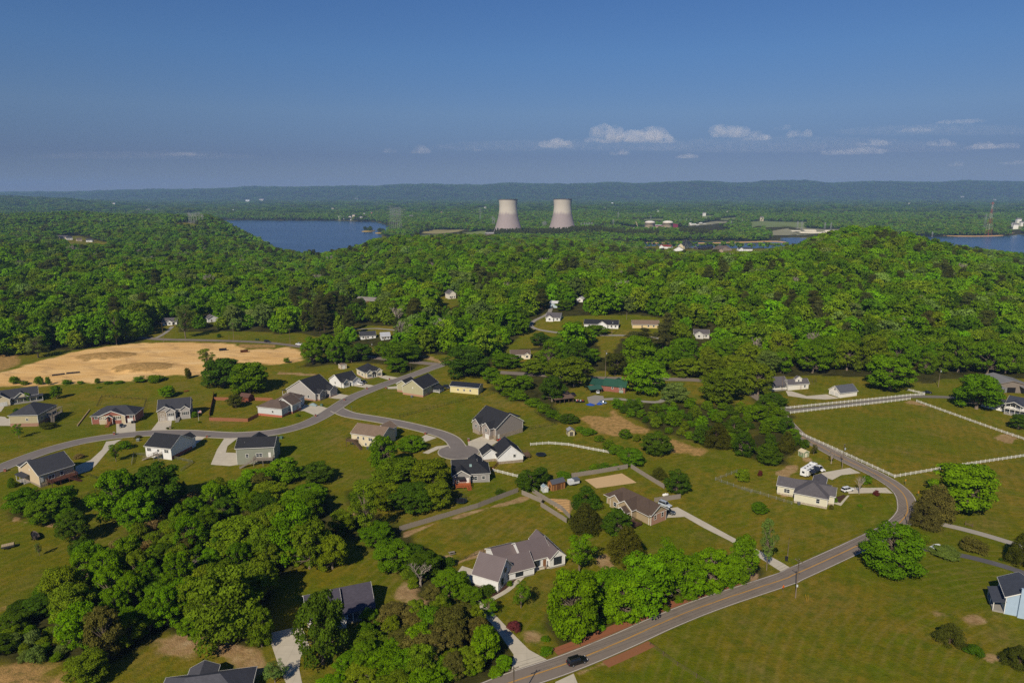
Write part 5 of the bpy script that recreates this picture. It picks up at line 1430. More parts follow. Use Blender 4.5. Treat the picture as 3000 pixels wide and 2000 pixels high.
PW['n'] = pole('7', 80, 1650, 1365, 'wooden utility pole cut by the bottom edge beside the concrete drive', P=b0, hh=11)
PW['r'] = pole('8', 372, 856, 535, 'tall utility pole standing at the right road edge with meter box', trans=False, az=2.2)
MB().box(-.2, -.45, 3.6, .2, -.18, 4.2).build('meter_box', mat('plain', (196, 200, 202)), PW['r'][2])
PW['c'] = pole('8', 1308, 250, 108, 'thin utility pole standing in the road bend by the dark cedar', az=1.2)
PW['t'] = pole('8', 305, 522, 352, 'thin bare pole beside the long concrete drive', arm=False, r=.1)
PW['f'] = pole('4', 785, 1092, 885, 'utility pole with transformer between the bend and the camper', trans=True, az=.9)
PW['w'] = pole('4', 266, 422, 258, 'utility pole in front of the white dormer cottage', arm=False)
PW['b'] = pole('4', 1613, 392, 228, 'leaning utility pole near the barn at the forest foot', trans=True)
PW['g'] = pole('3', 1097, 318, 75, 'utility pole with crossarm behind the green roofed house', trans=True, az=.1)
PW['s'] = pole('2', 445, 212, 35, 'heavy utility pole at the sandy lot road', az=.3)
PW['l'] = pole('2', 1143, 222, 150, 'utility pole among trees above the cream hip roofed house', trans=True)
PW['x'] = pole('2', 1478, 425, 335, 'slim grey lamp pole on the verge of the residential road', arm=False, r=.08, name='lamp_pole', cat='lamp post')
PW['a1'] = pole('a', 1368, 1432, 1268, 'utility pole at left behind the sandy lot', az=.3)
PW['a2'] = pole('a', 1956, 1436, 1270, 'utility pole with crossarm over the upper road', az=.3)
PW['a3'] = pole('a', 1916, 1426, 1352, 'short pole next to the upper road utility pole', arm=False, r=.12)
PW['c1'] = pole('c', 424, 1292, 1225, 'utility pole at the sharp bend of the hillside lane')
PW['c2'] = pole('c', 1119, 1372, 1248, 'utility pole in front of the long white hillside house', trans=True)
PW['c3'] = pole('c', 1242, 1246, 1158, 'utility pole behind the long white hillside house', arm=False)
LINEM = mat('plain', (40, 40, 40))
def power_line(label, keys, n=3):
    mb = MB()
    for a, b in zip(keys, keys[1:]):
        (p, hp, _), (q, hq, _) = PW[a], PW[b]
        p, q = p + Vector((0, 0, hp - .2)), q + Vector((0, 0, hq - .2))
        d = (q - p).normalized()
        sv = Vector((-d.y, d.x, 0))
        for k in range(n):
            o = sv * ((k - (n - 1) / 2) * 1.1)
            sag = (q - p).length * .022
            mb.tube([p.lerp(q, t) + o - Vector((0, 0, sag * 4 * t * (1 - t))) for t in np.linspace(0, 1, 9)], .022, 3, cap=False)
    tag(mb.build('power_line', LINEM), label, 'power line')
power_line('three sagging power wires along the near country road', ['n', 'r', 'c', 'f'])
power_line('power wires strung behind the sandy lot', ['a1', 'a2', 's', 'l'])
power_line('power wires up the hillside lane', ['c1', 'c2'], 2)
power_line('power wires in front of the forest foot by the barn', ['w', 'b'], 2)
# flag
P, hh, rt = pole('1', 1712, 682, 590, 'white flagpole with a small flag in front of the grey house', False, name='flagpole', cat='flagpole', r=.05, m=WHITE)
fl = MB()
for k in range(7):
    c_ = (170, 50, 50) if k % 2 == 0 else (220, 216, 210)
    fl.face([(0.05, 0, hh - .25 - .17 * k), (1.6, .2, hh - .3 - .17 * k), (1.6, .2, hh - .47 - .17 * k), (.05, 0, hh - .42 - .17 * k)], k % 2)
fl.face([(.05, -.02, hh - .25), (.75, .08, hh - .28), (.75, .08, hh - .95), (.05, -.02, hh - .93)], 2)
fl.build('flag', [mat('plain', (170, 50, 50)), WHITE, mat('plain', (50, 60, 110))], rt)

# ------------------------------------------------------------------ vehicles
PAINT = mat('paint')
TYRE, RIM = mat('plain', (24, 24, 25)), mat('steel', (170, 172, 175))
LAMP, TAIL = mat('plain', (226, 226, 220)), mat('plain', (150, 24, 22))
def loft(secs, n=1):
    """body from cross sections: each (x, half width bottom, half width top, z bottom, z top, shoulder)"""
    mb = MB()
    rings = []
    for x, wb, wt, z0, z1 in secs:
        zm = z0 + (z1 - z0) * .55
        wm = max(wb, wt)
        rings.append([(x, -wb, z0), (x, wb, z0), (x, wm, zm), (x, wt, z1), (x, -wt, z1), (x, -wm, zm)])
    b = 0
    for r_ in rings: mb.v += r_
    k = 6
    for i in range(len(rings) - 1):
        for j in range(k):
            mb.f.append((i * k + j, i * k + (j + 1) % k, (i + 1) * k + (j + 1) % k, (i + 1) * k + j)); mb.m.append(0)
    mb.f.append(tuple(range(k))[::-1]); mb.m.append(0)
    e = (len(rings) - 1) * k
    mb.f.append(tuple(e + j for j in range(k))); mb.m.append(0)
    return mb
def finish(o, lv=1):
    bv = o.modifiers.new('bevel', 'BEVEL'); bv.width = .05; bv.segments = 2; bv.limit_method = 'ANGLE'
    return o
def make_vehicle(kind):
    L, W, Hh = {'car': (4.6, 1.8, 1.45), 'suv': (5.0, 1.95, 1.78), 'pickup': (5.6, 1.95, 1.85)}[kind]
    root = empty('car' if kind == 'car' else 'suv' if kind == 'suv' else 'pickup_truck', (0, 0, 0))
    w, x0, x1 = W / 2, -L / 2, L / 2
    hb = {'car': .88, 'suv': 1.02, 'pickup': 1.08}[kind]
    body = loft([(x0, w * .84, w * .8, .42, hb - .1), (x0 + .18, w * .96, w * .9, .3, hb), (x0 + L * .3, w, w * .94, .26, hb + .02), (x0 + L * .68, w, w * .93, .26, hb), (x1 - .75, w * .99, w * .86, .28, hb - .07), (x1 - .15, w * .94, w * .76, .32, hb - .17), (x1, w * .8, w * .66, .42, hb - .3)])
    finish(body.build('body', PAINT, root))
    ca, cb, cc, cd = {'car': (.16, .3, .62, .74), 'suv': (.03, .08, .6, .72), 'pickup': (.36, .4, .64, .75)}[kind]
    g = loft([(x0 + L * ca, w * .86, w * .84, hb - .03, hb), (x0 + L * cb, w * .88, w * .72, hb - .03, Hh - .05), (x0 + L * cc, w * .88, w * .72, hb - .03, Hh - .04), (x0 + L * cd, w * .86, w * .82, hb - .03, hb)])
    g.build('window', mat('glass', (30, 34, 40)), root)
    rf = loft([(x0 + L * cb - .05, w * .70, w * .66, Hh - .09, Hh - .02), (x0 + L * (cb + cc) / 2, w * .745, w * .68, Hh - .09, Hh + .02), (x0 + L * cc + .02, w * .72, w * .66, Hh - .09, Hh - .01)])
    finish(rf.build('roof', PAINT, root))
    if kind == 'suv':
        rl = MB()
        for s_ in (-1, 1): rl.bar((x0 + .6, s_ * w * .6, Hh + .07), (x0 + L * .58, s_ * w * .6, Hh + .07), .05)
        rl.build('roof_rack', mat('plain', (60, 60, 62)), root)
    pil = MB()
    for s_ in (-1, 1):
        for t in ((cb + .02, cb + .02), ((cb + cc) / 2, (cb + cc) / 2), (cd - .01, cc)):
            pil.bar((x0 + L * t[0], s_ * w * .89, hb), (x0 + L * t[1], s_ * w * .735, Hh - .05), .07)
    pil.build('pillar', PAINT, root)
    if kind == 'pickup':
        bd = MB()
        bd.box(x0 + .12, -w * .78, hb - .02, x0 + L * .35, w * .78, hb + .03)
        bd.build('truck_bed', mat('plain', (38, 38, 40)), root)
        rm = MB()
        for s_ in (-1, 1): rm.box(x0 + .05, s_ * w * .88 - .06, hb - .02, x0 + L * .36, s_ * w * .88 + .06, hb + .16)
        rm.box(x0 + .03, -w * .8, hb - .02, x0 + .12, w * .8, hb + .16)
        rm.build('bed_side', PAINT, root)
    for s_ in (-1, 1):
        for fx in (x0 + L * .2, x1 - L * .19):
            t = MB().tube([(fx, s_ * (w - .2), .34), (fx, s_ * (w + .02), .34)], .34, 16).build('wheel', TYRE, root)
            MB().tube([(fx, s_ * (w + .015), .34), (fx, s_ * (w + .04), .34)], .2, 10).build('rim', RIM, t)
        MB().box(x1 - .16, s_ * w * .62 - .2, hb - .36, x1 + .0, s_ * w * .62 + .2, hb - .2).build('headlight', LAMP, root)
        MB().box(x0 - .015, s_ * w * .68 - .13, hb - .36, x0 + .12, s_ * w * .68 + .13, hb - .1).build('taillight', TAIL, root)
        MB().box(x0 + L * .64, s_ * (w + .08) - .09, hb - .02, x0 + L * .68, s_ * (w + .08) + .09, hb + .14).build('mirror', PAINT, root)
    MB().box(x1 - .05, -w * .5, .5, x1 + .02, w * .5, hb - .36).build('grille', BLACK, root)
    MB().box(x0 - .06, -w * .82, .36, x0 + .1, w * .82, .54).build('bumper', mat('plain', (60, 60, 62)), root)
    return root
VP = {k: make_vehicle(k) for k in ('car', 'suv', 'pickup')}
used = set()
def vehicle(kind, z, rear, front, rgb, label, off=.1):
    a, b = at(z, *rear), at(z, *front)
    o = VP[kind] if kind not in used else copy_tree(VP[kind])
    used.add(kind)
    c = (a + b) / 2
    o.location = hz(c, off)
    o.rotation_euler.z = math.atan2(b.y - a.y, b.x - a.x)
    tag(o, label, {'car': 'car', 'suv': 'SUV', 'pickup': 'pickup truck'}[kind])
    for ch in o.children:
        if ch.data.materials and ch.data.materials[0] == PAINT: ch.color = (*srgb(*rgb), 1)
    SIGHT.append((hz(c, 1), 2.0))
    return o
vehicle('suv', '7', (470, 1425), (615, 1380), (14, 15, 17), 'black SUV driving up the country road at the bottom', .11)
vehicle('car', '1', (1047, 722), (1049, 746), (52, 56, 60), 'dark grey car on the drive of the brick split level house')
vehicle('suv', '2', (215, 152), (275, 158), (22, 23, 26), 'black SUV on the upper road behind the sandy lot')
vehicle('pickup', '2', (545, 182), (490, 175), (226, 226, 226), 'white pickup on the upper road by the heavy pole')
vehicle('suv', '2', (1075, 526), (1008, 512), (232, 232, 230), 'white SUV on the drive of the white gabled house')
vehicle('car', '2', (1058, 496), (1098, 508), (30, 32, 36), 'dark car parked behind the white SUV')
vehicle('pickup', '2', (1768, 535), (1815, 560), (44, 48, 56), 'dark pickup parked beside the yellow garage')
vehicle('pickup', '2', (2190, 1102), (2100, 1116), (176, 26, 26), 'red pickup on the drive of the white farmhouse gable')
vehicle('car', '3', (1030, 430), (1036, 458), (228, 228, 226), 'white car half under the green carport')
vehicle('car', '3', (1050, 528), (1100, 538), (112, 134, 160), 'light blue car at the end of the gravel yard')
vehicle('car', '3', (830, 470), (808, 456), (36, 38, 42), 'dark car behind the open pole shed')
vehicle('suv', '7', (1250, 80), (1305, 102), (176, 184, 192), 'silver SUV at the side of the brown roofed brick ranch')
vehicle('pickup', '7', (1268, 148), (1324, 158), (52, 58, 62), 'dark grey pickup at the side of the brick ranch')
vehicle('pickup', '4', (560, 1092), (608, 1118), (228, 228, 226), 'white pickup hitched by the white camper trailer')
vehicle('suv', '4', (812, 1292), (846, 1284), (230, 230, 228), 'white SUV half hidden behind the cream house in the bend')
vehicle('car', '4', (1532, 448), (1500, 446), (26, 30, 44), 'dark blue car parked by the paddock fence corner')
vehicle('car', '8', (1612, 446), (1496, 456), (226, 228, 226), 'white car on the narrow asphalt drive behind a spreading juniper')

# covered car
a, b = at('2', 602, 692), at('2', 686, 708)
c = (a + b) / 2
cvr = MB()
secs = [(-2.4, .6, .1, .45), (-2.2, .88, .08, .8), (-1.5, .95, .06, .95), (-.9, .92, .06, 1.35), (.3, .92, .06, 1.42), (1.0, .95, .06, 1.0), (2.0, .9, .07, .82), (2.35, .6, .1, .45)]
for x, wd, z0, z1 in secs:
    for k in range(9):
        t = math.pi * k / 8
        cvr.v.append((x, -wd * math.cos(t) * (1 if k in (0, 8) else .98), z0 + (z1 - z0) * math.sin(t) ** .45))
for i in range(len(secs) - 1):
    for k in range(8):
        cvr.f.append((i * 9 + k, i * 9 + k + 1, (i + 1) * 9 + k + 1, (i + 1) * 9 + k)); cvr.m.append(0)
cvr.f += [tuple(range(9)), tuple((len(secs) - 1) * 9 + k for k in reversed(range(9)))]; cvr.m += [0, 0]
o = cvr.build('covered_car', mat('plain', (132, 148, 150)), None, True, hz(c, .08), math.atan2(b.y - a.y, b.x - a.x))
tag(o, 'car under a pale blue grey cover on the drive', 'covered car')

# camper trailer
a, b = at('4', 425, 1185), at('4', 560, 1092)
rt = empty('camper_trailer', hz((a + b) / 2), math.atan2(b.y - a.y, b.x - a.x), 'long white camper trailer with dark awnings by the cream house', 'camper')
SIGHT.append((hz((a + b) / 2, 2), 4))
bd = MB().prism([(-5, -1.25), (3.2, -1.25), (3.2, 1.25), (-5, 1.25)], .6, 3.4)
bd.mesh([(3.2, -1.25, 1.6), (5.4, -1.25, 1.6), (5.4, 1.25, 1.6), (3.2, 1.25, 1.6), (3.2, -1.25, 3.7), (5.0, -1.25, 3.5), (5.0, 1.25, 3.5), (3.2, 1.25, 3.7)], [(0, 3, 2, 1), (4, 5, 6, 7), (0, 1, 5, 4), (1, 2, 6, 5), (2, 3, 7, 6), (3, 0, 4, 7)])
finish(bd.build('body', mat('plain', (226, 226, 222)), rt))
for x in (-4.9, -2.0): MB().box(x + .4, -1.95, .9, x + 2.2, -1.25, 3.1).build('slide_out', mat('plain', (216, 216, 212)), rt)
for x in (-3.6, -1.2, 1.0, 3.6): MB().box(x - .25, -.25, 3.4 if x < 3 else 3.6, x + .25, .25, 3.62 if x < 3 else 3.82).build('roof_vent', mat('plain', (50, 52, 54)), rt)
for x0, x1 in ((-4.4, -1.4), (-.8, 2.6)): MB().mesh([(x0, -1.27, 3.1), (x1, -1.27, 3.1), (x1, -4.0, 2.5), (x0, -4.0, 2.5), (x0, -1.27, 3.16), (x1, -1.27, 3.16), (x1, -4.0, 2.56), (x0, -4.0, 2.56)], [(0, 3, 2, 1), (4, 5, 6, 7), (0, 1, 5, 4), (1, 2, 6, 5), (2, 3, 7, 6), (3, 0, 4, 7)]).build('awning', mat('plain', (38, 44, 58)), rt)
for x in (-2.6, -1.7):
    for s_ in (-1.2, 1.2): MB().tube([(x, s_ - .1, .38), (x, s_ + .1, .38)], .38, 14).build('wheel', TYRE, rt)
for x, y0 in ((-5.02, -.5),): MB().box(x, -.5, 1.7, x + .05, .5, 2.5).build('window', GLASS, rt)
for x in (-3.6, 1.4): MB().box(x - .5, 1.22, 1.7, x + .5, 1.28, 2.5).build('window', GLASS, rt)
MB().bar((3.3, -.9, .3), (3.3, -.9, 1.6), .12).bar((3.3, .9, .3), (3.3, .9, 1.6), .12).build('jack_leg', BLACK, rt)

def boat(z, bow, stern, label):
    a, b = at(z, *stern), at(z, *bow)
    rt = empty('boat', hz((a + b) / 2), math.atan2(b.y - a.y, b.x - a.x), label, 'boat')
    hl = MB()
    st = [(-2.7, .95, .5, 1.15), (-1, 1.05, .42, 1.2), (1, .95, .45, 1.28), (2.2, .55, .6, 1.38), (2.9, .06, .95, 1.45)]
    for x, wd, z0, z1 in st: hl.v += [(x, -wd, z1), (x, -wd * .8, z0 + .15), (x, 0, z0), (x, wd * .8, z0 + .15), (x, wd, z1)]
    for i in range(4):
        for k in range(4): hl.f.append((i * 5 + k, (i + 1) * 5 + k, (i + 1) * 5 + k + 1, i * 5 + k + 1)); hl.m.append(0)
    hl.f.append((4, 3, 2, 1, 0)); hl.m.append(0)
    hl.build('hull', mat('plain', (96, 84, 74)), rt)
    dk = MB()
    for i in range(4): dk.face([(st[i][0], -st[i][1] * .93, st[i][3] - .3), (st[i + 1][0], -st[i + 1][1] * .93, st[i + 1][3] - .3), (st[i + 1][0], st[i + 1][1] * .93, st[i + 1][3] - .3), (st[i][0], st[i][1] * .93, st[i][3] - .3)])
    dk.build('deck', mat('plain', (70, 62, 56)), rt)
    MB().box(-3.1, -.25, .5, -2.7, .25, 1.75).build('outboard_motor', BLACK, rt)
    for y in (-.45, .45): MB().box(-.6, y - .25, .9, -.1, y + .25, 1.35).box(-.65, y - .25, 1.35, -.5, y + .25, 1.75).build('seat', mat('plain', (60, 60, 64)), rt)
    MB().box(.3, -.4, .95, .7, .4, 1.6).build('console', mat('plain', (50, 50, 54)), rt)
    MB().bar((-2.4, -.8, .3), (3.6, 0, .4), .1).bar((-2.4, .8, .3), (3.6, 0, .4), .1).bar((-1, -1, .3), (-1, 1, .3), .1).build('trailer_frame', BLACK, rt)
    for s_ in (-1.05, 1.05): MB().tube([(-1, s_ - .1, .3), (-1, s_ + .1, .3)], .3, 12).build('wheel', TYRE, rt)
boat('5', (275, 325), (310, 385), 'brown fishing boat on a trailer standing on the dark lawn')
a, b = at('5', 30, 448), at('5', 108, 432)
rt = empty('utility_trailer', hz((a + b) / 2), math.atan2(b.y - a.y, b.x - a.x), 'small utility trailer with pale tarp at the left edge', 'trailer')
MB().box(-1.7, -1.0, .55, 1.7, 1.0, .7).box(-1.7, -1.0, .7, 1.7, -.92, 1.1).box(-1.7, .92, .7, 1.7, 1.0, 1.1).bar((1.7, 0, .6), (2.9, 0, .5), .1).build('trailer_bed', mat('steel', (90, 90, 92)), rt)
tp = MB()
for k in range(12): tp.box(-1.65 + .27 * k, -.9, .9 + .03 * (k % 2), -1.65 + .27 * k + .25, .9, 1.22 + .03 * (k % 2))
tp.build('tarp', mat('plain', (176, 156, 122)), rt)
for s_ in (-1.1, 1.1): MB().tube([(0, s_ - .1, .33), (0, s_ + .1, .33)], .33, 12).build('wheel', TYRE, rt)
a, b = at('3', 775, 1240), at('3', 868, 1222)
rt = empty('livestock_trailer', hz((a + b) / 2), math.atan2(b.y - a.y, b.x - a.x), 'grey topped white livestock trailer beside the wooden barn shed', 'trailer')
MB().box(-2.2, -1, .6, 2.2, 1, 1.5).box(-2.2, -.95, 1.5, -.2, .95, 2.3).build('body', mat('plain', (206, 208, 208)), rt)
MB().box(-.2, -1, 1.5, 2.25, 1.02, 2.45).build('cover', mat('plain', (92, 98, 108)), rt)
MB().bar((-2.2, 0, .6), (-3.3, 0, .5), .1).build('drawbar', BLACK, rt)
for s_ in (-1.05, 1.05):
    for x in (-.4, .5): MB().tube([(x, s_ - .1, .34), (x, s_ + .1, .34)], .34, 12).build('wheel', TYRE, rt)

def trampoline(P, label, net):
    rt = empty('trampoline', P, 0, label, 'trampoline')
    r = 2.2
    MB().lathe([(r, .82), (r, .9), (r - .35, .9), (r - .35, .82), (r, .82)], 28).build('safety_pad', mat('plain', (40, 56, 62)), rt)
    MB().lathe([(r - .3, .84), (0, .8)], 28).build('jumping_mat', mat('plain', (26, 26, 30)), rt)
    for k in range(6):
        t = k * 1.0472
        MB().tube([(r * math.cos(t), r * math.sin(t), 0), (r * math.cos(t), r * math.sin(t), 2.5 if net else .85)], .04, 6).build('leg', mat('steel', (90, 92, 96)), rt)
    if net:
        n = MB()
        for k in range(36):
            t0, t1 = k * .1745, k * .1745 + .03
            n.face([(r * math.cos(t0), r * math.sin(t0), .9), (r * math.cos(t1), r * math.sin(t1), .9), (r * math.cos(t1), r * math.sin(t1), 2.45), (r * math.cos(t0), r * math.sin(t0), 2.45)])
        for z in (1.2, 1.5, 1.8, 2.1, 2.44): n.lathe([(r, z), (r, z + .03)], 36)
        n.build('safety_net', mat('plain', (30, 30, 34)), rt)
trampoline(at('3', 542, 985), 'round black trampoline on the lawn by the white farmhouse gable', False)
trampoline(at('6', 1712, 62), 'round trampoline with black safety net by the grey board fence', True)

# brick mailbox pillars and other small yard things
def mailbox_pillar(z, x, y, label, m=BRICK):
    P = at(z, x, y)
    rt = empty('mailbox_pillar', P, .3, label, 'mailbox pillar', 'brick mailbox pillars along the residential road')
    MB().box(-.4, -.35, -.3, .4, .35, 1.25).build('pillar', m, rt)
    MB().box(-.47, -.42, 1.25, .47, .42, 1.36).build('cap', CONCW, rt)
    bx = MB().box(-.2, -.37, .85, .2, -.345, 1.12).build('mailbox', BLACK, rt)
for z, x, y, lb in (('1', 985, 803, 'red brick mailbox pillar at the drive of the brick split level house'), ('1', 1467, 750, 'stone coloured mailbox pillar below the light grey house'), ('1', 1783, 826, 'brick mailbox pillar at the drive right of the white house'),
    ('1', 45, 1118, 'brick mailbox pillar at the far left roadside'), ('1', 2255, 812, 'mailbox pillar at the drive of the sage green house'), ('2', 660, 793, 'brick mailbox pillar by the covered car drive'), ('2', 908, 655, 'brick mailbox pillar at the drive of the grey gabled house'),
    ('2', 1102, 558, 'mailbox pillar at the drive of the white gabled house'), ('2', 1297, 480, 'mailbox pillar at the drive of the cream hip roofed house'), ('2', 1265, 552, 'mailbox pillar across the road from the white SUV'), ('2', 1605, 946, 'mailbox pillar on the inside of the branch road curve'), ('2', 1977, 1005, 'mailbox pillar at the drive of the taupe house')):
    mailbox_pillar(z, x, y, lb, STONE if 'stone' in lb else BRICK)
def box_unit(name, label, cat, z, x, y, sz, m, top=None):
    P = at(z, x, y)
    rt = empty(name, P, R.uniform(-.4, .4), label, cat)
    a, b, c = sz
    MB().box(-a / 2, -b / 2, -.1, a / 2, b / 2, c).build('cabinet', m, rt)
    MB().box(-a / 2 - .04, -b / 2 - .04, c, a / 2 + .04, b / 2 + .04, c + .07).build('lid', top or m, rt)
    g = MB()
    for k in range(5): g.box(-a / 2 + .06, -b / 2 - .02, c * (.15 + .14 * k), a / 2 - .06, -b / 2, c * (.22 + .14 * k))
    g.build('grille', top or BLACK, rt)
GRN = mat('plain', (84, 110, 92))
box_unit('utility_cabinet', 'green utility cabinet beside the covered car', 'utility cabinet', '2', 712, 703, (1.2, 1.0, 1.1), GRN, GRN)
box_unit('utility_cabinet', 'green utility cabinet on the lawn right of the sage green house', 'utility cabinet', '2', 366, 982, (1.4, 1.0, 1.0), GRN, GRN)
box_unit('utility_cabinet', 'pale utility cabinet near the roadside shrubs', 'utility cabinet', '1', 1190, 856, (1.2, 1.0, 1.0), mat('plain', (150, 156, 150)))
box_unit('air_conditioner', 'grey air conditioner at the sage gabled house', 'air conditioner', '2', 1490, 628, (1.0, 1.0, 1.0), mat('plain', (120, 122, 124)))
box_unit('air_conditioner', 'grey air conditioner below the tan roofed cream house', 'air conditioner', '2', 1110, 1072, (1.0, 1.0, 1.0), mat('plain', (96, 98, 102)))
box_unit('air_conditioner', 'air conditioner behind the cream house in the road bend', 'air conditioner', '4', 412, 1402, (.9, .9, .9), mat('plain', (110, 112, 112)))
box_unit('trash_bin', 'black trash bin by the thin pole and long drive', 'trash bin', '8', 296, 545, (.8, .8, 1.2), BLACK, mat('plain', (40, 40, 42)))
box_unit('trash_bin', 'dark trash bin right of the brick split level garage', 'trash bin', '1', 1140, 704, (.7, .7, 1.1), BLACK)
box_unit('trash_bin', 'second dark trash bin right of the brick split level garage', 'trash bin', '1', 1160, 702, (.7, .7, 1.1), mat('plain', (44, 46, 52)))
box_unit('trash_bin', 'green trash bin beside the upper road, left one', 'trash bin', '2', 148, 136, (.9, .8, 1.1), mat('plain', (30, 70, 50)))
box_unit('trash_bin', 'green trash bin beside the upper road, right one', 'trash bin', '2', 166, 137, (.9, .8, 1.1), mat('plain', (34, 78, 56)))

def road_sign(z, x, y, top, label, col):
    P = at(z, x, y)
    h = max(2.2, height_to(P, z, top))
    rt = empty('road_sign', P, .5, label, 'road sign')
    MB().box(-.04, -.03, -.3, .04, .03, h).build('sign_post', mat('steel', (150, 152, 152)), rt)
    s = .52
    pl = MB().mesh([(0, -.07, h - 2 * s), (s, -.07, h - s), (0, -.07, h), (-s, -.07, h - s), (0, -.04, h - 2 * s), (s, -.04, h - s), (0, -.04, h), (-s, -.04, h - s)], [(0, 1, 2, 3), (7, 6, 5, 4), (0, 4, 5, 1), (1, 5, 6, 2), (2, 6, 7, 3), (3, 7, 4, 0)]).build('sign_plate', mat('plain', col), rt)
    ar = MB()
    ar.box(-.1, -.082, h - .78, -.02, -.072, h - .45).box(-.02, -.083, h - .52, .14, -.073, h - .45)
    ar.mesh([(.12, -.082, h - .36), (.28, -.082, h - .485), (.12, -.082, h - .61)], [(0, 2, 1)])
    ar.build('arrow_mark', BLACK, pl)
road_sign('4', 1327, 1238, 1182, 'yellow diamond warning sign with curve arrow by the paddock corner', (222, 160, 40))
road_sign('4', 1437, 1338, 1286, 'yellow diamond warning sign with curve arrow before the cedar', (222, 150, 40))
road_sign('8', 266, 812, 748, 'orange diamond warning sign at the road edge left of the tall pole', (236, 120, 24))
for i, (x0, y0, x1, y1) in enumerate(((465, 884, 433, 808), (476, 884, 457, 798))):
    P = at('8', x0, y0)
    o = MB().tube([(0, 0, 0), (-.9 + .3 * i, -.9, 2.6)], .05, 6).build('guy_wire_guard', mat('plain', (216, 170, 40)), None, False, P)
    tag(o, ('left' if i == 0 else 'right') + ' yellow guy wire guard in the grass by the tall pole', 'guy wire guard')
rt = empty('street_sign', at('2', 972, 748), .6, 'green street name sign at the road junction', 'street sign')
MB().box(-.04, -.04, -.2, .04, .04, 2.7).build('sign_post', mat('steel', (160, 160, 160)), rt)
MB().box(-.5, -.02, 2.5, .5, .02, 2.7).build('sign_plate', mat('plain', (40, 110, 80)), rt)
P = at('3', 1615, 1335)
rt = empty('propane_tank', P, .3, 'white propane tank beside the short board fence', 'propane tank')
tk = MB(); tk.tube([(-1.3, 0, .75), (-1.15, 0, .75), (-.9, 0, .75), (.9, 0, .75), (1.15, 0, .75), (1.3, 0, .75)], [.05, .35, .5, .5, .35, .05], 16); tk.build('tank', WHITE, rt, True)
MB().tube([(0, 0, 1.2), (0, 0, 1.42)], .16, 10).build('valve_dome', WHITE, rt)
for x in (-.7, .7): MB().box(x - .08, -.3, -.1, x + .08, .3, .32).build('leg', CONCW, rt)
# clutter in the open yard
P = at('3', 878, 522)
rt = empty('scrap_heap', P, 0, 'heap of white and red scrap in a dark trailer by the open shed', 'scrap heap')
MB().box(-2.4, -1.2, .2, 2.4, 1.2, .9).build('trailer_bed', BLACK, rt)
for k in range(9):
    x, y = R.uniform(-2, 2), R.uniform(-.8, .8)
    MB().box(-.3, -.25, 0, .35, .3, R.uniform(.3, .7)).build('scrap_piece', mat('plain', R.choice([(220, 218, 214), (190, 60, 50), (120, 120, 124), (226, 200, 190)])), rt, False, (x, y, .85), R.uniform(0, 3))
for lb, x, y, s in (('crumpled blue tarp heap on the gravel yard edge, left one', 968, 545, 1.8), ('crumpled blue tarp heap beside the light blue car', 1046, 540, 1.3)):
    mb = MB(); g = random.Random(x)
    n = 14
    for i in range(5):
        for k in range(n):
            t = 6.2832 * k / n
            rr = s * (1 - i / 4.6) * g.uniform(.8, 1.15)
            mb.v.append((rr * math.cos(t) * 1.3, rr * math.sin(t), i * .24 * g.uniform(.9, 1.1)))
    for i in range(4):
        for k in range(n): mb.f.append((i * n + k, i * n + (k + 1) % n, (i + 1) * n + (k + 1) % n, (i + 1) * n + k)); mb.m.append(0)
    mb.f.append(tuple(4 * n + k for k in range(n))); mb.m.append(0)
    tag(mb.build('tarp_heap', mat('plain', (40, 76, 160)), None, False, at('3', x, y)), lb, 'tarp heap')
P = at('3', 183, 856)
rt = empty('riding_mower', P, .6, 'red riding mower beside the taupe house', 'mower')
MB().box(-.9, -.5, .3, .3, .5, .7).box(.3, -.35, .35, 1.0, .35, .95).build('body', mat('plain', (180, 40, 34)), rt)
MB().box(-.5, -.25, .7, -.1, .25, .85).box(-.58, -.25, .85, -.48, .25, 1.25).build('seat', BLACK, rt)
for x, y, r in ((-.6, -.5, .3), (-.6, .5, .3), (.7, -.42, .22), (.7, .42, .22)): MB().tube([(x, y - .1, r), (x, y + .1, r)], r, 12).build('wheel', TYRE, rt)
P = at('6', 1635, 492)
rt = empty('picnic_table', P, .4, 'weathered wooden picnic table in the near pasture', 'picnic table')
MB().box(-.95, -.38, .7, .95, .38, .76).build('table_top', WOODG, rt)
for y in (-.75, .75): MB().box(-.95, y - .14, .42, .95, y + .14, .47).build('bench', WOODG, rt)
for x in (-.65, .65): MB().bar((x, -.6, 0), (x, .3, .7), .08).bar((x, .6, 0), (x, -.3, .7), .08).bar((x, -.8, .4), (x, .8, .4), .08).build('leg_frame', WOODG, rt)
P = at('1', 1605, 432)
rt = empty('picnic_table', P, .8, 'reddish brown picnic table on the lawn behind the grey house', 'picnic table')
WR = mat('wood', (140, 66, 44))
MB().box(-1.1, -.45, .7, 1.1, .45, .78).build('table_top', WR, rt)
for y in (-.8, .8): MB().box(-1.1, y - .16, .42, 1.1, y + .16, .48).build('bench', WR, rt)
for x in (-.75, .75): MB().bar((x, -.6, 0), (x, .3, .7), .08).bar((x, .6, 0), (x, -.3, .7), .08).bar((x, -.85, .4), (x, .85, .4), .08).build('leg_frame', WR, rt)
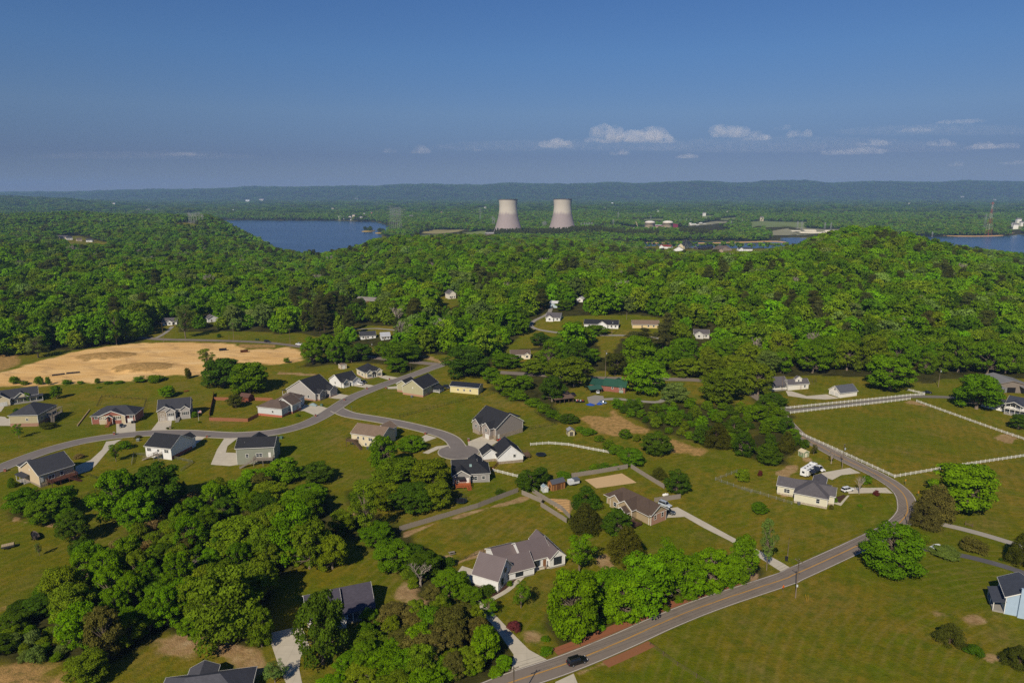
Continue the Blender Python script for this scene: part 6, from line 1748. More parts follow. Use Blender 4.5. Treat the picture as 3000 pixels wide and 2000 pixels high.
# sandy lot pipes and steel
for lb, a, b in (('left of two dark pipes lying end to end on the sand', (450, 297), (558, 284)), ('right of two dark pipes lying end to end on the sand', (574, 280), (686, 270))):
    p, q = at('1', *a), at('1', *b)
    mb = MB().tube([hz(p, .45) - p, hz(q, .45) - p], .5, 14, cap=False).tube([hz(p, .45) - p, hz(q, .45) - p], .44, 14, cap=False)
    for k in range(24):
        c_ = (hz(p, .45) - p).lerp(hz(q, .45) - p, k / 23)
        d = (q - p).normalized() * .06
        mb.tube([c_ - d, c_ + d], .54, 14, cap=False)
    tag(mb.build('pipe', mat('plain', (44, 40, 46)), None, True, p), lb, 'pipe')
for lb, x, y, m_ in (('dark steel skip on the sand near the upper road', 1920, 78, (52, 54, 62)), ('rusty brown skip on the sand mound edge', 2104, 92, (96, 60, 40))):
    P = at('1', x, y)
    rt = empty('skip', P, .4, lb, 'skip')
    mm = mat('steel', m_)
    MB().box(-2.5, -1.1, .15, 2.5, 1.1, .25).box(-2.5, -1.1, .25, 2.5, -1.02, 1.5).box(-2.5, 1.02, .25, 2.5, 1.1, 1.5).box(-2.5, -1.02, .25, -2.42, 1.02, 1.5).box(2.42, -1.02, .25, 2.5, 1.02, 1.5).build('container', mm, rt)
    for k in range(6):
        for s_ in (-1.16, 1.1): MB().box(-2.3 + .9 * k, s_, .2, -2.2 + .9 * k, s_ + .06, 1.5).build('rib', mm, rt)
# garden rows
gr = MB()
p0, p1, p2, p3 = [at('3', *q) for q in ((572, 1352), (790, 1368), (792, 1485), (718, 1470))]
for k in range(8):
    a, b = p0.lerp(p3, (k + .3) / 8), p1.lerp(p2, (k + .3) / 8)
    gr.tube([hz(a.lerp(b, t), .02) for t in np.linspace(0, 1, 7)], .28, 6)
tag(gr.build('soil_rows', mat('gravel', (176, 142, 98))), kind='structure')
rt = empty('swing_set', at('4', 540, 352), .3, 'wooden swing set on the lawn right of the dormer cottage', 'swing set')
MB().bar((-1.6, 0, 2.3), (1.6, 0, 2.3), .12).build('top_beam', WOODD, rt)
for x in (-1.6, 1.6):
    for y in (-.9, .9): MB().bar((x, y, -.1), (x, 0, 2.3), .1).build('leg', WOODD, rt)
for x in (-.7, .7): MB().box(x - .25, -.12, .5, x + .25, .12, .55).bar((x - .22, 0, .55), (x - .22, 0, 2.3), .02).bar((x + .22, 0, .55), (x + .22, 0, 2.3), .02).build('swing', BLACK, rt)
# ------------------------------------------------------------------ far side of the lake: where the plant and fields lie
TW1, TW2 = at('o', 1489, 687), at('o', 1647, 682)
def wat(z, px, py, zz=-46.0):
    """point on the low shore at level zz"""
    px, py = zpx(z, px, py)
    u, v = (px - 1500) / 2000, (1000 - py) / 2000
    t = (ST - v * CT) / (CT + v * ST)
    y = (CAMZ - zz) / t
    return Vector((u / (CT + v * ST) * y, y, zz))
TW1, TW2 = wat('o', 1489, 688), wat('o', 1647, 686)
RX1, RX2 = wat('e', 675, 338), wat('e', 920, 350)
SITES = [(p.x, p.y, rx, ry) for p, rx, ry in ((TW1, 85, 110), (TW2, 85, 110), (RX1, 150, 190), (RX2, 130, 210))] + [((RX1.x - 180), RX1.y + 60, 300, 110), (TW1.x - 95, TW1.y - 190, 60, 250), (RX2.x + 130, RX2.y - 60, 120, 240)]
def farpoly(z, pts, zz=-42.0):
    return np.array([tuple(wat(z, *p, zz)[:2]) for p in pts])
FARCLEAR = [farpoly(z, p, e) for z, p, e in (
    ('b', [(1320, 505), (1500, 485), (1700, 478), (1800, 484), (1700, 500), (1500, 512)], -38),
    ('b', [(1180, 545), (1500, 530), (1920, 522), (1920, 560), (1500, 548)], -44),
    ('e', [(570, 200), (880, 195), (860, 225), (600, 222)], -36), ('e', [(1380, 168), (1580, 165), (1580, 190), (1380, 192)], -34), ('e', [(1480, 120), (1780, 118), (1880, 128), (1500, 138)], -33), ('e', [(1640, 192), (1870, 192), (1870, 206), (1640, 206)], -36),
    ('e', [(1200, 262), (1500, 252), (1790, 244), (1700, 268), (1400, 284), (1200, 296)], -40), ('e', [(2050, 235), (2300, 225), (2352, 270), (2080, 305)], -40),
    ('f', [(0, 275), (380, 300), (370, 345), (0, 330)], -40), ('f', [(60, 355), (340, 350), (720, 350), (700, 385), (330, 400), (60, 395)], -43), ('f', [(2230, 280), (2352, 290), (2352, 350), (2230, 350)], -38),
    ('c', [(800, 275), (900, 275), (905, 310), (820, 300)], -30), ('f', [(395, 172), (460, 155), (465, 165), (410, 182)], -30))]

def far_free(x, y):
    k = np.ones(len(x), bool)
    for P_ in FARCLEAR:
        for d in (0, 80, 160, 240, 320):
            k &= polydist(x * (y + d) / y, y + d, P_) > 0
    return k
# ------------------------------------------------------------------ trees
LEAF = {}
def leaf_mat(forest=False):
    if forest in LEAF: return LEAF[forest]
    m = bpy.data.materials.new('foliage')
    LEAF[forest] = m
    t = NT(m)
    oi = t.n('ShaderNodeObjectInfo')
    cl = t.n('ShaderNodeAttribute', attribute_name='clump').outputs['Fac']
    if forest:
        ti = t.n('ShaderNodeAttribute', attribute_name='tint', attribute_type='INSTANCER')
        base = ti.outputs['Color']
    else:
        base = oi.outputs['Color']
    v = t.math('ADD', t.math('MULTIPLY', cl, .75), .62)
    col = t.mix(1, base, v, 'MULTIPLY')
    df = t.n('ShaderNodeBsdfDiffuse', {'Color': col})
    tr = t.n('ShaderNodeBsdfTranslucent', {'Color': t.mix(1, col, (1.25, 1.2, .5), 'MULTIPLY')})
    t.out(t.n('ShaderNodeMixShader', {0: .17, 1: df.outputs[0], 2: tr.outputs[0]}).outputs[0])
    return m
BARK = mat('wood', (122, 108, 92))
BARKD = mat('wood', (86, 70, 58))
TW = mat('plain', (150, 138, 126))

def leaves(name, P, Nn, size, clump, g, mats, aspect=1.0):
    """one leaf clump per row of P: an irregular folded quad facing roughly along Nn"""
    n = len(P)
    up = g.normal(size=(n, 3))
    a = np.cross(Nn, up); a /= np.linalg.norm(a, axis=1)[:, None] + 1e-9
    b = np.cross(Nn, a); b /= np.linalg.norm(b, axis=1)[:, None] + 1e-9
    s = size * g.uniform(.6, 1.35, n)[:, None]
    k = lambda: g.uniform(.65, 1.15, n)[:, None]
    f = Nn * s * .35 * g.uniform(-.6, 1, n)[:, None]
    V = np.stack([P - a * s * k() * aspect - f, P - b * s * k() + f * .5, P + a * s * k() * aspect - f, P + b * s * k() + f * .5], 1).reshape(-1, 3)
    me = bpy.data.meshes.new(name)
    me.vertices.add(4 * n); me.vertices.foreach_set('co', V.ravel())
    me.loops.add(4 * n); me.loops.foreach_set('vertex_index', np.arange(4 * n, dtype=np.int32))
    me.polygons.add(n); me.polygons.foreach_set('loop_start', np.arange(0, 4 * n, 4, dtype=np.int32))
    me.update(calc_edges=True)
    at_ = me.attributes.new('clump', 'FLOAT', 'POINT')
    at_.data.foreach_set('value', np.repeat(clump, 4).astype(np.float32))
    me.materials.append(mats)
    return me

def unit(g, n):
    d = g.normal(size=(n, 3))
    return d / np.linalg.norm(d, axis=1)[:, None]

def crown(seed, style, n=4200, size=.034, mats=None):
    """foliage in a unit box: width 1, height 1, foot at the origin"""
    g = np.random.default_rng(seed)
    C = []
    tries = 0
    nl = {'oak': 105, 'maple': 130, 'thin': 40, 'pine': 46, 'cedar': 110, 'bush': 40, 'low': 36, 'far': 9}[style]
    while len(C) < nl and tries < 4000:
        tries += 1
        u = g.uniform(0, 1)
        th = g.uniform(0, 6.283)
        if style in ('oak', 'far'):
            z = (.24 if style == 'far' else .13) + (.62 if style == 'far' else .74) * u ** .8
            env = .41 * math.sqrt(max(0, 1 - ((z - .46) / .47) ** 2)) + .02
            r = env * g.uniform(.5, 1) if g.random() < .8 else env * g.uniform(0, .5)
            rad = g.uniform(.10, .17) if style == 'far' else g.choice((.045, .06, .085, .125))
        elif style == 'maple':
            z = .03 + .86 * u
            env = .43 * (math.sin(math.pi * min(1, (z + .05) / 1.05) ** .8)) ** .7
            r = env * g.uniform(.6, 1)
            rad = g.choice((.045, .06, .08, .12))
        elif style == 'thin':
            z = .25 + .68 * u
            env = .38 * math.sqrt(max(0, 1 - ((z - .55) / .5) ** 2))
            r = env * g.uniform(.2, 1); rad = g.uniform(.06, .11)
        elif style == 'pine':
            z = .38 + .58 * u
            env = .40 * (1.05 - (z - .38) / .62) ** .6
            r = env * g.uniform(.3, 1); rad = g.uniform(.08, .14)
        elif style == 'cedar':
            z = .05 + .92 * u
            env = .44 * (1 - z) ** .62 * min(1, (z + .12) / .3)
            r = env * g.uniform(.6, 1); rad = .05 + .07 * (1 - z)
        elif style == 'bush':
            z = .12 + .62 * u
            env = .36 * math.sqrt(max(0, 1 - (z / .85) ** 2)); r = env * g.uniform(.3, 1); rad = g.uniform(.09, .2)
        else:
            z = .1 + .45 * u
            env = .42 * math.sqrt(max(0, 1 - (z / .7) ** 2)); r = env * g.uniform(.3, 1); rad = g.uniform(.1, .2)
        c = np.array([r * math.cos(th), r * math.sin(th), z])
        if all(np.linalg.norm(c - q[0]) > .62 * min(rad, q[1]) for q in C): C.append((c, rad, g.uniform(0, 1)))
    w = np.array([q[1] ** 2 for q in C]); w /= w.sum()
    P, N, K = [], [], []
    for (c, rad, cl), wi in zip(C, w):
        k = max(6, int(n * wi))
        d = unit(g, k)
        d[:, 2] = np.where(g.random(k) < .72, np.abs(d[:, 2]), d[:, 2])
        if style == 'pine': sq = np.array([1.15, 1.15, .45])
        elif style == 'cedar': sq = np.array([.9, .9, 1.25])
        else: sq = np.array([1.05, 1.05, .8])
        rr = rad * (g.uniform(.55, 1.08, k) ** .5)[:, None]
        bumpy = 1 + .16 * np.sin(d[:, :1] * 9 + c[0] * 40) * np.sin(d[:, 1:2] * 9 + c[1] * 40)
        P.append(c + d * rr * sq * bumpy)
        nn = d + g.normal(size=(k, 3)) * .55 + np.array([0, 0, .35])
        N.append(nn / np.linalg.norm(nn, axis=1)[:, None])
        K.append(np.clip(cl * .6 + g.uniform(0, .4, k), 0, 1))
    P = np.concatenate(P); N = np.concatenate(N); K = np.concatenate(K)
    P[:, 2] = np.maximum(P[:, 2], .01)
    P[:, 2] *= .985 / np.percentile(P[:, 2], 99.7)
    rx = np.percentile(np.hypot(P[:, 0], P[:, 1]), 98.5)
    P[:, :2] *= .5 / rx
    return leaves('crown', P, N, size, K, g, mats or leaf_mat()), [(c * np.array([.5 / rx, .5 / rx, 1]), rad) for c, rad, _ in C]

def trunk(seed, style, lobes, m):
    g = random.Random(seed)
    mb = MB()
    if style in ('bush', 'low', 'cedar'):
        mb.tube([(0, 0, -.04), (g.uniform(-.02, .02), 0, .35), (g.uniform(-.03, .03), 0, .8 if style == 'cedar' else .5)], [.03, .022, .005], 6)
        for c, rad in lobes[:6]: mb.tube([(0, 0, .05), tuple(c * np.array([.5, .5, .6])), tuple(c)], [.015, .01, .004], 4, cap=False)
        return mb.data('trunk', m, True)
    top = .8 if style in ('pine', 'thin') else .55
    pts = [(0, 0, -.04), (0, 0, .02), (g.uniform(-.015, .015), g.uniform(-.015, .015), top * .45), (g.uniform(-.03, .03), g.uniform(-.03, .03), top), (g.uniform(-.04, .04), g.uniform(-.04, .04), top + .18)]
    r0 = .026 if style in ('pine', 'thin') else .034
    mb.tube(pts, [r0 * 1.5, r0 * 1.05, r0 * .85, r0 * .5, r0 * .15], 8)
    for c, rad in lobes:
        z0 = max(.15, c[2] * g.uniform(.5, .75))
        if style in ('pine',): z0 = c[2] - .05
        z0 = min(z0, top + .1)
        mid = (c[0] * .5 + g.uniform(-.03, .03), c[1] * .5 + g.uniform(-.03, .03), (z0 + c[2]) / 2 + .02)
        mb.tube([(0, 0, z0), mid, tuple(c)], [r0 * .38, r0 * .24, r0 * .06], 5, cap=False)
    return mb.data('trunk', m, True)

def bare_tree(seed):
    g = random.Random(seed)
    mb, tw = MB(), MB()
    def br(p, d, L, r, lv):
        q = p + d * L
        (mb if lv < 2 else tw).tube([p, (p + q) / 2 + Vector((g.uniform(-1, 1), g.uniform(-1, 1), 0)) * L * .08, q], [r, r * .8, r * .55], 5 if lv < 2 else 3, cap=False)
        if lv >= 4: return
        for _ in range(3 if lv else 5):
            e = (d + Vector((g.uniform(-1, 1), g.uniform(-1, 1), g.uniform(-.1, .7))) * .75).normalized()
            br(p + d * L * g.uniform(.55, 1), e, L * g.uniform(.55, .8), r * .58, lv + 1)
    br(Vector((0, 0, -.03)), Vector((0, 0, 1)), .34, .026, 0)
    pts = np.array(mb.v + tw.v)
    sx = .5 / max(.01, np.percentile(np.hypot(pts[:, 0], pts[:, 1]), 99)); sz = 1 / pts[:, 2].max()
    for q in (mb, tw): q.v = [(v[0] * sx, v[1] * sx, v[2] * sz) for v in q.v]
    return tw.data('crown', TW), mb.data('trunk', TW)

KIND = {}
for nm, style, seeds, n, sz, bk in (('M', 'maple', (1, 2, 3), 17000, .0165, BARK), ('O', 'oak', (4, 5, 6, 7), 15000, .0175, BARK), ('T', 'thin', (8, 9), 5000, .0165, BARK), ('P', 'pine', (10, 11, 12), 8000, .016, BARKD),
                                 ('C', 'cedar', (13, 14, 15), 16000, .0135, BARKD), ('B', 'bush', (16, 17, 18), 5200, .028, BARKD), ('J', 'low', (19, 20), 6000, .027, BARKD)):
    KIND[nm] = []
    for s_ in seeds:
        cm, lb = crown(s_, style, n, sz)
        KIND[nm].append((cm, trunk(s_, style, lb, bk)))
KIND['N'] = [bare_tree(s_) for s_ in (31, 32)]
KN = {'M': ('broadleaf_tree', 'tree'), 'O': ('broadleaf_tree', 'tree'), 'T': ('slender_tree', 'tree'), 'P': ('pine_tree', 'pine tree'), 'C': ('cedar_tree', 'cedar tree'), 'B': ('shrub', 'shrub'), 'J': ('shrub', 'shrub'), 'N': ('bare_tree', 'bare tree')}
TC = {'g': (.130, .262, .003), 'd': (.066, .130, .006), 'o': (.146, .218, .008), 'y': (.168, .246, .006), 'b': (.128, .122, .022), 'c': (.082, .092, .010), 'p': (.080, .095, .020), 'r': (.13, .035, .03), 'k': (.150, .225, .040), 'n': (.34, .30, .26), 'm': (.110, .212, .004), 't': (.24, .19, .06)}
TREES = []      # x, y, radius, height
COUNT = {}
def plant(P, w, h, kind, col, label, group=None, g=R):
    v = KIND[kind]
    cm, tm = v[g.randrange(len(v))]
    nm, cat = KN[kind]
    root = empty(nm, P, g.uniform(0, 6.28), label, cat, group)
    root.scale = (w, w, h)
    c = bpy.data.objects.new('crown', cm)
    t = bpy.data.objects.new('trunk', tm)
    for o in (c, t):
        COL.objects.link(o)
        o.parent = root
    k = TC[col]
    q = g.uniform(.85, 1.18)
    q *= 1 if kind in 'N' else .88
    c.color = (k[0] * q * g.uniform(.9, 1.12), k[1] * q * .96, k[2] * q * g.uniform(.8, 1.2), 1)
    TREES.append((P.x, P.y, w / 2, h))
    COUNT[nm] = COUNT.get(nm, 0) + 1
    return root

def T(z, bx, by, w, top, kind, col, label, group=None):
    if kind in 'MOCBJ': by -= w * (.16 if kind in 'MBJ' else .11)
    P = at(z, bx, by)
    s_ = ZN[z][2]
    wm = w / s_ * mpp(P)
    h = max(.8, height_to(P, z, top)) * (1.02 if kind in 'BJ' else 1.0)
    # what is seen of a crown from above reaches behind its foot: take its depth off the height
    if kind in 'MOBJ': h = max(h - wm * .13, h * .8)
    wm *= 1.08 if kind in 'MOC' else 1.0
    return plant(P, wm, h, kind, col, label, group)
def TS(z, rows, labels):
    """rows of trees that share one description per kind: labels[kind+colour]"""
    for bx, by, w, top, k in rows:
        lb = labels[k]
        T(z, bx, by, w, top, k[0], k[1], lb, lb)

# lone trees, each told apart
for r_ in (
    ('8', 1165, 730, 440, 178, 'M', 'm', 'big dense dark green tree standing alone at the right road edge'),
    ('8', 1660, 1262, 238, 1075, 'C', 'c', 'large rounded dark conifer shrub in the lower right field'),
    ('8', 1870, 1352, 168, 1250, 'B', 'd', 'small dark shrub next to the large rounded conifer in the right field'),
    ('8', 2230, 1450, 240, 1262, 'C', 'c', 'dark conifer cut by the right picture edge near the bottom'),
    ('8', 1625, 540, 268, 435, 'J', 'k', 'spreading grey green juniper in front of the white car'),
    ('8', 1848, 490, 230, 350, 'B', 'b', 'brownish spreading shrub right of the juniper'),
    ('8', 1436, 402, 124, 320, 'B', 'y', 'yellow flowering shrub near the gravel drive'),
    ('8', 2250, 600, 220, 320, 'C', 'c', 'dark green conifer at the right edge above the blue house'),
    ('8', 2090, 550, 40, 525, 'B', 'd', 'tiny dark bush on the lawn beside the asphalt drive'),
    ('8', 72, 162, 142, 45, 'M', 'm', 'small round green tree alone on the lawn left of the cream bend house'),
    ('8', 130, 625, 150, 190, 'T', 'k', 'tall thin sparse tree beside the long concrete drive'),
    ('8', 1460, 292, 250, 60, 'C', 'b', 'brownish cedar at the road bend behind the thin pole'),
    ('4', 1590, 1560, 330, 1230, 'C', 'b', 'taller dark brown cedar beside the bright oak at the bend'),
    ('4', 1800, 1500, 500, 985, 'O', 'g', 'huge bright green oak in front of the near paddock fence'),
    ('4', 1190, 455, 390, 85, 'O', 'g', 'large bright oak at the far end of the farm lane fences'),
    ('4', 1940, 620, 370, 240, 'O', 'g', 'large light green oak left of the white farmhouse'),
    ('4', 2300, 770, 150, 605, 'O', 'd', 'dark tree at the right edge below the white farmhouse'),
    ('4', 1075, 1335, 58, 1275, 'B', 'r', 'small purple leaved shrub in the front lawn of the bend house'),
    ('4', 80, 1166, 46, 1105, 'B', 'r', 'small dark purple bush on the lawn left of the camper'),
    ('4', 932, 1312, 96, 1150, 'N', 'n', 'leafless young tree in front of the cream bend house'),
    ('4', 992, 1240, 95, 1142, 'B', 'm', 'green round shrub in the loop of the curved drive'),
    ('4', 935, 1430, 50, 1396, 'B', 'm', 'little bush in a mulch ring on the bend house lawn'),
    ('4', 722, 1390, 48, 1340, 'B', 'm', 'small green shrub by the entry walk of the bend house'),
    ('4', 690, 1452, 40, 1400, 'B', 'b', 'small brownish shrub at the corner of the bend house'),
    ('4', 690, 1052, 92, 915, 'N', 'n', 'bare grey tree beside the road left of the transformer pole'),
    ('4', 462, 930, 84, 832, 'B', 'd', 'dark bush behind the green garden shed'),
    ('4', 540, 975, 70, 885, 'T', 'b', 'small brownish tree at the roadside right of the green shed'),
    ('3', 2280, 1215, 132, 1082, 'B', 'y', 'yellowish round tree inside the pale wire pen corner'),
    ('3', 1560, 1192, 140, 1082, 'C', 'c', 'left dark conifer of the pair behind the board fence'),
    ('3', 1712, 1330, 208, 1090, 'M', 'd', 'right dense dark green tree of the pair behind the board fence'),
    ('3', 440, 1308, 208, 1085, 'M', 'd', 'front dark round tree left of the wooden barn shed'),
    ('3', 545, 1240, 140, 1065, 'M', 'd', 'second dark round tree behind the front one by the barn shed'),
    ('3', 190, 1332, 110, 1268, 'B', 'd', 'dark green shrub along the grey board fence'),
    ('3', 780, 722, 168, 612, 'M', 'd', 'round dark tree behind the beige garden shed'),
    ('3', 1270, 850, 108, 742, 'M', 'm', 'round green tree at the lower edge of the straw field'),
    ('3', 1530, 1000, 255, 752, 'M', 'd', 'large round dark tree right of the straw field'),
    ('3', 1322, 1090, 205, 892, 'M', 'm', 'green tree at the end of the curved white rail fence'),
    ('3', 1425, 480, 360, 122, 'O', 'g', 'vivid bright green tree right of the green roofed house'),
    ('3', 640, 540, 228, 272, 'O', 'd', 'dark green tree over the open pole shed'),
    ('3', 1180, 312, 180, 72, 'O', 'c', 'dark tree behind the brick house chimney'),
    ('3', 1680, 742, 140, 585, 'M', 'm', 'bright green young tree rising from the thicket'),
    ('7', 610, 325, 280, 70, 'C', 'c', 'tall dark cedar in front of the garden rows'),
    ('3', 930, 1462, 245, 1245, 'C', 'd', 'dark green cedar behind the tall dark cedar'),
    ('7', 880, 365, 236, 95, 'M', 'd', 'dense dark green round tree before the brown brick ranch'),
    ('7', 950, 600, 320, 262, 'C', 'c', 'broad olive dark cedar below the brown brick ranch'),
    ('7', 562, 640, 262, 322, 'T', 'g', 'airy light green birch like tree right of the white farmhouse'),
    ('7', 1920, 738, 225, 312, 'O', 'm', 'dark green tree at the right end of the roadside row'),
    ('7', 75, 938, 178, 725, 'T', 'm', 'sparse young tree on the lawn before the white farmhouse'),
    ('7', 22, 1150, 130, 1042, 'B', 'r', 'reddish brown small tree beside the concrete drive'),
    ('7', 285, 1342, 112, 1258, 'B', 'g', 'bright green shrub at the end of the concrete drive'),
    ('7', 278, 1225, 80, 1172, 'B', 'm', 'small shrub in the bare dirt under the road trees'),
    ('6', 1935, 842, 148, 742, 'B', 'd', 'dark green shrub at the corner of the white metal roofed house'),
    ('6', 2120, 765, 50, 710, 'B', 'm', 'small shrub at the gable front of the white metal roofed house'),
    ('6', 560, 1448, 400, 765, 'O', 'd', 'large dark oak standing before the dark shingle roofed house'),
    ('6', 915, 350, 260, -60, 'T', 'o', 'tall oak with long pale trunk left of the near pasture'),
    ('6', 160, 1560, 220, 1392, 'T', 'k', 'thin young tree beside the lower left concrete drive'),
    ('6', 1375, 762, 230, 562, 'N', 'n', 'leafless tree in the wood left of the white metal roofed house'),
    ('1', 2030, 582, 138, 442, 'O', 'c', 'dark small tree inside the brown fenced yard'),
    ('1', 490, 502, 90, 368, 'O', 'g', 'light green young tree on the lawn behind the olive house'),
    ('1', 228, 528, 78, 432, 'O', 'g', 'small green tree before the long cream porch house'),
    ('1', 1435, 492, 138, 370, 'O', 'g', 'bright green tree behind the light grey stone fronted house'),
    ('1', 1920, 425, 360, 100, 'O', 'd', 'large dark tree at the right end of the sandy lot'),
    ('1', 2150, 470, 290, 152, 'O', 'm', 'spreading tree with forked trunk right of the large dark tree'),
    ('1', 1790, 225, 150, 62, 'T', 'o', 'pale olive sparse tree on the sandy lot edge'),
    ('1', 1620, 330, 66, 222, 'B', 'c', 'small dark tree on the sandy lot border'),
    ('1', 165, 832, 92, 712, 'T', 'g', 'thin young tree on the lawn below the olive house'),
    ('1', 410, 768, 150, 690, 'B', 'c', 'dark wide shrub at the side stairs of the olive house'),
    ('1', 1000, 1032, 118, 882, 'T', 'm', 'green young tree left of the white black roofed house'),
    ('1', 1080, 940, 112, 842, 'B', 'm', 'rounded green tree behind the young tree by the white house'),
    ('1', 1675, 662, 64, 596, 'B', 'm', 'green shrub beside the flagpole'),
    ('1', 1190, 842, 66, 806, 'B', 'b', 'brownish shrub by the pale utility cabinet'),
    ('1', 680, 1018, 90, 960, 'B', 't', 'tan ornamental grass clump by the curved drive'),
    ('1', 140, 614, 52, 570, 'B', 'd', 'dark hedge bush before the olive house'),
    ('1', 105, 1262, 80, 1172, 'C', 'm', 'narrow green conifer left of the lowest cream gabled house'),
    ('1', 1720, 705, 30, 682, 'B', 'm', 'tiny bush at the foot of the flagpole'),
    ('1', 1445, 755, 30, 735, 'B', 'c', 'tiny bush by the stone coloured mailbox pillar'),
    ('2', 1950, 480, 390, 155, 'O', 'd', 'very large dark round tree above the yellow garage'),
    ('2', 1360, 428, 180, 265, 'O', 'm', 'green tree in front of dark trees beside the road end'),
    ('2', 1400, 350, 330, 105, 'O', 'm', 'wide tree behind the cream hip roofed house'),
    ('2', 1250, 1290, 235, 932, 'M', 'g', 'vivid green maple in front of the tan roofed cream house'),
    ('2', 1480, 1120, 230, 932, 'M', 'g', 'vivid green maple nearest the branch road'),
    ('2', 502, 800, 40, 762, 'B', 'm', 'small bush on the lawn of the brown roofed house'),
    ('2', 410, 340, 60, 280, 'B', 'o', 'small olive tree on the sand near the upper trees'),
    ('5', 330, 505, 60, 400, 'T', 'k', 'tiny staked sapling on the lawn by the boat'),
    ('5', 690, 560, 175, 350, 'O', 'd', 'lower dark tree at the right end of the boat lawn'),
    ('5', 630, 420, 255, 115, 'O', 'd', 'upper dark tree at the right end of the boat lawn'),
    ('5', 1775, 165, 195, 32, 'N', 'n', 'pale leafless tree at the top of the lower left wood'),
    ('5', 1560, 705, 300, 525, 'N', 'n', 'broad leafless grey tree in the middle of the lower left wood'),
    ('5', 1345, 790, 160, 640, 'N', 'n', 'small leafless grey tree in the lower left wood'),
    ('c', 1540, 1385, 68, 1275, 'C', 'd', 'narrow dark conifer beside the tan ranch on the slope'),
    ('c', 518, 1480, 148, 1338, 'O', 'd', 'dark tree on the grassy slope below the lane bend'),
    ('c', 890, 960, 130, 832, 'C', 'd', 'tall conical green conifer above the hillside houses'),
    ('b', 1455, 1110, 140, 990, 'M', 'g', 'round bright tree beside the white house on the knoll'),
    ('b', 795, 1160, 75, 1080, 'M', 'd', 'left round tree in front of the brown walled house'),
    ('b', 885, 1165, 90, 1060, 'C', 'd', 'conical tree in front of the brown walled house'),
    ('b', 985, 1160, 100, 1080, 'M', 'd', 'right round tree in front of the brown walled house'),
    ('b', 1560, 1425, 170, 1225, 'N', 'n', 'tall leafless grey tree near the light grey house corner'),
    ('a', 1550, 1398, 170, 1115, 'T', 'k', 'tall sparse tree with white trunk by the upper road'),
    ('a', 975, 1455, 110, 1190, 'T', 'm', 'slender white trunked tree at the sandy lot border'),
    ('a', 1830, 1398, 40, 1355, 'B', 'd', 'small dark bush on the lawn beside the upper road'),
    ('a', 320, 1560, 200, 1380, 'T', 'k', 'pale trunked tree at the left end of the sandy lot'),
): T(*r_)

# the roadside row in front of the brown brick ranch
TS('7', tuple((x_, y_ - 26, w_, t_, k_) for x_, y_, w_, t_, k_ in ((510, 1255, 460, 590, 'Mg'), (930, 1110, 380, 640, 'Mg'), (760, 1040, 260, 610, 'Og'), (1080, 1050, 430, 470, 'Og'), (1330, 900, 330, 400, 'Og'), (1490, 900, 260, 560, 'Og'), (1660, 850, 310, 415, 'Mg'), (1270, 660, 180, 350, 'Tg'), (1800, 790, 220, 470, 'Og'), (640, 900, 300, 620, 'Og'), (850, 880, 300, 600, 'Og'), (1150, 830, 300, 520, 'Og'), (1420, 760, 260, 480, 'Og'), (1580, 740, 240, 460, 'Og'))),
   {'Mg': 'dense bright green tree in the roadside row along the country road', 'Og': 'spreading green tree in the roadside row along the country road', 'Tg': 'sparse tree standing up out of the roadside row'})
# wood between the two near houses
TS('6', ((1150, 645, 330, 365, 'Om'), (1000, 430, 290, 215, 'Om'), (1400, 700, 300, 450, 'Od'), (1300, 600, 260, 400, 'Od'), (1610, 860, 250, 615, 'Om'), (1790, 900, 200, 755, 'Om'), (1480, 895, 190, 735, 'Ob'), (1690, 800, 180, 620, 'Om')),
   {'Om': 'green tree in the strip of wood left of the white metal roofed house', 'Od': 'dark tree in the strip of wood left of the white metal roofed house', 'Ob': 'brownish sparse tree in the strip of wood left of the white metal roofed house'})
TS('6', ((1150, 1160, 360, 895, 'Ob'), (1400, 1210, 340, 930, 'Ob'), (1610, 1250, 330, 905, 'Ob'), (1440, 1430, 430, 1090, 'Ob'), (1700, 1150, 260, 900, 'Ob'), (1250, 1380, 330, 1110, 'Ob'), (960, 1420, 300, 1130, 'Oo'), (1060, 1560, 330, 1260, 'Og'),
         (1240, 1560, 240, 1290, 'Og'), (780, 1510, 230, 1300, 'Og'), (1640, 1480, 270, 1290, 'Oo'), (1910, 1420, 240, 1060, 'Og'), (1945, 1010, 180, 885, 'Tg'), (1790, 1500, 240, 1260, 'Oo'), (2070, 1460, 130, 1330, 'Og'), (1560, 1560, 260, 1360, 'Og'), (900, 1640, 320, 1400, 'Oo'), (1150, 1750, 330, 1480, 'Oo'), (1400, 1720, 330, 1440, 'Og'), (640, 1700, 260, 1500, 'Og')),
   {'Ob': 'brown olive tree in the wood between the two concrete drives at the bottom', 'Oo': 'olive green tree in the wood between the two concrete drives at the bottom', 'Og': 'bright green tree in the wood between the two concrete drives at the bottom', 'Tg': 'thin green tree leaning over the long concrete drive'})
# oaks behind the grey house with redwood deck
TS('2', ((1140, 1530, 340, 1300, 'Oo'), (1380, 1490, 400, 1100, 'Oo'), (1640, 1480, 360, 1110, 'Oo'), (1250, 1600, 330, 1330, 'Oo'), (1480, 1640, 380, 1350, 'Od'), (1700, 1600, 260, 1330, 'Oo'), (1060, 1560, 220, 1400, 'Od')),
   {'Oo': 'tall olive green oak in the grove left of the grey house with redwood deck', 'Od': 'dark green oak in the grove left of the grey house with redwood deck'})
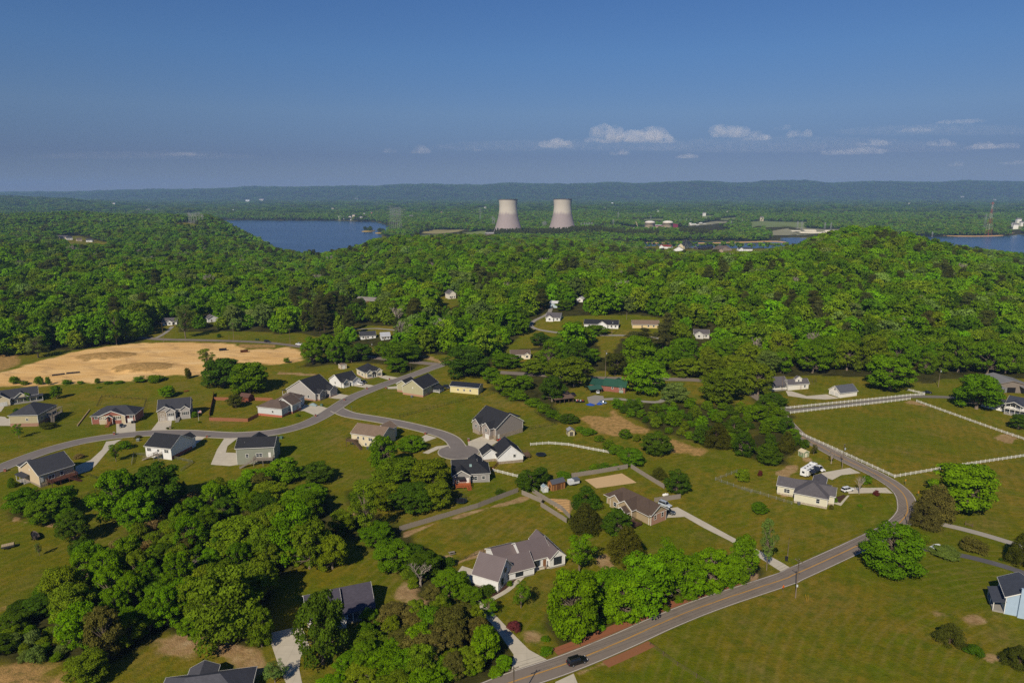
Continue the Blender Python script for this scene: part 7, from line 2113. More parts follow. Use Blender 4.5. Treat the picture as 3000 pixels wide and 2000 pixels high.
# big lower left wood
TS('2', ((150, 1500, 340, 1215, 'Mg'), (390, 1390, 300, 1115, 'Mg'), (680, 1385, 260, 1165, 'Od'), (600, 1530, 300, 1375, 'Mg'), (270, 1600, 340, 1330, 'Oo'), (500, 1640, 300, 1420, 'Mg')),
   {'Mg': 'bright green tree at the upper right end of the lower left wood', 'Od': 'dark green tree at the upper right end of the lower left wood', 'Oo': 'olive tree at the upper right end of the lower left wood'})
TS('1', ((1030, 1580, 400, 1070, 'Og'), (1350, 1500, 430, 1010, 'Od'), (1200, 1640, 330, 1240, 'Og'), (240, 1510, 310, 1235, 'Om'), (520, 1525, 300, 1215, 'Om'), (380, 1590, 260, 1330, 'Om'), (600, 1600, 180, 1420, 'Om')),
   {'Og': 'bright leafy tree below the white black roofed house', 'Od': 'dark broad tree below the white black roofed house', 'Om': 'green tree in the clump below the lowest cream gabled house'})
TS('5', ((1600, 545, 250, 145, 'Mg'), (2000, 565, 480, 145, 'Oo'), (1900, 1290, 540, 590, 'Oo'), (2170, 1262, 240, 955, 'Oo'), (1580, 1010, 290, 650, 'Og'), (1400, 1110, 240, 755, 'Og'), (1620, 1185, 240, 985, 'Og'), (680, 1290, 340, 885, 'Og'), (950, 1010, 240, 865, 'Oo'), (900, 1385, 290, 905, 'Ob'),
         (1090, 1185, 210, 935, 'Og'), (730, 1590, 340, 1290, 'Oo'), (350, 1010, 290, 815, 'Od'), (180, 1010, 200, 865, 'Od'), (100, 1160, 270, 975, 'Od'), (1750, 900, 330, 560, 'Oo'), (2100, 950, 420, 540, 'Oo'), (1250, 900, 220, 660, 'Od'), (1120, 820, 230, 640, 'Oo'), (760, 1000, 230, 790, 'Od'), (560, 1080, 230, 880, 'Og'), (20, 1330, 230, 1150, 'Od'), (2250, 420, 330, 60, 'Oo'), (1830, 250, 260, 60, 'Oo'), (1450, 480, 230, 300, 'Oo')),
   {'Mg': 'vivid dense tree near the top of the lower left wood', 'Oo': 'olive oak in the lower left wood', 'Og': 'bright green tree in the lower left wood', 'Od': 'dark tree in the lower left wood', 'Ob': 'brown tinged tree at the bottom of the lower left wood'})
TS('6', ((640, 642, 270, 315, 'Oo'), (450, 645, 330, 150, 'Oo'), (340, 610, 380, 30, 'Og'), (100, 640, 290, 230, 'Oo'), (60, 900, 240, 520, 'Oo'), (50, 1285, 210, 905, 'Oo'), (720, 330, 220, 110, 'Oo'), (180, 400, 320, 60, 'Og')),
   {'Oo': 'olive tree at the right edge of the lower left wood', 'Og': 'bright green tree at the right edge of the lower left wood'})
# trees around the sandy lot end and the upper houses
TS('2', ((640, 362, 190, 85, 'Om'), (770, 335, 170, 62, 'Om'), (890, 330, 170, 55, 'Om'), (830, 350, 140, 130, 'Om'), (1060, 322, 180, 142, 'Od'), (970, 340, 120, 190, 'Od'), (90, 602, 310, 298, 'Om'), (1500, 330, 150, 150, 'Od'), (1250, 300, 150, 130, 'Om')),
   {'Om': 'green tree in the line behind the white and cream houses', 'Od': 'dark tree in the line behind the white and cream houses'})
TS('1', ((125, 378, 100, 290, 'Bm'), (345, 386, 84, 290, 'Bm'), (415, 382, 50, 298, 'Bm'), (575, 380, 90, 322, 'Bm'), (690, 372, 60, 335, 'Bm'), (1200, 370, 110, 288, 'Bm'), (1340, 372, 180, 282, 'Bm'), (930, 376, 80, 338, 'Bm'), (1030, 372, 90, 335, 'Bm'), (210, 384, 80, 336, 'Bo'), (840, 365, 50, 310, 'Bo'), (850, 408, 50, 394, 'Bm')),
   {'Bm': 'green bush along the lower border of the sandy lot', 'Bo': 'straggly olive bush along the lower border of the sandy lot'})
# hedge and trees in the middle
TS('3', ((240, 470, 210, 262, 'Om'), (400, 425, 160, 272, 'Om'), (120, 380, 160, 200, 'Om'), (830, 420, 320, 95, 'Oo'), (680, 330, 230, 120, 'Oo'), (250, 250, 240, 75, 'Om'), (480, 310, 200, 130, 'Oo'), (950, 200, 190, 30, 'Og'), (560, 200, 170, 60, 'Oo')),
   {'Om': 'green tree in the grove left of the open pole shed', 'Oo': 'olive oak in the grove left of the open pole shed', 'Og': 'bright tree in the grove left of the open pole shed'})
TS('3', ((350, 525, 180, 405, 'Bm'), (470, 575, 170, 480, 'Bm'), (560, 625, 150, 520, 'Bm'), (640, 665, 130, 580, 'Bm'), (250, 485, 130, 400, 'Bm'), (700, 690, 90, 620, 'Bm')), {'Bm': 'green hedge bush on the uphill side of the black fence'})
TS('3', ((1200, 985, 150, 880, 'Mm'), (960, 822, 150, 742, 'Bm'), (880, 780, 100, 725, 'Bm'), (1040, 870, 110, 800, 'Bo'), (1130, 940, 130, 840, 'Bo'), (1400, 1060, 110, 980, 'Bm'), (1370, 870, 80, 790, 'Bo')), {'Mm': 'green tree in the hedge below the straw field', 'Bm': 'green bush in the hedge below the straw field', 'Bo': 'olive bush in the hedge below the straw field'})
TS('3', ((1000, 1125, 110, 1045, 'Bm'), (1090, 1115, 110, 1040, 'Bm'), (1180, 1105, 100, 1045, 'Bm'), (740, 1182, 140, 1122, 'Bm'), (900, 1140, 80, 1100, 'Bm')), {'Bm': 'bushy growth on the board fence behind the sand arena'})
TS('3', ((1700, 545, 220, 335, 'Ok'), (2080, 560, 330, 205, 'Oo'), (1800, 325, 270, 112, 'Oo'), (2250, 480, 260, 150, 'Oo'), (1640, 520, 120, 380, 'Ok'), (2200, 330, 230, 90, 'Oo'), (2010, 330, 200, 90, 'Oo')), {'Ok': 'pale green tree by the gravel track end', 'Oo': 'olive oak in the grove right of the gravel track'})
TS('3', ((2060, 930, 240, 705, 'Cc'), (2290, 1010, 190, 760, 'Md'), (1930, 900, 170, 700, 'Md'), (2200, 850, 200, 640, 'Md')), {'Cc': 'broad dark conifer at the right end of the thicket', 'Md': 'dark dense tree at the right end of the thicket'})
TS('4', ((150, 1082, 215, 850, 'Md'), (305, 975, 150, 772, 'Cc'), (200, 575, 215, 432, 'Md'), (60, 490, 230, 150, 'Oo'), (190, 780, 200, 640, 'Om'), (40, 700, 180, 520, 'Om'), (380, 900, 110, 800, 'Md'), (245, 745, 150, 545, 'Mm'), (300, 815, 140, 640, 'Md'), (360, 885, 120, 735, 'Mm'), (170, 690, 150, 500, 'Mm'), (110, 640, 150, 440, 'Md')), {'Md': 'dark green tree beside the road left of the paddock', 'Mm': 'green tree hiding the road left of the paddock', 'Cc': 'dark conifer left of the green garden shed', 'Oo': 'olive tree left of the white dormer cottage', 'Om': 'green tree at the hidden road corner left of the paddock'})
TS('c', ((800, 1375, 190, 1240, 'Om'), (985, 1385, 200, 1275, 'Om'), (890, 1395, 150, 1290, 'Om'), (1310, 1450, 190, 1345, 'Pp'), (1390, 1460, 150, 1310, 'Pp'), (1700, 1425, 170, 1290, 'Pp'), (1480, 1530, 200, 1405, 'Om'), (1720, 1500, 190, 1370, 'Og'), (640, 1480, 150, 1370, 'Om'), (720, 1180, 140, 1060, 'Om')),
   {'Om': 'green tree among the hillside lane houses', 'Pp': 'dark pine on the lawn below the hillside lane', 'Og': 'bright tree at the right of the hillside lane'})

# thickets of shrubs
def thicket(z, poly, n, cols, wr, label, kinds='B', hr=(.55, .95)):
    P = zpoly(z, poly)
    g = random.Random(len(poly) * n)
    lo, hi = P.min(0), P.max(0)
    done, tries = [], 0
    while len(done) < n and tries < n * 60:
        tries += 1
        x, y = g.uniform(lo[0], hi[0]), g.uniform(lo[1], hi[1])
        if polydist(np.array([x]), np.array([y]), P)[0] > 0: continue
        w = g.uniform(*wr)
        if any((x - a) ** 2 + (y - b) ** 2 < (.42 * (w + c)) ** 2 for a, b, c in done): continue
        if any(polydist(np.array([x]), np.array([y]), F)[0] < w * .4 for F in FOOT): continue
        done.append((x, y, w))
        c = g.choice(cols)
        k = g.choice(kinds)
        lb = label % {'g': 'bright green', 'm': 'green', 'o': 'olive', 'd': 'dark green', 'b': 'brownish', 'y': 'yellow green', 'k': 'pale green', 't': 'tan'}[c]
        plant(hz((x, y)), w, w * g.uniform(*hr), k, c, lb, lb, g)
thicket('3', [(1180, 560), (1450, 520), (1700, 560), (2000, 580), (2352, 560), (2352, 900), (2200, 940), (1950, 880), (1650, 820), (1450, 720), (1300, 660)], 62, 'mmodg', (3.5, 7.5), '%s shrub in the thicket between straw field and bending road')
thicket('5', [(750, 620), (1000, 420), (1250, 160), (1500, 20), (1660, 30), (1500, 300), (1250, 480), (1300, 640), (1100, 700), (760, 760)], 34, 'oobmt', (3.5, 6.5), '%s shrub in the scrubby strip of the lower left wood')
thicket('5', [(900, 780), (1300, 640), (1500, 300), (1700, 100), (2200, -40), (2281, 500), (2150, 900), (1900, 1200), (1500, 1120), (1000, 1250)], 26, 'oogmdb', (6, 10), '%s smaller tree filling the lower left wood', 'O', (1.0, 1.4))
thicket('5', [(300, 850), (760, 640), (1300, 560), (1700, 900), (1500, 1150), (900, 1350), (500, 1250)], 20, 'oogm', (7, 11), '%s mid sized tree filling the lower left wood', 'OM', (1.0, 1.35))
thicket('6', [(0, 60), (600, 40), (650, 400), (300, 560), (0, 700)], 9, 'oogm', (6, 10), '%s smaller tree filling the right edge of the lower left wood', 'O', (1.0, 1.4))
thicket('6', [(940, 1120), (1400, 1000), (1800, 1000), (2050, 1350), (2050, 1480), (1500, 1600), (800, 1560)], 14, 'oogmb', (5, 9), '%s smaller tree filling the wood between the two drives', 'O', (1.0, 1.4))
thicket('5', [(100, 1180), (300, 1160), (560, 1150), (520, 1380), (300, 1400), (60, 1340)], 14, 'omk', (3, 6), '%s shrub at the bottom left corner thicket')
thicket('5', [(560, 780), (760, 740), (1000, 800), (900, 950), (600, 900), (300, 860), (450, 820)], 14, 'dmo', (3.5, 6), '%s shrub on the near side of the boat lawn')
thicket('6', [(1500, 560), (1750, 620), (1830, 860), (1600, 1000), (1400, 900), (1200, 700)], 14, 'mdo', (2.5, 5), '%s undershrub left of the white metal roofed house')
thicket('6', [(850, 1250), (1100, 1200), (1800, 1300), (2090, 1400), (2080, 1500), (1500, 1568), (700, 1568)], 24, 'mog', (2.5, 5), '%s undershrub between the two concrete drives at the bottom')
thicket('7', [(330, 1240), (900, 1090), (1500, 900), (1980, 720), (1960, 690), (1500, 860), (800, 1050), (340, 1200)], 16, 'mg', (2.2, 3.6), '%s undershrub at the foot of the roadside row')
thicket('1', [(880, 1560), (1100, 1440), (1600, 1400), (1900, 1250), (2352, 1160), (2352, 1470), (1700, 1560)], 22, 'omgd', (4, 7), '%s shrub in the upper part of the lower left wood')
thicket('4', [(250, 640), (330, 760), (430, 900), (330, 960), (100, 900), (0, 760), (100, 620)], 12, 'md', (3.5, 6), '%s shrub beside the hidden road corner left of the paddock')
# ------------------------------------------------------------------ the forest
print('manual', COUNT)
ROADP = np.concatenate([r_[0] for r_ in ROADS])
ROADW = np.concatenate([np.full(len(r_[0]), r_[1]) for r_ in ROADS])
SG = [(project(p.x, p.y, p.z), p.y, hw) for p, hw in SIGHT]
def scatter(y0, y1, sp, seed, amax=1.05, jit=.42):
    g = np.random.default_rng(seed)
    xs = np.arange(-amax * y1, amax * y1, sp)
    ys = np.arange(y0, y1, sp)
    X, Y = np.meshgrid(xs, ys)
    X = X.ravel() + g.uniform(-jit, jit, X.size) * sp
    Y = Y.ravel() + g.uniform(-jit, jit, Y.size) * sp
    k = (np.abs(X) < amax * Y + 30)
    return X[k], Y[k], g

def free(X, Y, rad):
    k = forest_mask(X, Y)
    X, Y = X[k], Y[k]
    if len(X) and Y.min() < 800:
        ok = np.ones(len(X), bool)
        near = np.nonzero(Y < 800)[0]
        for i in near:
            d = np.hypot(ROADP[:, 0] - X[i], ROADP[:, 1] - Y[i]) - ROADW
            if d.min() < rad * .7: ok[i] = False
        for F in FOOT:
            c = F.mean(0)
            m = near[np.hypot(X[near] - c[0], Y[near] - c[1]) < 45]
            if len(m): ok[m] &= polydist(X[m], Y[m], F) > rad * .8
        for tx, ty, tr, th in TREES:
            m = near[np.hypot(X[near] - tx, Y[near] - ty) < (tr + rad) * .72]
            ok[m] = False
        X, Y = X[ok], Y[ok]
    return X, Y

def hides(x, y, z, w, h):
    px, pb = project(x, y, z)
    _, pt = project(x, y, z + h)
    hw = w / 2 / ((y * CT - (z - CAMZ) * ST) / 2000)
    for (sx, sy), syd, shw in SG:
        if syd > y and abs(sx - px) < hw + shw / (syd / 2000) * .7 and pt < sy + 3 and pb > sy - 2: return True
    return False

KEEP = [p for p in (at('c', 350, 1400), at('c', 560, 1330), at('c', 600, 1280), at('c', 1090, 1470), at('b', 1620, 1110), at('a', 1700, 1400), at('4', 700, 380), at('c', 1250, 1290))]
for p in KEEP: SG.append((project(p.x, p.y, p.z), p.y, 8))
def where(x, y):
    a = x / y
    if a < -.3: return 'above the sandy lot'
    if a < -.08: return 'above the road junction'
    if a < .24: return 'around the hillside lane'
    if a < .45: return 'behind the white cottage'
    return 'behind the barn and paddock'
WORD = {'g': 'bright green', 'm': 'green', 'o': 'olive green', 'd': 'dark green', 'y': 'yellow green', 'k': 'pale green', 'p': 'dark', 'b': 'brownish'}

def forest_cols(X, Y, g):
    """tint per tree: patches of species over the hills"""
    n = len(X)
    q = sines(X, Y, 61, 140) * .5 + g.normal(size=n) * .52
    pal = np.array([TC['d'], TC['m'], TC['o'], TC['g'], TC['m'], TC['k'], TC['y']])
    idx = np.clip(((q + 1.4) / 2.8 * 6.4).astype(int), 0, 6)
    return idx, pal[idx] * g.uniform(.70, 1.28, (n, 1)) * g.uniform(.92, 1.1, (n, 3))

cand = []
X, Y, g = scatter(405, 1750, 11.8, 77)
X, Y = free(X, Y, 5.5)
n = len(X)
W = g.uniform(10, 21, n) * (1 + .12 * sines(X, Y, 71, 90)); Hh = np.clip(W * g.uniform(.9, 1.3, n), 11, 23)
pine = (sines(X, Y, 65, 120) * .6 + g.normal(size=n) * .7) > 1.25
pine |= (X / Y > -.33) & (X / Y < -.2) & (Y > 520) & (Y < 700) & (g.random(n) < .5)
idx, col = forest_cols(X, Y, g)
Z = H(X, Y)
order = np.argsort(Y)
LIM_B, LIM_P = 300, 110
stuff_k = []
KEYS = ['d', 'm', 'o', 'g', 'm', 'k', 'y']
for i in order:
    x, y, z, w, h = float(X[i]), float(Y[i]), float(Z[i]), float(W[i]), float(Hh[i])
    if hides(x, y, z, w, h): continue
    if pine[i]: w *= .72; h *= 1.15
    nm = 'pine_tree' if pine[i] else 'broadleaf_tree'
    if COUNT.get(nm, 0) < (LIM_P if pine[i] else LIM_B) and abs(x / y) < .80:
        ck = 'p' if pine[i] else KEYS[idx[i]]
        lb = '%s %s at the forest edge %s' % (WORD[ck], 'pine' if pine[i] else 'broadleaf tree', where(x, y))
        plant(Vector((x, y, z)), w, h, 'P' if pine[i] else R.choice('OOM'), ck, lb, lb)
    else: stuff_k.append((i, w, h))
print('auto', COUNT, 'stuff', len(stuff_k))

def scatter_object(name, label, cat, pts, scl, kind, col, protos):
    """one object whose points carry instanced crowns (geometry nodes)"""
    n = len(pts)
    me = bpy.data.meshes.new(name)
    me.vertices.add(n); me.vertices.foreach_set('co', np.asarray(pts, np.float32).ravel())
    g = np.random.default_rng(n)
    for nm, ty, v in (('scl', 'FLOAT_VECTOR', scl), ('rot', 'FLOAT_VECTOR', np.stack([np.zeros(n), np.zeros(n), g.uniform(0, 6.28, n)], 1))):
        a_ = me.attributes.new(nm, ty, 'POINT'); a_.data.foreach_set('vector', np.asarray(v, np.float32).ravel())
    a_ = me.attributes.new('pick', 'INT', 'POINT'); a_.data.foreach_set('value', np.asarray(kind, np.int32))
    a_ = me.attributes.new('tint', 'FLOAT_COLOR', 'POINT'); a_.data.foreach_set('color', np.concatenate([col, np.ones((n, 1))], 1).astype(np.float32).ravel())
    o = bpy.data.objects.new(name, me)
    COL.objects.link(o)
    c = bpy.data.collections.new(name + '_crowns')
    for i, p in enumerate(protos):
        q = bpy.data.objects.new('crown_%02d' % i, p)
        c.objects.link(q)
    ng = bpy.data.node_groups.new(name, 'GeometryNodeTree')
    ng.interface.new_socket('Geometry', in_out='INPUT', socket_type='NodeSocketGeometry')
    ng.interface.new_socket('Geometry', in_out='OUTPUT', socket_type='NodeSocketGeometry')
    N = ng.nodes
    gi, go, ip, ci = N.new('NodeGroupInput'), N.new('NodeGroupOutput'), N.new('GeometryNodeInstanceOnPoints'), N.new('GeometryNodeCollectionInfo')
    ci.inputs['Collection'].default_value = c
    ci.inputs['Separate Children'].default_value = True
    ci.inputs['Reset Children'].default_value = True
    ip.inputs['Pick Instance'].default_value = True
    def att(nm, ty):
        a = N.new('GeometryNodeInputNamedAttribute'); a.data_type = ty; a.inputs['Name'].default_value = nm
        return a.outputs['Attribute']
    L = ng.links.new
    L(gi.outputs[0], ip.inputs['Points']); L(ci.outputs[0], ip.inputs['Instance'])
    L(att('pick', 'INT'), ip.inputs['Instance Index']); L(att('scl', 'FLOAT_VECTOR'), ip.inputs['Scale'])
    er = N.new('FunctionNodeEulerToRotation'); L(att('rot', 'FLOAT_VECTOR'), er.inputs[0]); L(er.outputs[0], ip.inputs['Rotation'])
    L(ip.outputs[0], go.inputs[0])
    md = o.modifiers.new('scatter', 'NODES'); md.node_group = ng
    tag(o, label, cat, kind='stuff')
    return o

FM = leaf_mat(True)
near_p = [crown(100 + i, 'oak', 4200, .030, FM)[0] for i in range(4)] + [crown(104 + i, 'maple', 4600, .029, FM)[0] for i in range(3)] + [crown(107, 'thin', 2600, .027, FM)[0]] + [crown(110 + i, 'pine', 2200, .03, FM)[0] for i in range(2)] + [KIND['N'][0][0]]
si = np.array([s_[0] for s_ in stuff_k]); sw = np.array([s_[1] for s_ in stuff_k]); sh_ = np.array([s_[2] for s_ in stuff_k])
pk = np.where(pine[si], 8 + (np.arange(len(si)) % 2), g.choice([0, 1, 2, 3, 4, 5, 6, 7, 10], len(si), p=[.15, .15, .14, .14, .11, .11, .11, .075, .015]))
cc = np.where(pine[si][:, None], np.array(TC['p']) * g.uniform(.7, 1.1, (len(si), 1)), col[si])
scatter_object('forest', 'unbroken mixed green forest covering the hills beyond the houses', 'forest', np.stack([X[si], Y[si], Z[si] - .5], 1), np.stack([sw, sw, sh_], 1), pk, cc, near_p)

mid_p = [crown(120 + i, 'far', 700, .065, FM)[0] for i in range(4)] + [crown(126, 'pine', 200, .1, FM)[0]]
X, Y, g = scatter(1750, 4600, 16.5, 78, 1.0)
k = forest_mask(X, Y)
for cx, cyy, rx, ry in SITES: k &= ((X - cx) / rx) ** 2 + ((Y - cyy) / ry) ** 2 > 1
k &= far_free(X, Y)
X, Y = X[k], Y[k]
# a belt of tall dark pines on the bank in front of the towers
bx, by = g.uniform(-60, 700, 640), g.uniform(2405, 2500, 640)
kb = np.abs(bx - 560) > 40
X, Y = np.concatenate([X, bx[kb]]), np.concatenate([Y, by[kb]])
n = len(X)
belt = np.arange(n) >= n - kb.sum()
W = g.uniform(15, 23, n); Hh = g.uniform(13, 21, n)
W[belt] = g.uniform(9, 14, belt.sum()); Hh[belt] = g.uniform(23, 33, belt.sum())
idx, col = forest_cols(X, Y, g)
pn = ((sines(X, Y, 66, 300) * .6 + g.normal(size=n) * .5) > 1.0) | belt
cc = np.where(pn[:, None], np.array(TC['p']) * .8, col)
scatter_object('lakeside_forest', 'forest on the lake shores and around the cooling towers', 'forest', np.stack([X, Y, H(X, Y) - .5], 1), np.stack([W, W, Hh], 1), np.where(pn, 4, np.arange(n) % 4), cc, mid_p)

X, Y, g = scatter(4600, 14800, 58, 79, .95)
k = np.ones(len(X), bool)
k &= forest_mask(X, Y)
X, Y = X[k], Y[k]
n = len(X)
W = g.uniform(62, 95, n); Hh = g.uniform(14, 26, n)
idx, col = forest_cols(X, Y, g)
far_p = [crown(140 + i, 'bush', 400, .055, FM)[0] for i in range(3)]
scatter_object('distant_woodland', 'hazy distant woodland running to the foot of the long ridge', 'woodland', np.stack([X, Y, H(X, Y) - 2], 1), np.stack([W, W, Hh], 1), np.arange(n) % 3, col * .85, far_p)
# ------------------------------------------------------------------ the plant across the lake
def tower_mat():
    m = bpy.data.materials.new('stained_concrete')
    t = NT(m)
    P = t.n('ShaderNodeTexCoord').outputs['Object']
    sp = t.n('ShaderNodeSeparateXYZ', {0: P})
    nz = t.noise(t.n('ShaderNodeMapping', {'Vector': P, 'Scale': (1, 1, .25)}).outputs[0], .045, 4, .6)
    hgt = t.math('ADD', sp.outputs[2], t.math('MULTIPLY', t.math('SUBTRACT', nz, .5), 42))
    k = t.n('ShaderNodeMapRange', {'Value': hgt, 'From Min': 76, 'From Max': 88}).outputs[0]
    st = t.noise(t.n('ShaderNodeMapping', {'Vector': P, 'Scale': (1, 1, .06)}).outputs[0], .35, 5, .7)
    lo = t.mix(st, (.25, .205, .195), (.42, .355, .335))
    hi = t.mix(st, (.48, .43, .35), (.62, .555, .46))
    col = t.mix(k, lo, hi)
    ln = t.n('ShaderNodeTexWave', {'Vector': P, 'Scale': .09, 'Distortion': 0}, wave_type='BANDS', bands_direction='Z').outputs[1]
    col = t.mix(t.math('MULTIPLY', t.math('POWER', ln, 14), .25), col, (.14, .12, .11))
    t.out(t.bsdf(col, .9, .1))
    return m
TWM = tower_mat()
def cooling_tower(P, label, ztop):
    Ht = ztop - P.z
    root = empty('cooling_tower', P, 0, label, 'cooling tower', 'twin cooling towers beyond the lake')
    R0, RT = 57.0, 33.5
    prof = []
    for i in range(33):
        t = i / 32
        z = 8 + (Ht - 8) * t
        zt = .80
        r = RT * math.sqrt(1 + ((t - zt) / (.80 / math.sqrt((R0 / RT) ** 2 - 1))) ** 2) if t < zt else RT * (1 + .075 * ((t - zt) / .2) ** 1.6)
        prof.append((r, z))
    inner = [(r - .9, z) for r, z in reversed(prof)]
    MB().lathe(prof + inner + [prof[0]], 72).build('shell', TWM, root, True)
    rim = MB().lathe([(prof[-1][0] + .7, Ht - 1.6), (prof[-1][0] + .7, Ht + .3), (prof[-1][0] - 1.2, Ht + .3), (prof[-1][0] - 1.2, Ht - 1.6), (prof[-1][0] + .7, Ht - 1.6)], 72)
    rim.build('rim', mat('plain', (96, 88, 84)), root)
    for k in range(36):
        a, b = 6.2832 * k / 36, 6.2832 * (k + .5) / 36
        c = 6.2832 * (k + 1) / 36
        MB().bar((R0 * 1.06 * math.cos(b), R0 * 1.06 * math.sin(b), -2), (R0 * math.cos(a), R0 * math.sin(a), 8.6), 1.4).bar((R0 * 1.06 * math.cos(b), R0 * 1.06 * math.sin(b), -2), (R0 * math.cos(c), R0 * math.sin(c), 8.6), 1.4).build('leg', mat('plain', (150, 138, 128)), root)
    MB().lathe([(R0 + 9, -6), (R0 + 9, 2.5), (R0 + 7.5, 2.5), (R0 + 7.5, -6), (R0 + 9, -6)], 60).build('basin_wall', mat('concrete', (150, 140, 130)), root)
    return root
zt = lambda P, z, py: P.z + height_to(P, z, py)
cooling_tower(TW1, 'left cooling tower, tan above and grey stained below', zt(TW1, 'o', 584))
cooling_tower(TW2, 'right cooling tower, tan above and grey stained below', zt(TW2, 'o', 583))
p, q = wat('b', 1930, 552, -45), wat('b', 2090, 550, -45)
rt = empty('pump_house', p, math.atan2(q.y - p.y, q.x - p.x), 'long pillared concrete hall at the foot of the left cooling tower', 'industrial building')
Lh = (q - p).length
MB().box(0, 0, -2, Lh, 40, 11).build('wall', mat('concrete', (120, 100, 88)), rt)
MB().box(-2, -3, 11, Lh + 2, 42, 13.5).build('roof', mat('plain', (176, 172, 166)), rt)
for k in range(14): MB().box(Lh * k / 13 - .6, -1.6, -2, Lh * k / 13 + .6, -.05, 11).build('pillar', mat('plain', (178, 160, 140)), rt)

def reactor(P, wd, hh, label):
    root = empty('reactor_building', P, 0, label, 'reactor building', 'two domed reactor buildings')
    r = wd / 2
    MB().lathe([(r, -3), (r, hh * .8), (r + .5, hh * .8), (r + .5, hh * .83), (r, hh * .84)], 48).build('wall', mat('concrete', (206, 188, 156)), root, True)
    MB().lathe([(r * math.cos(t), hh * .84 + hh * .2 * math.sin(t)) for t in np.linspace(0, 1.5707, 10)], 48).build('dome', mat('plain', (222, 216, 204)), root, True)
    for k in range(4): MB().lathe([(r + .25, hh * (.12 + .18 * k)), (r + .25, hh * (.135 + .18 * k))], 48).build('band', mat('plain', (170, 150, 122)), root)
s_ = mpp(RX1)
reactor(RX1, 138 / 4.704 * s_, 112 / 4.704 * s_, 'left domed concrete reactor building')
reactor(RX2, 138 / 4.704 * s_, 122 / 4.704 * s_, 'right domed concrete reactor building')
def block(name, label, cat, z, x0, x1, y0, ytop, wall, roof, dep=30, zz=-45, stripes=0):
    p, q = wat(z, x0, y0, zz), wat(z, x1, y0, zz)
    rt = empty(name, p, 0, label, cat)
    w_, h_ = (q - p).length, height_to(p, z, ytop)
    MB().box(0, 0, -3, w_, dep, h_).build('wall', wall, rt)
    MB().box(-.6, -.6, h_, w_ + .6, dep + .6, h_ + 1).build('roof', roof, rt)
    for k in range(stripes): MB().box(w_ * (k + .25) / stripes, -.3, h_ * .3, w_ * (k + .75) / stripes, -.05, h_ * .7).build('window', GLASS, rt)
    return rt
RFW = mat('plain', (214, 212, 206))
block('turbine_hall', 'dark red turbine hall right of the reactor domes', 'industrial building', 'e', 980, 1062, 330, 272, mat('siding', (128, 44, 64)), mat('plain', (140, 60, 76)), 60)
block('plant_building', 'red plant building between the two reactor domes', 'industrial building', 'e', 748, 850, 320, 284, mat('siding', (134, 60, 70)), RFW, 40, -45, 5)
block('plant_building', 'low beige plant building before the reactor domes', 'industrial building', 'e', 725, 862, 352, 306, SD(196, 178, 144), mat('plain', (190, 176, 150)), 24, -46, 6)
block('warehouse', 'long low pale warehouse left of the reactor domes', 'warehouse', 'e', 200, 420, 338, 318, SD(206, 204, 200), RFW, 40)
block('warehouse', 'flat grey warehouse at the wood edge near the crane', 'warehouse', 'e', 440, 600, 336, 322, SD(180, 182, 186), RFW, 30)
block('warehouse', 'low white warehouse far left of the plant yard', 'warehouse', 'e', 0, 180, 338, 326, SD(196, 194, 190), RFW, 30)
block('warehouse', 'white open shed behind the plant yard', 'warehouse', 'e', 30, 150, 322, 312, SD(210, 208, 204), RFW, 30)
block('service_building', 'long white building behind the right reactor dome', 'industrial building', 'e', 980, 1250, 268, 250, SD(210, 206, 198), RFW, 20, -42)
P = wat('e', 520, 335, -45)
rt = empty('crane', P, 2.6, 'tall orange white construction crane beside the left reactor dome', 'crane')
MB().box(-4, -3, 0, 4, 3, 4).build('base', mat('plain', (200, 120, 60)), rt)
MB().bar((0, 0, 3), (14, 0, 34), 1.0).build('boom', mat('plain', (230, 200, 180)), rt)
MB().bar((14, 0, 34), (14, 0, 14), .2).build('cable', BLACK, rt)
# white tents and sheds of the works yard
def hall(label, z, x0, x1, y0, ytop, wall=None, dep=24, zz=-44):
    p, q = wat(z, x0, y0, zz), wat(z, x1, y0, zz)
    rt = empty('tent_hall', p, 0, label, 'storage tent')
    w_, h_ = (q - p).length, height_to(p, z, ytop)
    m_ = wall or mat('plain', (232, 222, 196))
    MB().box(0, 0, -2, w_, dep, h_ * .55).build('wall', m_, rt)
    MB().mesh([(-.5, -.5, h_ * .55), (w_ + .5, -.5, h_ * .55), (w_ + .5, dep + .5, h_ * .55), (-.5, dep + .5, h_ * .55), (-.5, dep / 2, h_), (w_ + .5, dep / 2, h_)], [(0, 1, 5, 4), (2, 3, 4, 5), (1, 2, 5), (3, 0, 4), (3, 2, 1, 0)]).build('roof', m_, rt)
for lb, x0, x1, y0, yt in (('broad cream storage tent left of the hill crest', 330, 470, 393, 370), ('white storage tent behind the broad cream one', 365, 470, 372, 352), ('long white storage tent touching the hill crest', 555, 715, 378, 356), ('small white storage tent in the middle of the works yard', 470, 550, 390, 372), ('flat white shed at the left of the works yard', 250, 330, 372, 358)):
    hall(lb, 'f', x0, x1, y0, yt)
for i, (x, y, w_) in enumerate(((1290, 275, 60), (1380, 258, 70), (1440, 272, 50), (1520, 262, 70), (1600, 250, 60), (1660, 272, 60), (1700, 258, 60), (1760, 250, 50), (1340, 290, 40), (1240, 285, 40), (1560, 285, 50), (1480, 248, 40))):
    q_ = hall('small white roofed shed in the works camp right of the plant', 'e', x - w_ / 2, x + w_ / 2, y, y - 14, mat('plain', (226, 224, 218)), 14, -42)
for o in [o for o in SC.objects if o.get('label', '').startswith('small white roofed shed in the works camp')]: o['group'] = 'small white sheds of the works camp'
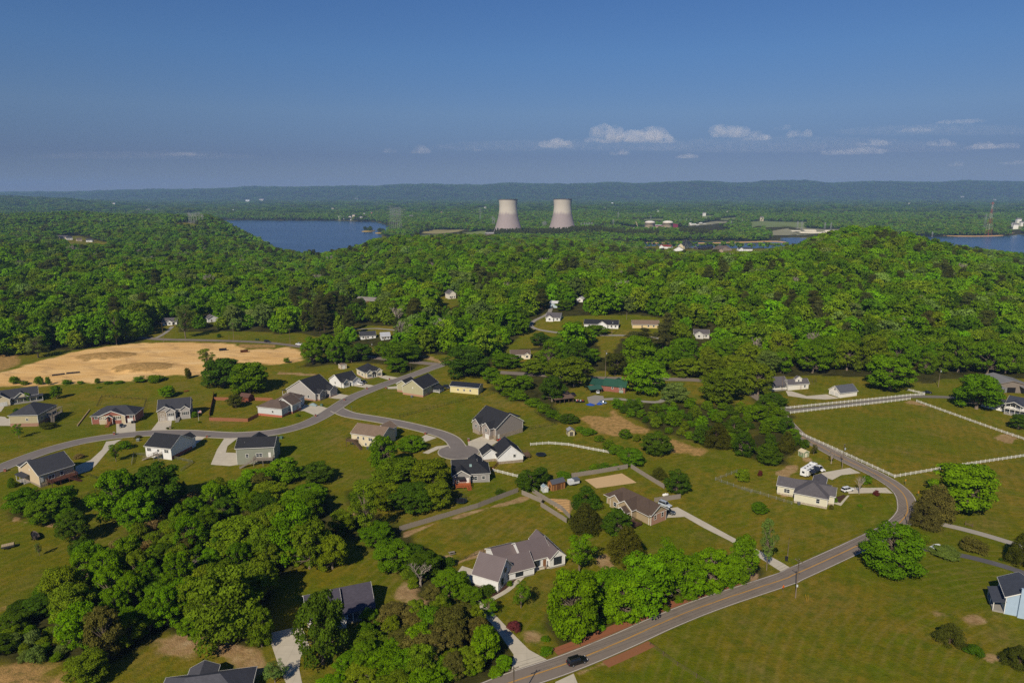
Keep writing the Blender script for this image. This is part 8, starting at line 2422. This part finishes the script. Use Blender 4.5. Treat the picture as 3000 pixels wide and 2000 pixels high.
# yard, fields and beaches as ground sheets
YARD, FIELD, BEACH = mat('gravel', (150, 146, 112)), mat('plain', (116, 128, 62)), mat('gravel', (206, 164, 104))
for i, P_ in enumerate(FARCLEAR):
    sheet('field' if i not in (6, 9, 11) else 'yard', [tuple(v) for v in P_], .8, YARD if i in (6, 9, 11, 12) else FIELD if i else mat('plain', (150, 140, 84)), 60)
def beach(pts, w_, z='o'):
    L = spline([wat(z, *p, WATER + .5)[:2] for p in pts], 12)
    mb = MB()
    d = np.gradient(L, axis=0); d /= np.linalg.norm(d, axis=1)[:, None]
    n_ = len(L)
    for s0, zz in ((-w_, WATER - .6), (0, WATER + .9), (w_ * 1.5, WATER + 2.2)):
        for p_, dd in zip(L, d): mb.v.append((p_[0] - dd[1] * s0, p_[1] + dd[0] * s0, zz))
    for j in range(2):
        for i in range(n_ - 1): mb.f.append((j * n_ + i, j * n_ + i + 1, (j + 1) * n_ + i + 1, (j + 1) * n_ + i)); mb.m.append(0)
    tag(mb.build('shore', BEACH, None, True), kind='structure')
beach([('b', 0, 408)[1:], (300, 408), (560, 410), (700, 413), (900, 418), (1118, 432)], 8, 'b')
beach([(630, 522), (760, 530), (1000, 522), (1130, 538), (1260, 532), (1500, 528), (1800, 522), (2352, 505)], 4, 'e')
beach([(1530, 403), (1700, 408), (1900, 410), (2130, 405), (2250, 385), (2352, 382)], 6, 'f')
beach([(0, 460), (100, 458), (190, 468)], 6, 'f')
# islet
for (x, y, w_) in ((940, 505, 110), (1040, 520, 90)):
    P = wat('b', x, y, WATER)
    mb = MB(); r_ = w_ / 2 / 2.851 * mpp(P)
    for rr, z_ in ((1, -1), (.96, .5), (.7, 1.6), (0, 2.0)):
        for k in range(20): mb.v.append((rr * r_ * math.cos(k * .31416), rr * r_ * 2.2 * math.sin(k * .31416), z_))
    for i in range(3):
        for k in range(20): mb.f.append((i * 20 + k, i * 20 + (k + 1) % 20, (i + 1) * 20 + (k + 1) % 20, (i + 1) * 20 + k)); mb.m.append(0)
    tag(mb.build('islet', mat('gravel', (176, 150, 70)), None, True, P), kind='structure')
    for k in range(5 if w_ > 100 else 3):
        plant(P + Vector((R.uniform(-.6, .6) * r_, R.uniform(-.8, .8) * r_, 1)), R.uniform(14, 20), R.uniform(14, 20), 'O', 'd', 'dark tree on the %s wooded islet in the lake' % ('larger' if w_ > 100 else 'smaller'), 'trees on the lake islets')

# ------------------------------------------------------------------ pylons
PYM = mat('plain', (150, 152, 150))
def pylon_mesh(h, w_, arms, bands=None):
    mb = MB()
    n = 7
    def cor(t): return w_ * (1 - t) ** 1.15 / 2 + .7
    zs = [h * (1 - (1 - i / n) ** 1.25) for i in range(n + 1)]
    for i in range(n):
        a, b = cor(zs[i] / h), cor(zs[i + 1] / h)
        mi = (i % 2) if bands else 0
        cs = [(1, 1), (1, -1), (-1, -1), (-1, 1)]
        for k in range(4):
            p, q = cs[k], cs[(k + 1) % 4]
            mb.bar((p[0] * a, p[1] * a, zs[i]), (p[0] * b, p[1] * b, zs[i + 1]), .24, mi=mi)
            mb.bar((p[0] * a, p[1] * a, zs[i]), (q[0] * b, q[1] * b, zs[i + 1]), .14, mi=mi)
            mb.bar((q[0] * a, q[1] * a, zs[i]), (p[0] * b, p[1] * b, zs[i + 1]), .14, mi=mi)
            mb.bar((p[0] * b, p[1] * b, zs[i + 1]), (q[0] * b, q[1] * b, zs[i + 1]), .14, mi=mi)
    for t, l in arms:
        for s0 in (-1, 1):
            mb.bar((0, 0, h * t), (s0 * l, 0, h * t), .5)
            mb.bar((0, 0, h * t + 2.4), (s0 * l, 0, h * t), .3)
            mb.bar((s0 * l, 0, h * t), (s0 * l, 0, h * t - 2.5), .35)
    return mb
PY = pylon_mesh(1, 1, ()).data('pylon', PYM) if False else None
_pm = {}
def pylon(z, x, y, top, label, group=None, zz=None, w_=.16, bands=False):
    P = wat(z, x, y, zz) if zz is not None else at(z, x, y)
    h = max(18, height_to(P, z, top))
    mb = pylon_mesh(h, h * w_, ((.74, h * .16), (.86, h * .13), (.97, h * .1)) if not bands else ((.96, 9),), bands)
    o = mb.build('pylon', [mat('plain', (200, 92, 70)), mat('plain', (216, 206, 196))] if bands else PYM, None, False, P, .2)
    tag(o, label, 'pylon', group)
for x, t in ((1128, 292), (1145, 320), (1160, 305), (1178, 312), (1195, 304), (1210, 318)): pylon('b', x, 512, t, 'one of six slim pylons crowded at the lake shore left of the towers', 'pylons at the lake shore', -46, .1)
for x, t, y in ((1585, 350, 442), (1602, 358, 443), (1622, 356, 444), (1644, 352, 446), (1668, 350, 444), (1694, 366, 445)): pylon('a', x, y, t, 'one of six pylons in a row on the bare hilltop at left', 'pylons on the left hilltop', None, .1)
for x in (811, 848, 888): pylon('a', x, 462, 418, 'one of three small pylons on the wooded hill far left', 'small pylons far left', None, .14)
for x, y, t in ((1250, 740, 590), (1275, 740, 575), (1300, 740, 585)): 
    X_, Y_ = 1400 + x / 6.533, 560 + y / 6.533
    pylon('o', X_, Y_, 560 + t / 6.533, 'one of three lattice masts between the two cooling towers', 'masts between the cooling towers', -45, .14)
for x in (1980, 2040, 2085, 2130, 2180): pylon('o', 1400 + x / 6.533, 560 + 720 / 6.533, 560 + (590 + (x % 7) * 3) / 6.533, 'one of the lattice masts in the switchyard right of the right tower', 'switchyard masts', -44, .14)
pylon('e', 170, 318, 205, 'tall lattice mast behind the pale warehouses', None, -42, .1)
for x, y, t in ((240, 215, 100), (560, 200, 150), (690, 200, 150), (1020, 250, 205), (1090, 250, 205), (1180, 240, 205), (1240, 240, 210), (1800, 290, 225), (1950, 250, 225)): pylon('e', x, y, t, 'grey lattice pylon in the hazy woods behind the reactor domes', 'pylons behind the reactor domes', -36, .16)
for x, y, t in ((296, 350, 275), (335, 350, 277), (545, 345, 285), (600, 345, 287), (1080, 312, 278), (1102, 312, 278)): pylon('f', x, y, t, 'grey lattice pylon in the woods left of the red and white mast', 'pylons in the far woods at right', -38, .16)
for x, y, t in ((285, 690, 480), (318, 690, 510), (45, 600, 320)): pylon('o', 1400 + x / 6.533, 560 + y / 6.533, 560 + t / 6.533, 'lattice mast standing left of the left cooling tower', 'masts left of the cooling towers', -40, .1)
pylon('f', 2027, 402, 98, 'very tall red and white lattice mast on the right lake shore', None, -46, .12, True)
pylon('f', 1990, 362, 208, 'grey lattice mast just left of the red and white mast', None, -42, .12)
pylon('f', 1518, 420, 370, 'short pole mast at the water edge behind the hill crest', None, -46, .06)

# ------------------------------------------------------------------ specks of houses in the far woods
SPK = [mat('plain', c_) for c_ in ((226, 222, 214), (206, 190, 166), (190, 120, 96), (214, 216, 220))]
_sp = {}
def speck(z, x, y, w_, c_, label, zz=None):
    P = at(z, x, y)
    wm = w_ / ZN[z][2] * mpp(P)
    rt = empty('far_house', P, R.uniform(-.6, .6), label, 'house', 'tiny houses scattered in the far woods')
    hh = wm * .38
    lift = 12 if wm < 40 else 5
    MB().box(-wm / 2, -wm * .3, -6, wm / 2, wm * .3, hh + lift).build('wall', SPK[c_], rt)
    MB().mesh([(-wm * .54, -wm * .36, hh + lift), (wm * .54, -wm * .36, hh + lift), (wm * .54, wm * .36, hh + lift), (-wm * .54, wm * .36, hh + lift), (-wm * .54, 0, hh * 1.6 + lift), (wm * .54, 0, hh * 1.6 + lift)], [(0, 1, 5, 4), (2, 3, 4, 5), (1, 2, 5), (3, 0, 4), (3, 2, 1, 0)]).build('roof', mat('plain', (120, 116, 116)) if c_ != 3 else SPK[3], rt)
g_ = random.Random(5)
FARL = 'tiny pale house among the hazy woods beyond the lake'
for x, y, w_ in ((820, 398, 26), (640, 332, 16), (905, 380, 18), (965, 372, 20), (700, 408, 22), (790, 410, 24), (880, 412, 20), (740, 406, 16), (1295, 405, 26), (1380, 348, 14), (1240, 345, 14), (1550, 365, 14), (1710, 358, 12), (1915, 322, 16), (1915, 262, 12), (840, 246, 24), (60, 258, 26), (1160, 398, 16)): speck('b', x, y, w_, g_.choice((0, 0, 1, 2)), FARL)
for x, y, w_ in ((780, 95, 20), (790, 125, 24), (1425, 155, 40), (1745, 122, 22), (2150, 150, 14), (2215, 222, 44), (360, 145, 26), (160, 2, 26), (60, 60, 16)): speck('e', x, y, w_, g_.choice((0, 3, 1)), 'small pale building in the hazy woods behind the plant')
for x, y, w_ in ((1790, 64, 26), (2085, 88, 24), (1310, 126, 14), (2300, 290, 40), (2330, 320, 36), (2270, 345, 40), (145, 212, 10), (2250, 330, 30)): speck('f', x, y, w_, g_.choice((0, 0, 3)), 'small pale building in the hazy woods at far right')
for x, y, w_ in ((1240, 350, 26), (2070, 266, 30), (2190, 258, 36), (955, 292, 24), (1160, 380, 12), (1905, 362, 12), (1950, 345, 10)): speck('a', x, y, w_, g_.choice((3, 1, 0)), 'small pale building in the hazy woods at far left')
for o in [o for o in SC.objects if o.name.startswith('far_house')]: o['group'] = {'a': 'x'}.get(o.name, o['label'])
for lb, z, x, y, w_ in (('brown shore house on the left headland', 'a', 2240, 700, 50), ('pale shore house under the headland trees by the lake', 'b', 100, 700, 40)):
    P = at(z, x, y + 6)
    wm = w_ / 2.851 * mpp(P)
    h = House('house', lb, 'house', z, (x - w_ / 2, y + 8), (x + w_ / 2, y + 8), depth=wm * .6, h=6, wall=SD(170, 146, 118), roof=SH_T, z0=P.z + 2)
    h.vol(roof='gx', pitch=.6).wins('S', (.2, .5, .8), z=2, w=2, h=2).done()

# ------------------------------------------------------------------ clouds and haze
def cloud(px, py, wpx, hpx, dist=21000, label=None, dens=.004):
    u, v = (px - 1500) / 2000, (1000 - py) / 2000
    y = dist
    t = (ST - v * CT) / (CT + v * ST)
    P = Vector((u / (CT + v * ST) * y, y, CAMZ - t * y))
    sc_ = y * 1.02 / 2000
    w_, h_ = wpx * sc_, hpx * sc_
    g = np.random.default_rng(int(px * 7 + py))
    nb = max(5, int(wpx / hpx * 4))
    C = np.stack([g.uniform(-.42, .42, nb) * w_, g.uniform(-.3, .3, nb) * min(w_, 1800), g.uniform(0, 1, nb) * h_ * .35], 1)
    C[:, 2] *= 1 - (np.abs(C[:, 0]) / (w_ * .5)) ** 2
    rad = h_ * g.uniform(.22, .5, nb) * (1.1 - (np.abs(C[:, 0]) / (w_ * .5)) ** 1.5 * .6)
    bm = bmesh.new()
    bmesh.ops.create_icosphere(bm, subdivisions=5, radius=1)
    D = np.array([v_.co[:] for v_ in bm.verts])
    st = np.array([max(1, w_ / h_ / 1.6), max(1, min(w_, 1800) / h_ / 2.2), 1.0])
    # star-shaped union of the puffs, measured in a space where the cloud is roughly round
    Cn, Dn = C / st, D
    rr = np.full(len(D), h_ * .06)
    for c_, r_ in zip(Cn, rad / 1.15):
        b = Dn @ c_
        disc = b * b - (c_ @ c_ - r_ * r_)
        k = disc > 0
        rr[k] = np.maximum(rr[k], b[k] + np.sqrt(disc[k]))
    V = D * rr[:, None] * st
    nz = sines(V[:, 0] + V[:, 2], V[:, 1] + V[:, 2] * .7, int(px), h_ * .4) * h_ * .03
    V += D * nz[:, None] + D * (sines(V[:, 0] - V[:, 2], V[:, 1], int(py), h_ * .15) * h_ * .015)[:, None]
    V[:, 2] = np.where(V[:, 2] < -h_ * .06, -h_ * .06 + (V[:, 2] + h_ * .06) * .25, V[:, 2])
    for v_, p_ in zip(bm.verts, V): v_.co = p_
    me = bpy.data.meshes.new('cloud')
    bm.to_mesh(me); bm.free()
    k = round(dens, 5)
    if k not in _cm:
        m = bpy.data.materials.new('cloud'); t_ = NT(m)
        nz_ = t_.noise(t_.n('ShaderNodeTexCoord').outputs['Object'], .0042, 5, .65)
        dn_ = t_.math('MULTIPLY', t_.n('ShaderNodeMapRange', {'Value': nz_, 'From Min': .40, 'From Max': .66, 'To Min': 0, 'To Max': 1}).outputs[0], dens * .5)
        t_.out(None, t_.n('ShaderNodeVolumePrincipled', {'Color': (1, .975, .985, 1), 'Density': dn_, 'Anisotropy': -.3}).outputs[0])
        _cm[k] = m
    me.materials.append(_cm[k])
    o = bpy.data.objects.new('cloud', me)
    COL.objects.link(o)
    o.location = P
    tag(o, label, 'cloud')
_cm = {}
CL = 'small faint cloud patch low above the long ridge'
for px, py, wpx, hpx, dn, lb in ((1625, 428, 105, 42, .0024, 'puffy white cloud above and right of the left tower'), (1775, 412, 130, 70, .003, 'largest and brightest cumulus cloud'), (1890, 412, 170, 50, .0022, 'wide cloud joining the largest one on its right'),
    (2120, 398, 120, 50, .0022, 'cloud with rounded top right of the wide cloud'), (2210, 408, 80, 38, .0024, 'small bright cloud right of the rounded one'), (2338, 398, 70, 44, .0022, 'small cloud with tall top near the right third'), (1228, 448, 70, 28, .0022, 'small white cloud above the left shore of the lake'),
    (1140, 446, 40, 20, .0018, 'tiny cloud left of the small one above the lake'), (1390, 442, 34, 18, .0018, 'tiny lone cloud left of the left tower'), (1815, 452, 60, 24, .002, 'small cloud below the largest cumulus'), (2010, 462, 66, 18, .0022, 'flat bottomed small cloud above the right tower'),
    (2500, 450, 150, 24, .0012, 'long faint cloud streak at right'), (2560, 424, 80, 26, .0016, 'faint cloud above the long streak'), (2762, 424, 80, 30, .0018, 'pale cloud near the right edge, upper one'), (2905, 434, 110, 28, .0018, 'pale wide cloud at the right edge'),
    (2800, 486, 40, 20, .0014, 'tiny cloud low at right'), (535, 455, 100, 14, .0012, 'thin faint cloud streak at left'), (2980, 480, 70, 18, .0014, 'faint cloud cut by the right edge'), (2290, 378, 44, 26, .0012, 'faint puff above the small tall cloud'), (2680, 385, 90, 18, .001, 'faint upper cloud strip at right'), (2810, 360, 110, 16, .001, 'highest faint cloud strip at right')):
    cloud(px, py, wpx, hpx, 21000, lb, dn)
for px, py, wpx, hpx, lb in ((2350, 440, 900, 50, 'broad thin veil of cloud behind the row of cumulus'), (1650, 436, 700, 36, 'thin grey veil of cloud behind the largest cumulus'), (420, 462, 620, 26, 'thin grey veil of cloud low at left'), (2750, 390, 520, 36, 'thin veil of cloud high at right')):
    cloud(px, py, wpx, hpx, 26000, lb, .00016)
hb = MB().box(-27000, -700, -64, 27000, 18000, 385)
m = bpy.data.materials.new('haze')
t = NT(m)
t.out(None, t.n('ShaderNodeVolumePrincipled', {'Color': (.36, .565, 1, 1), 'Density': HAZE, 'Anisotropy': 0.0}).outputs[0])
o = hb.build('haze', m)
tag(o, 'thin blue haze hanging over the whole valley', 'haze', kind='stuff')
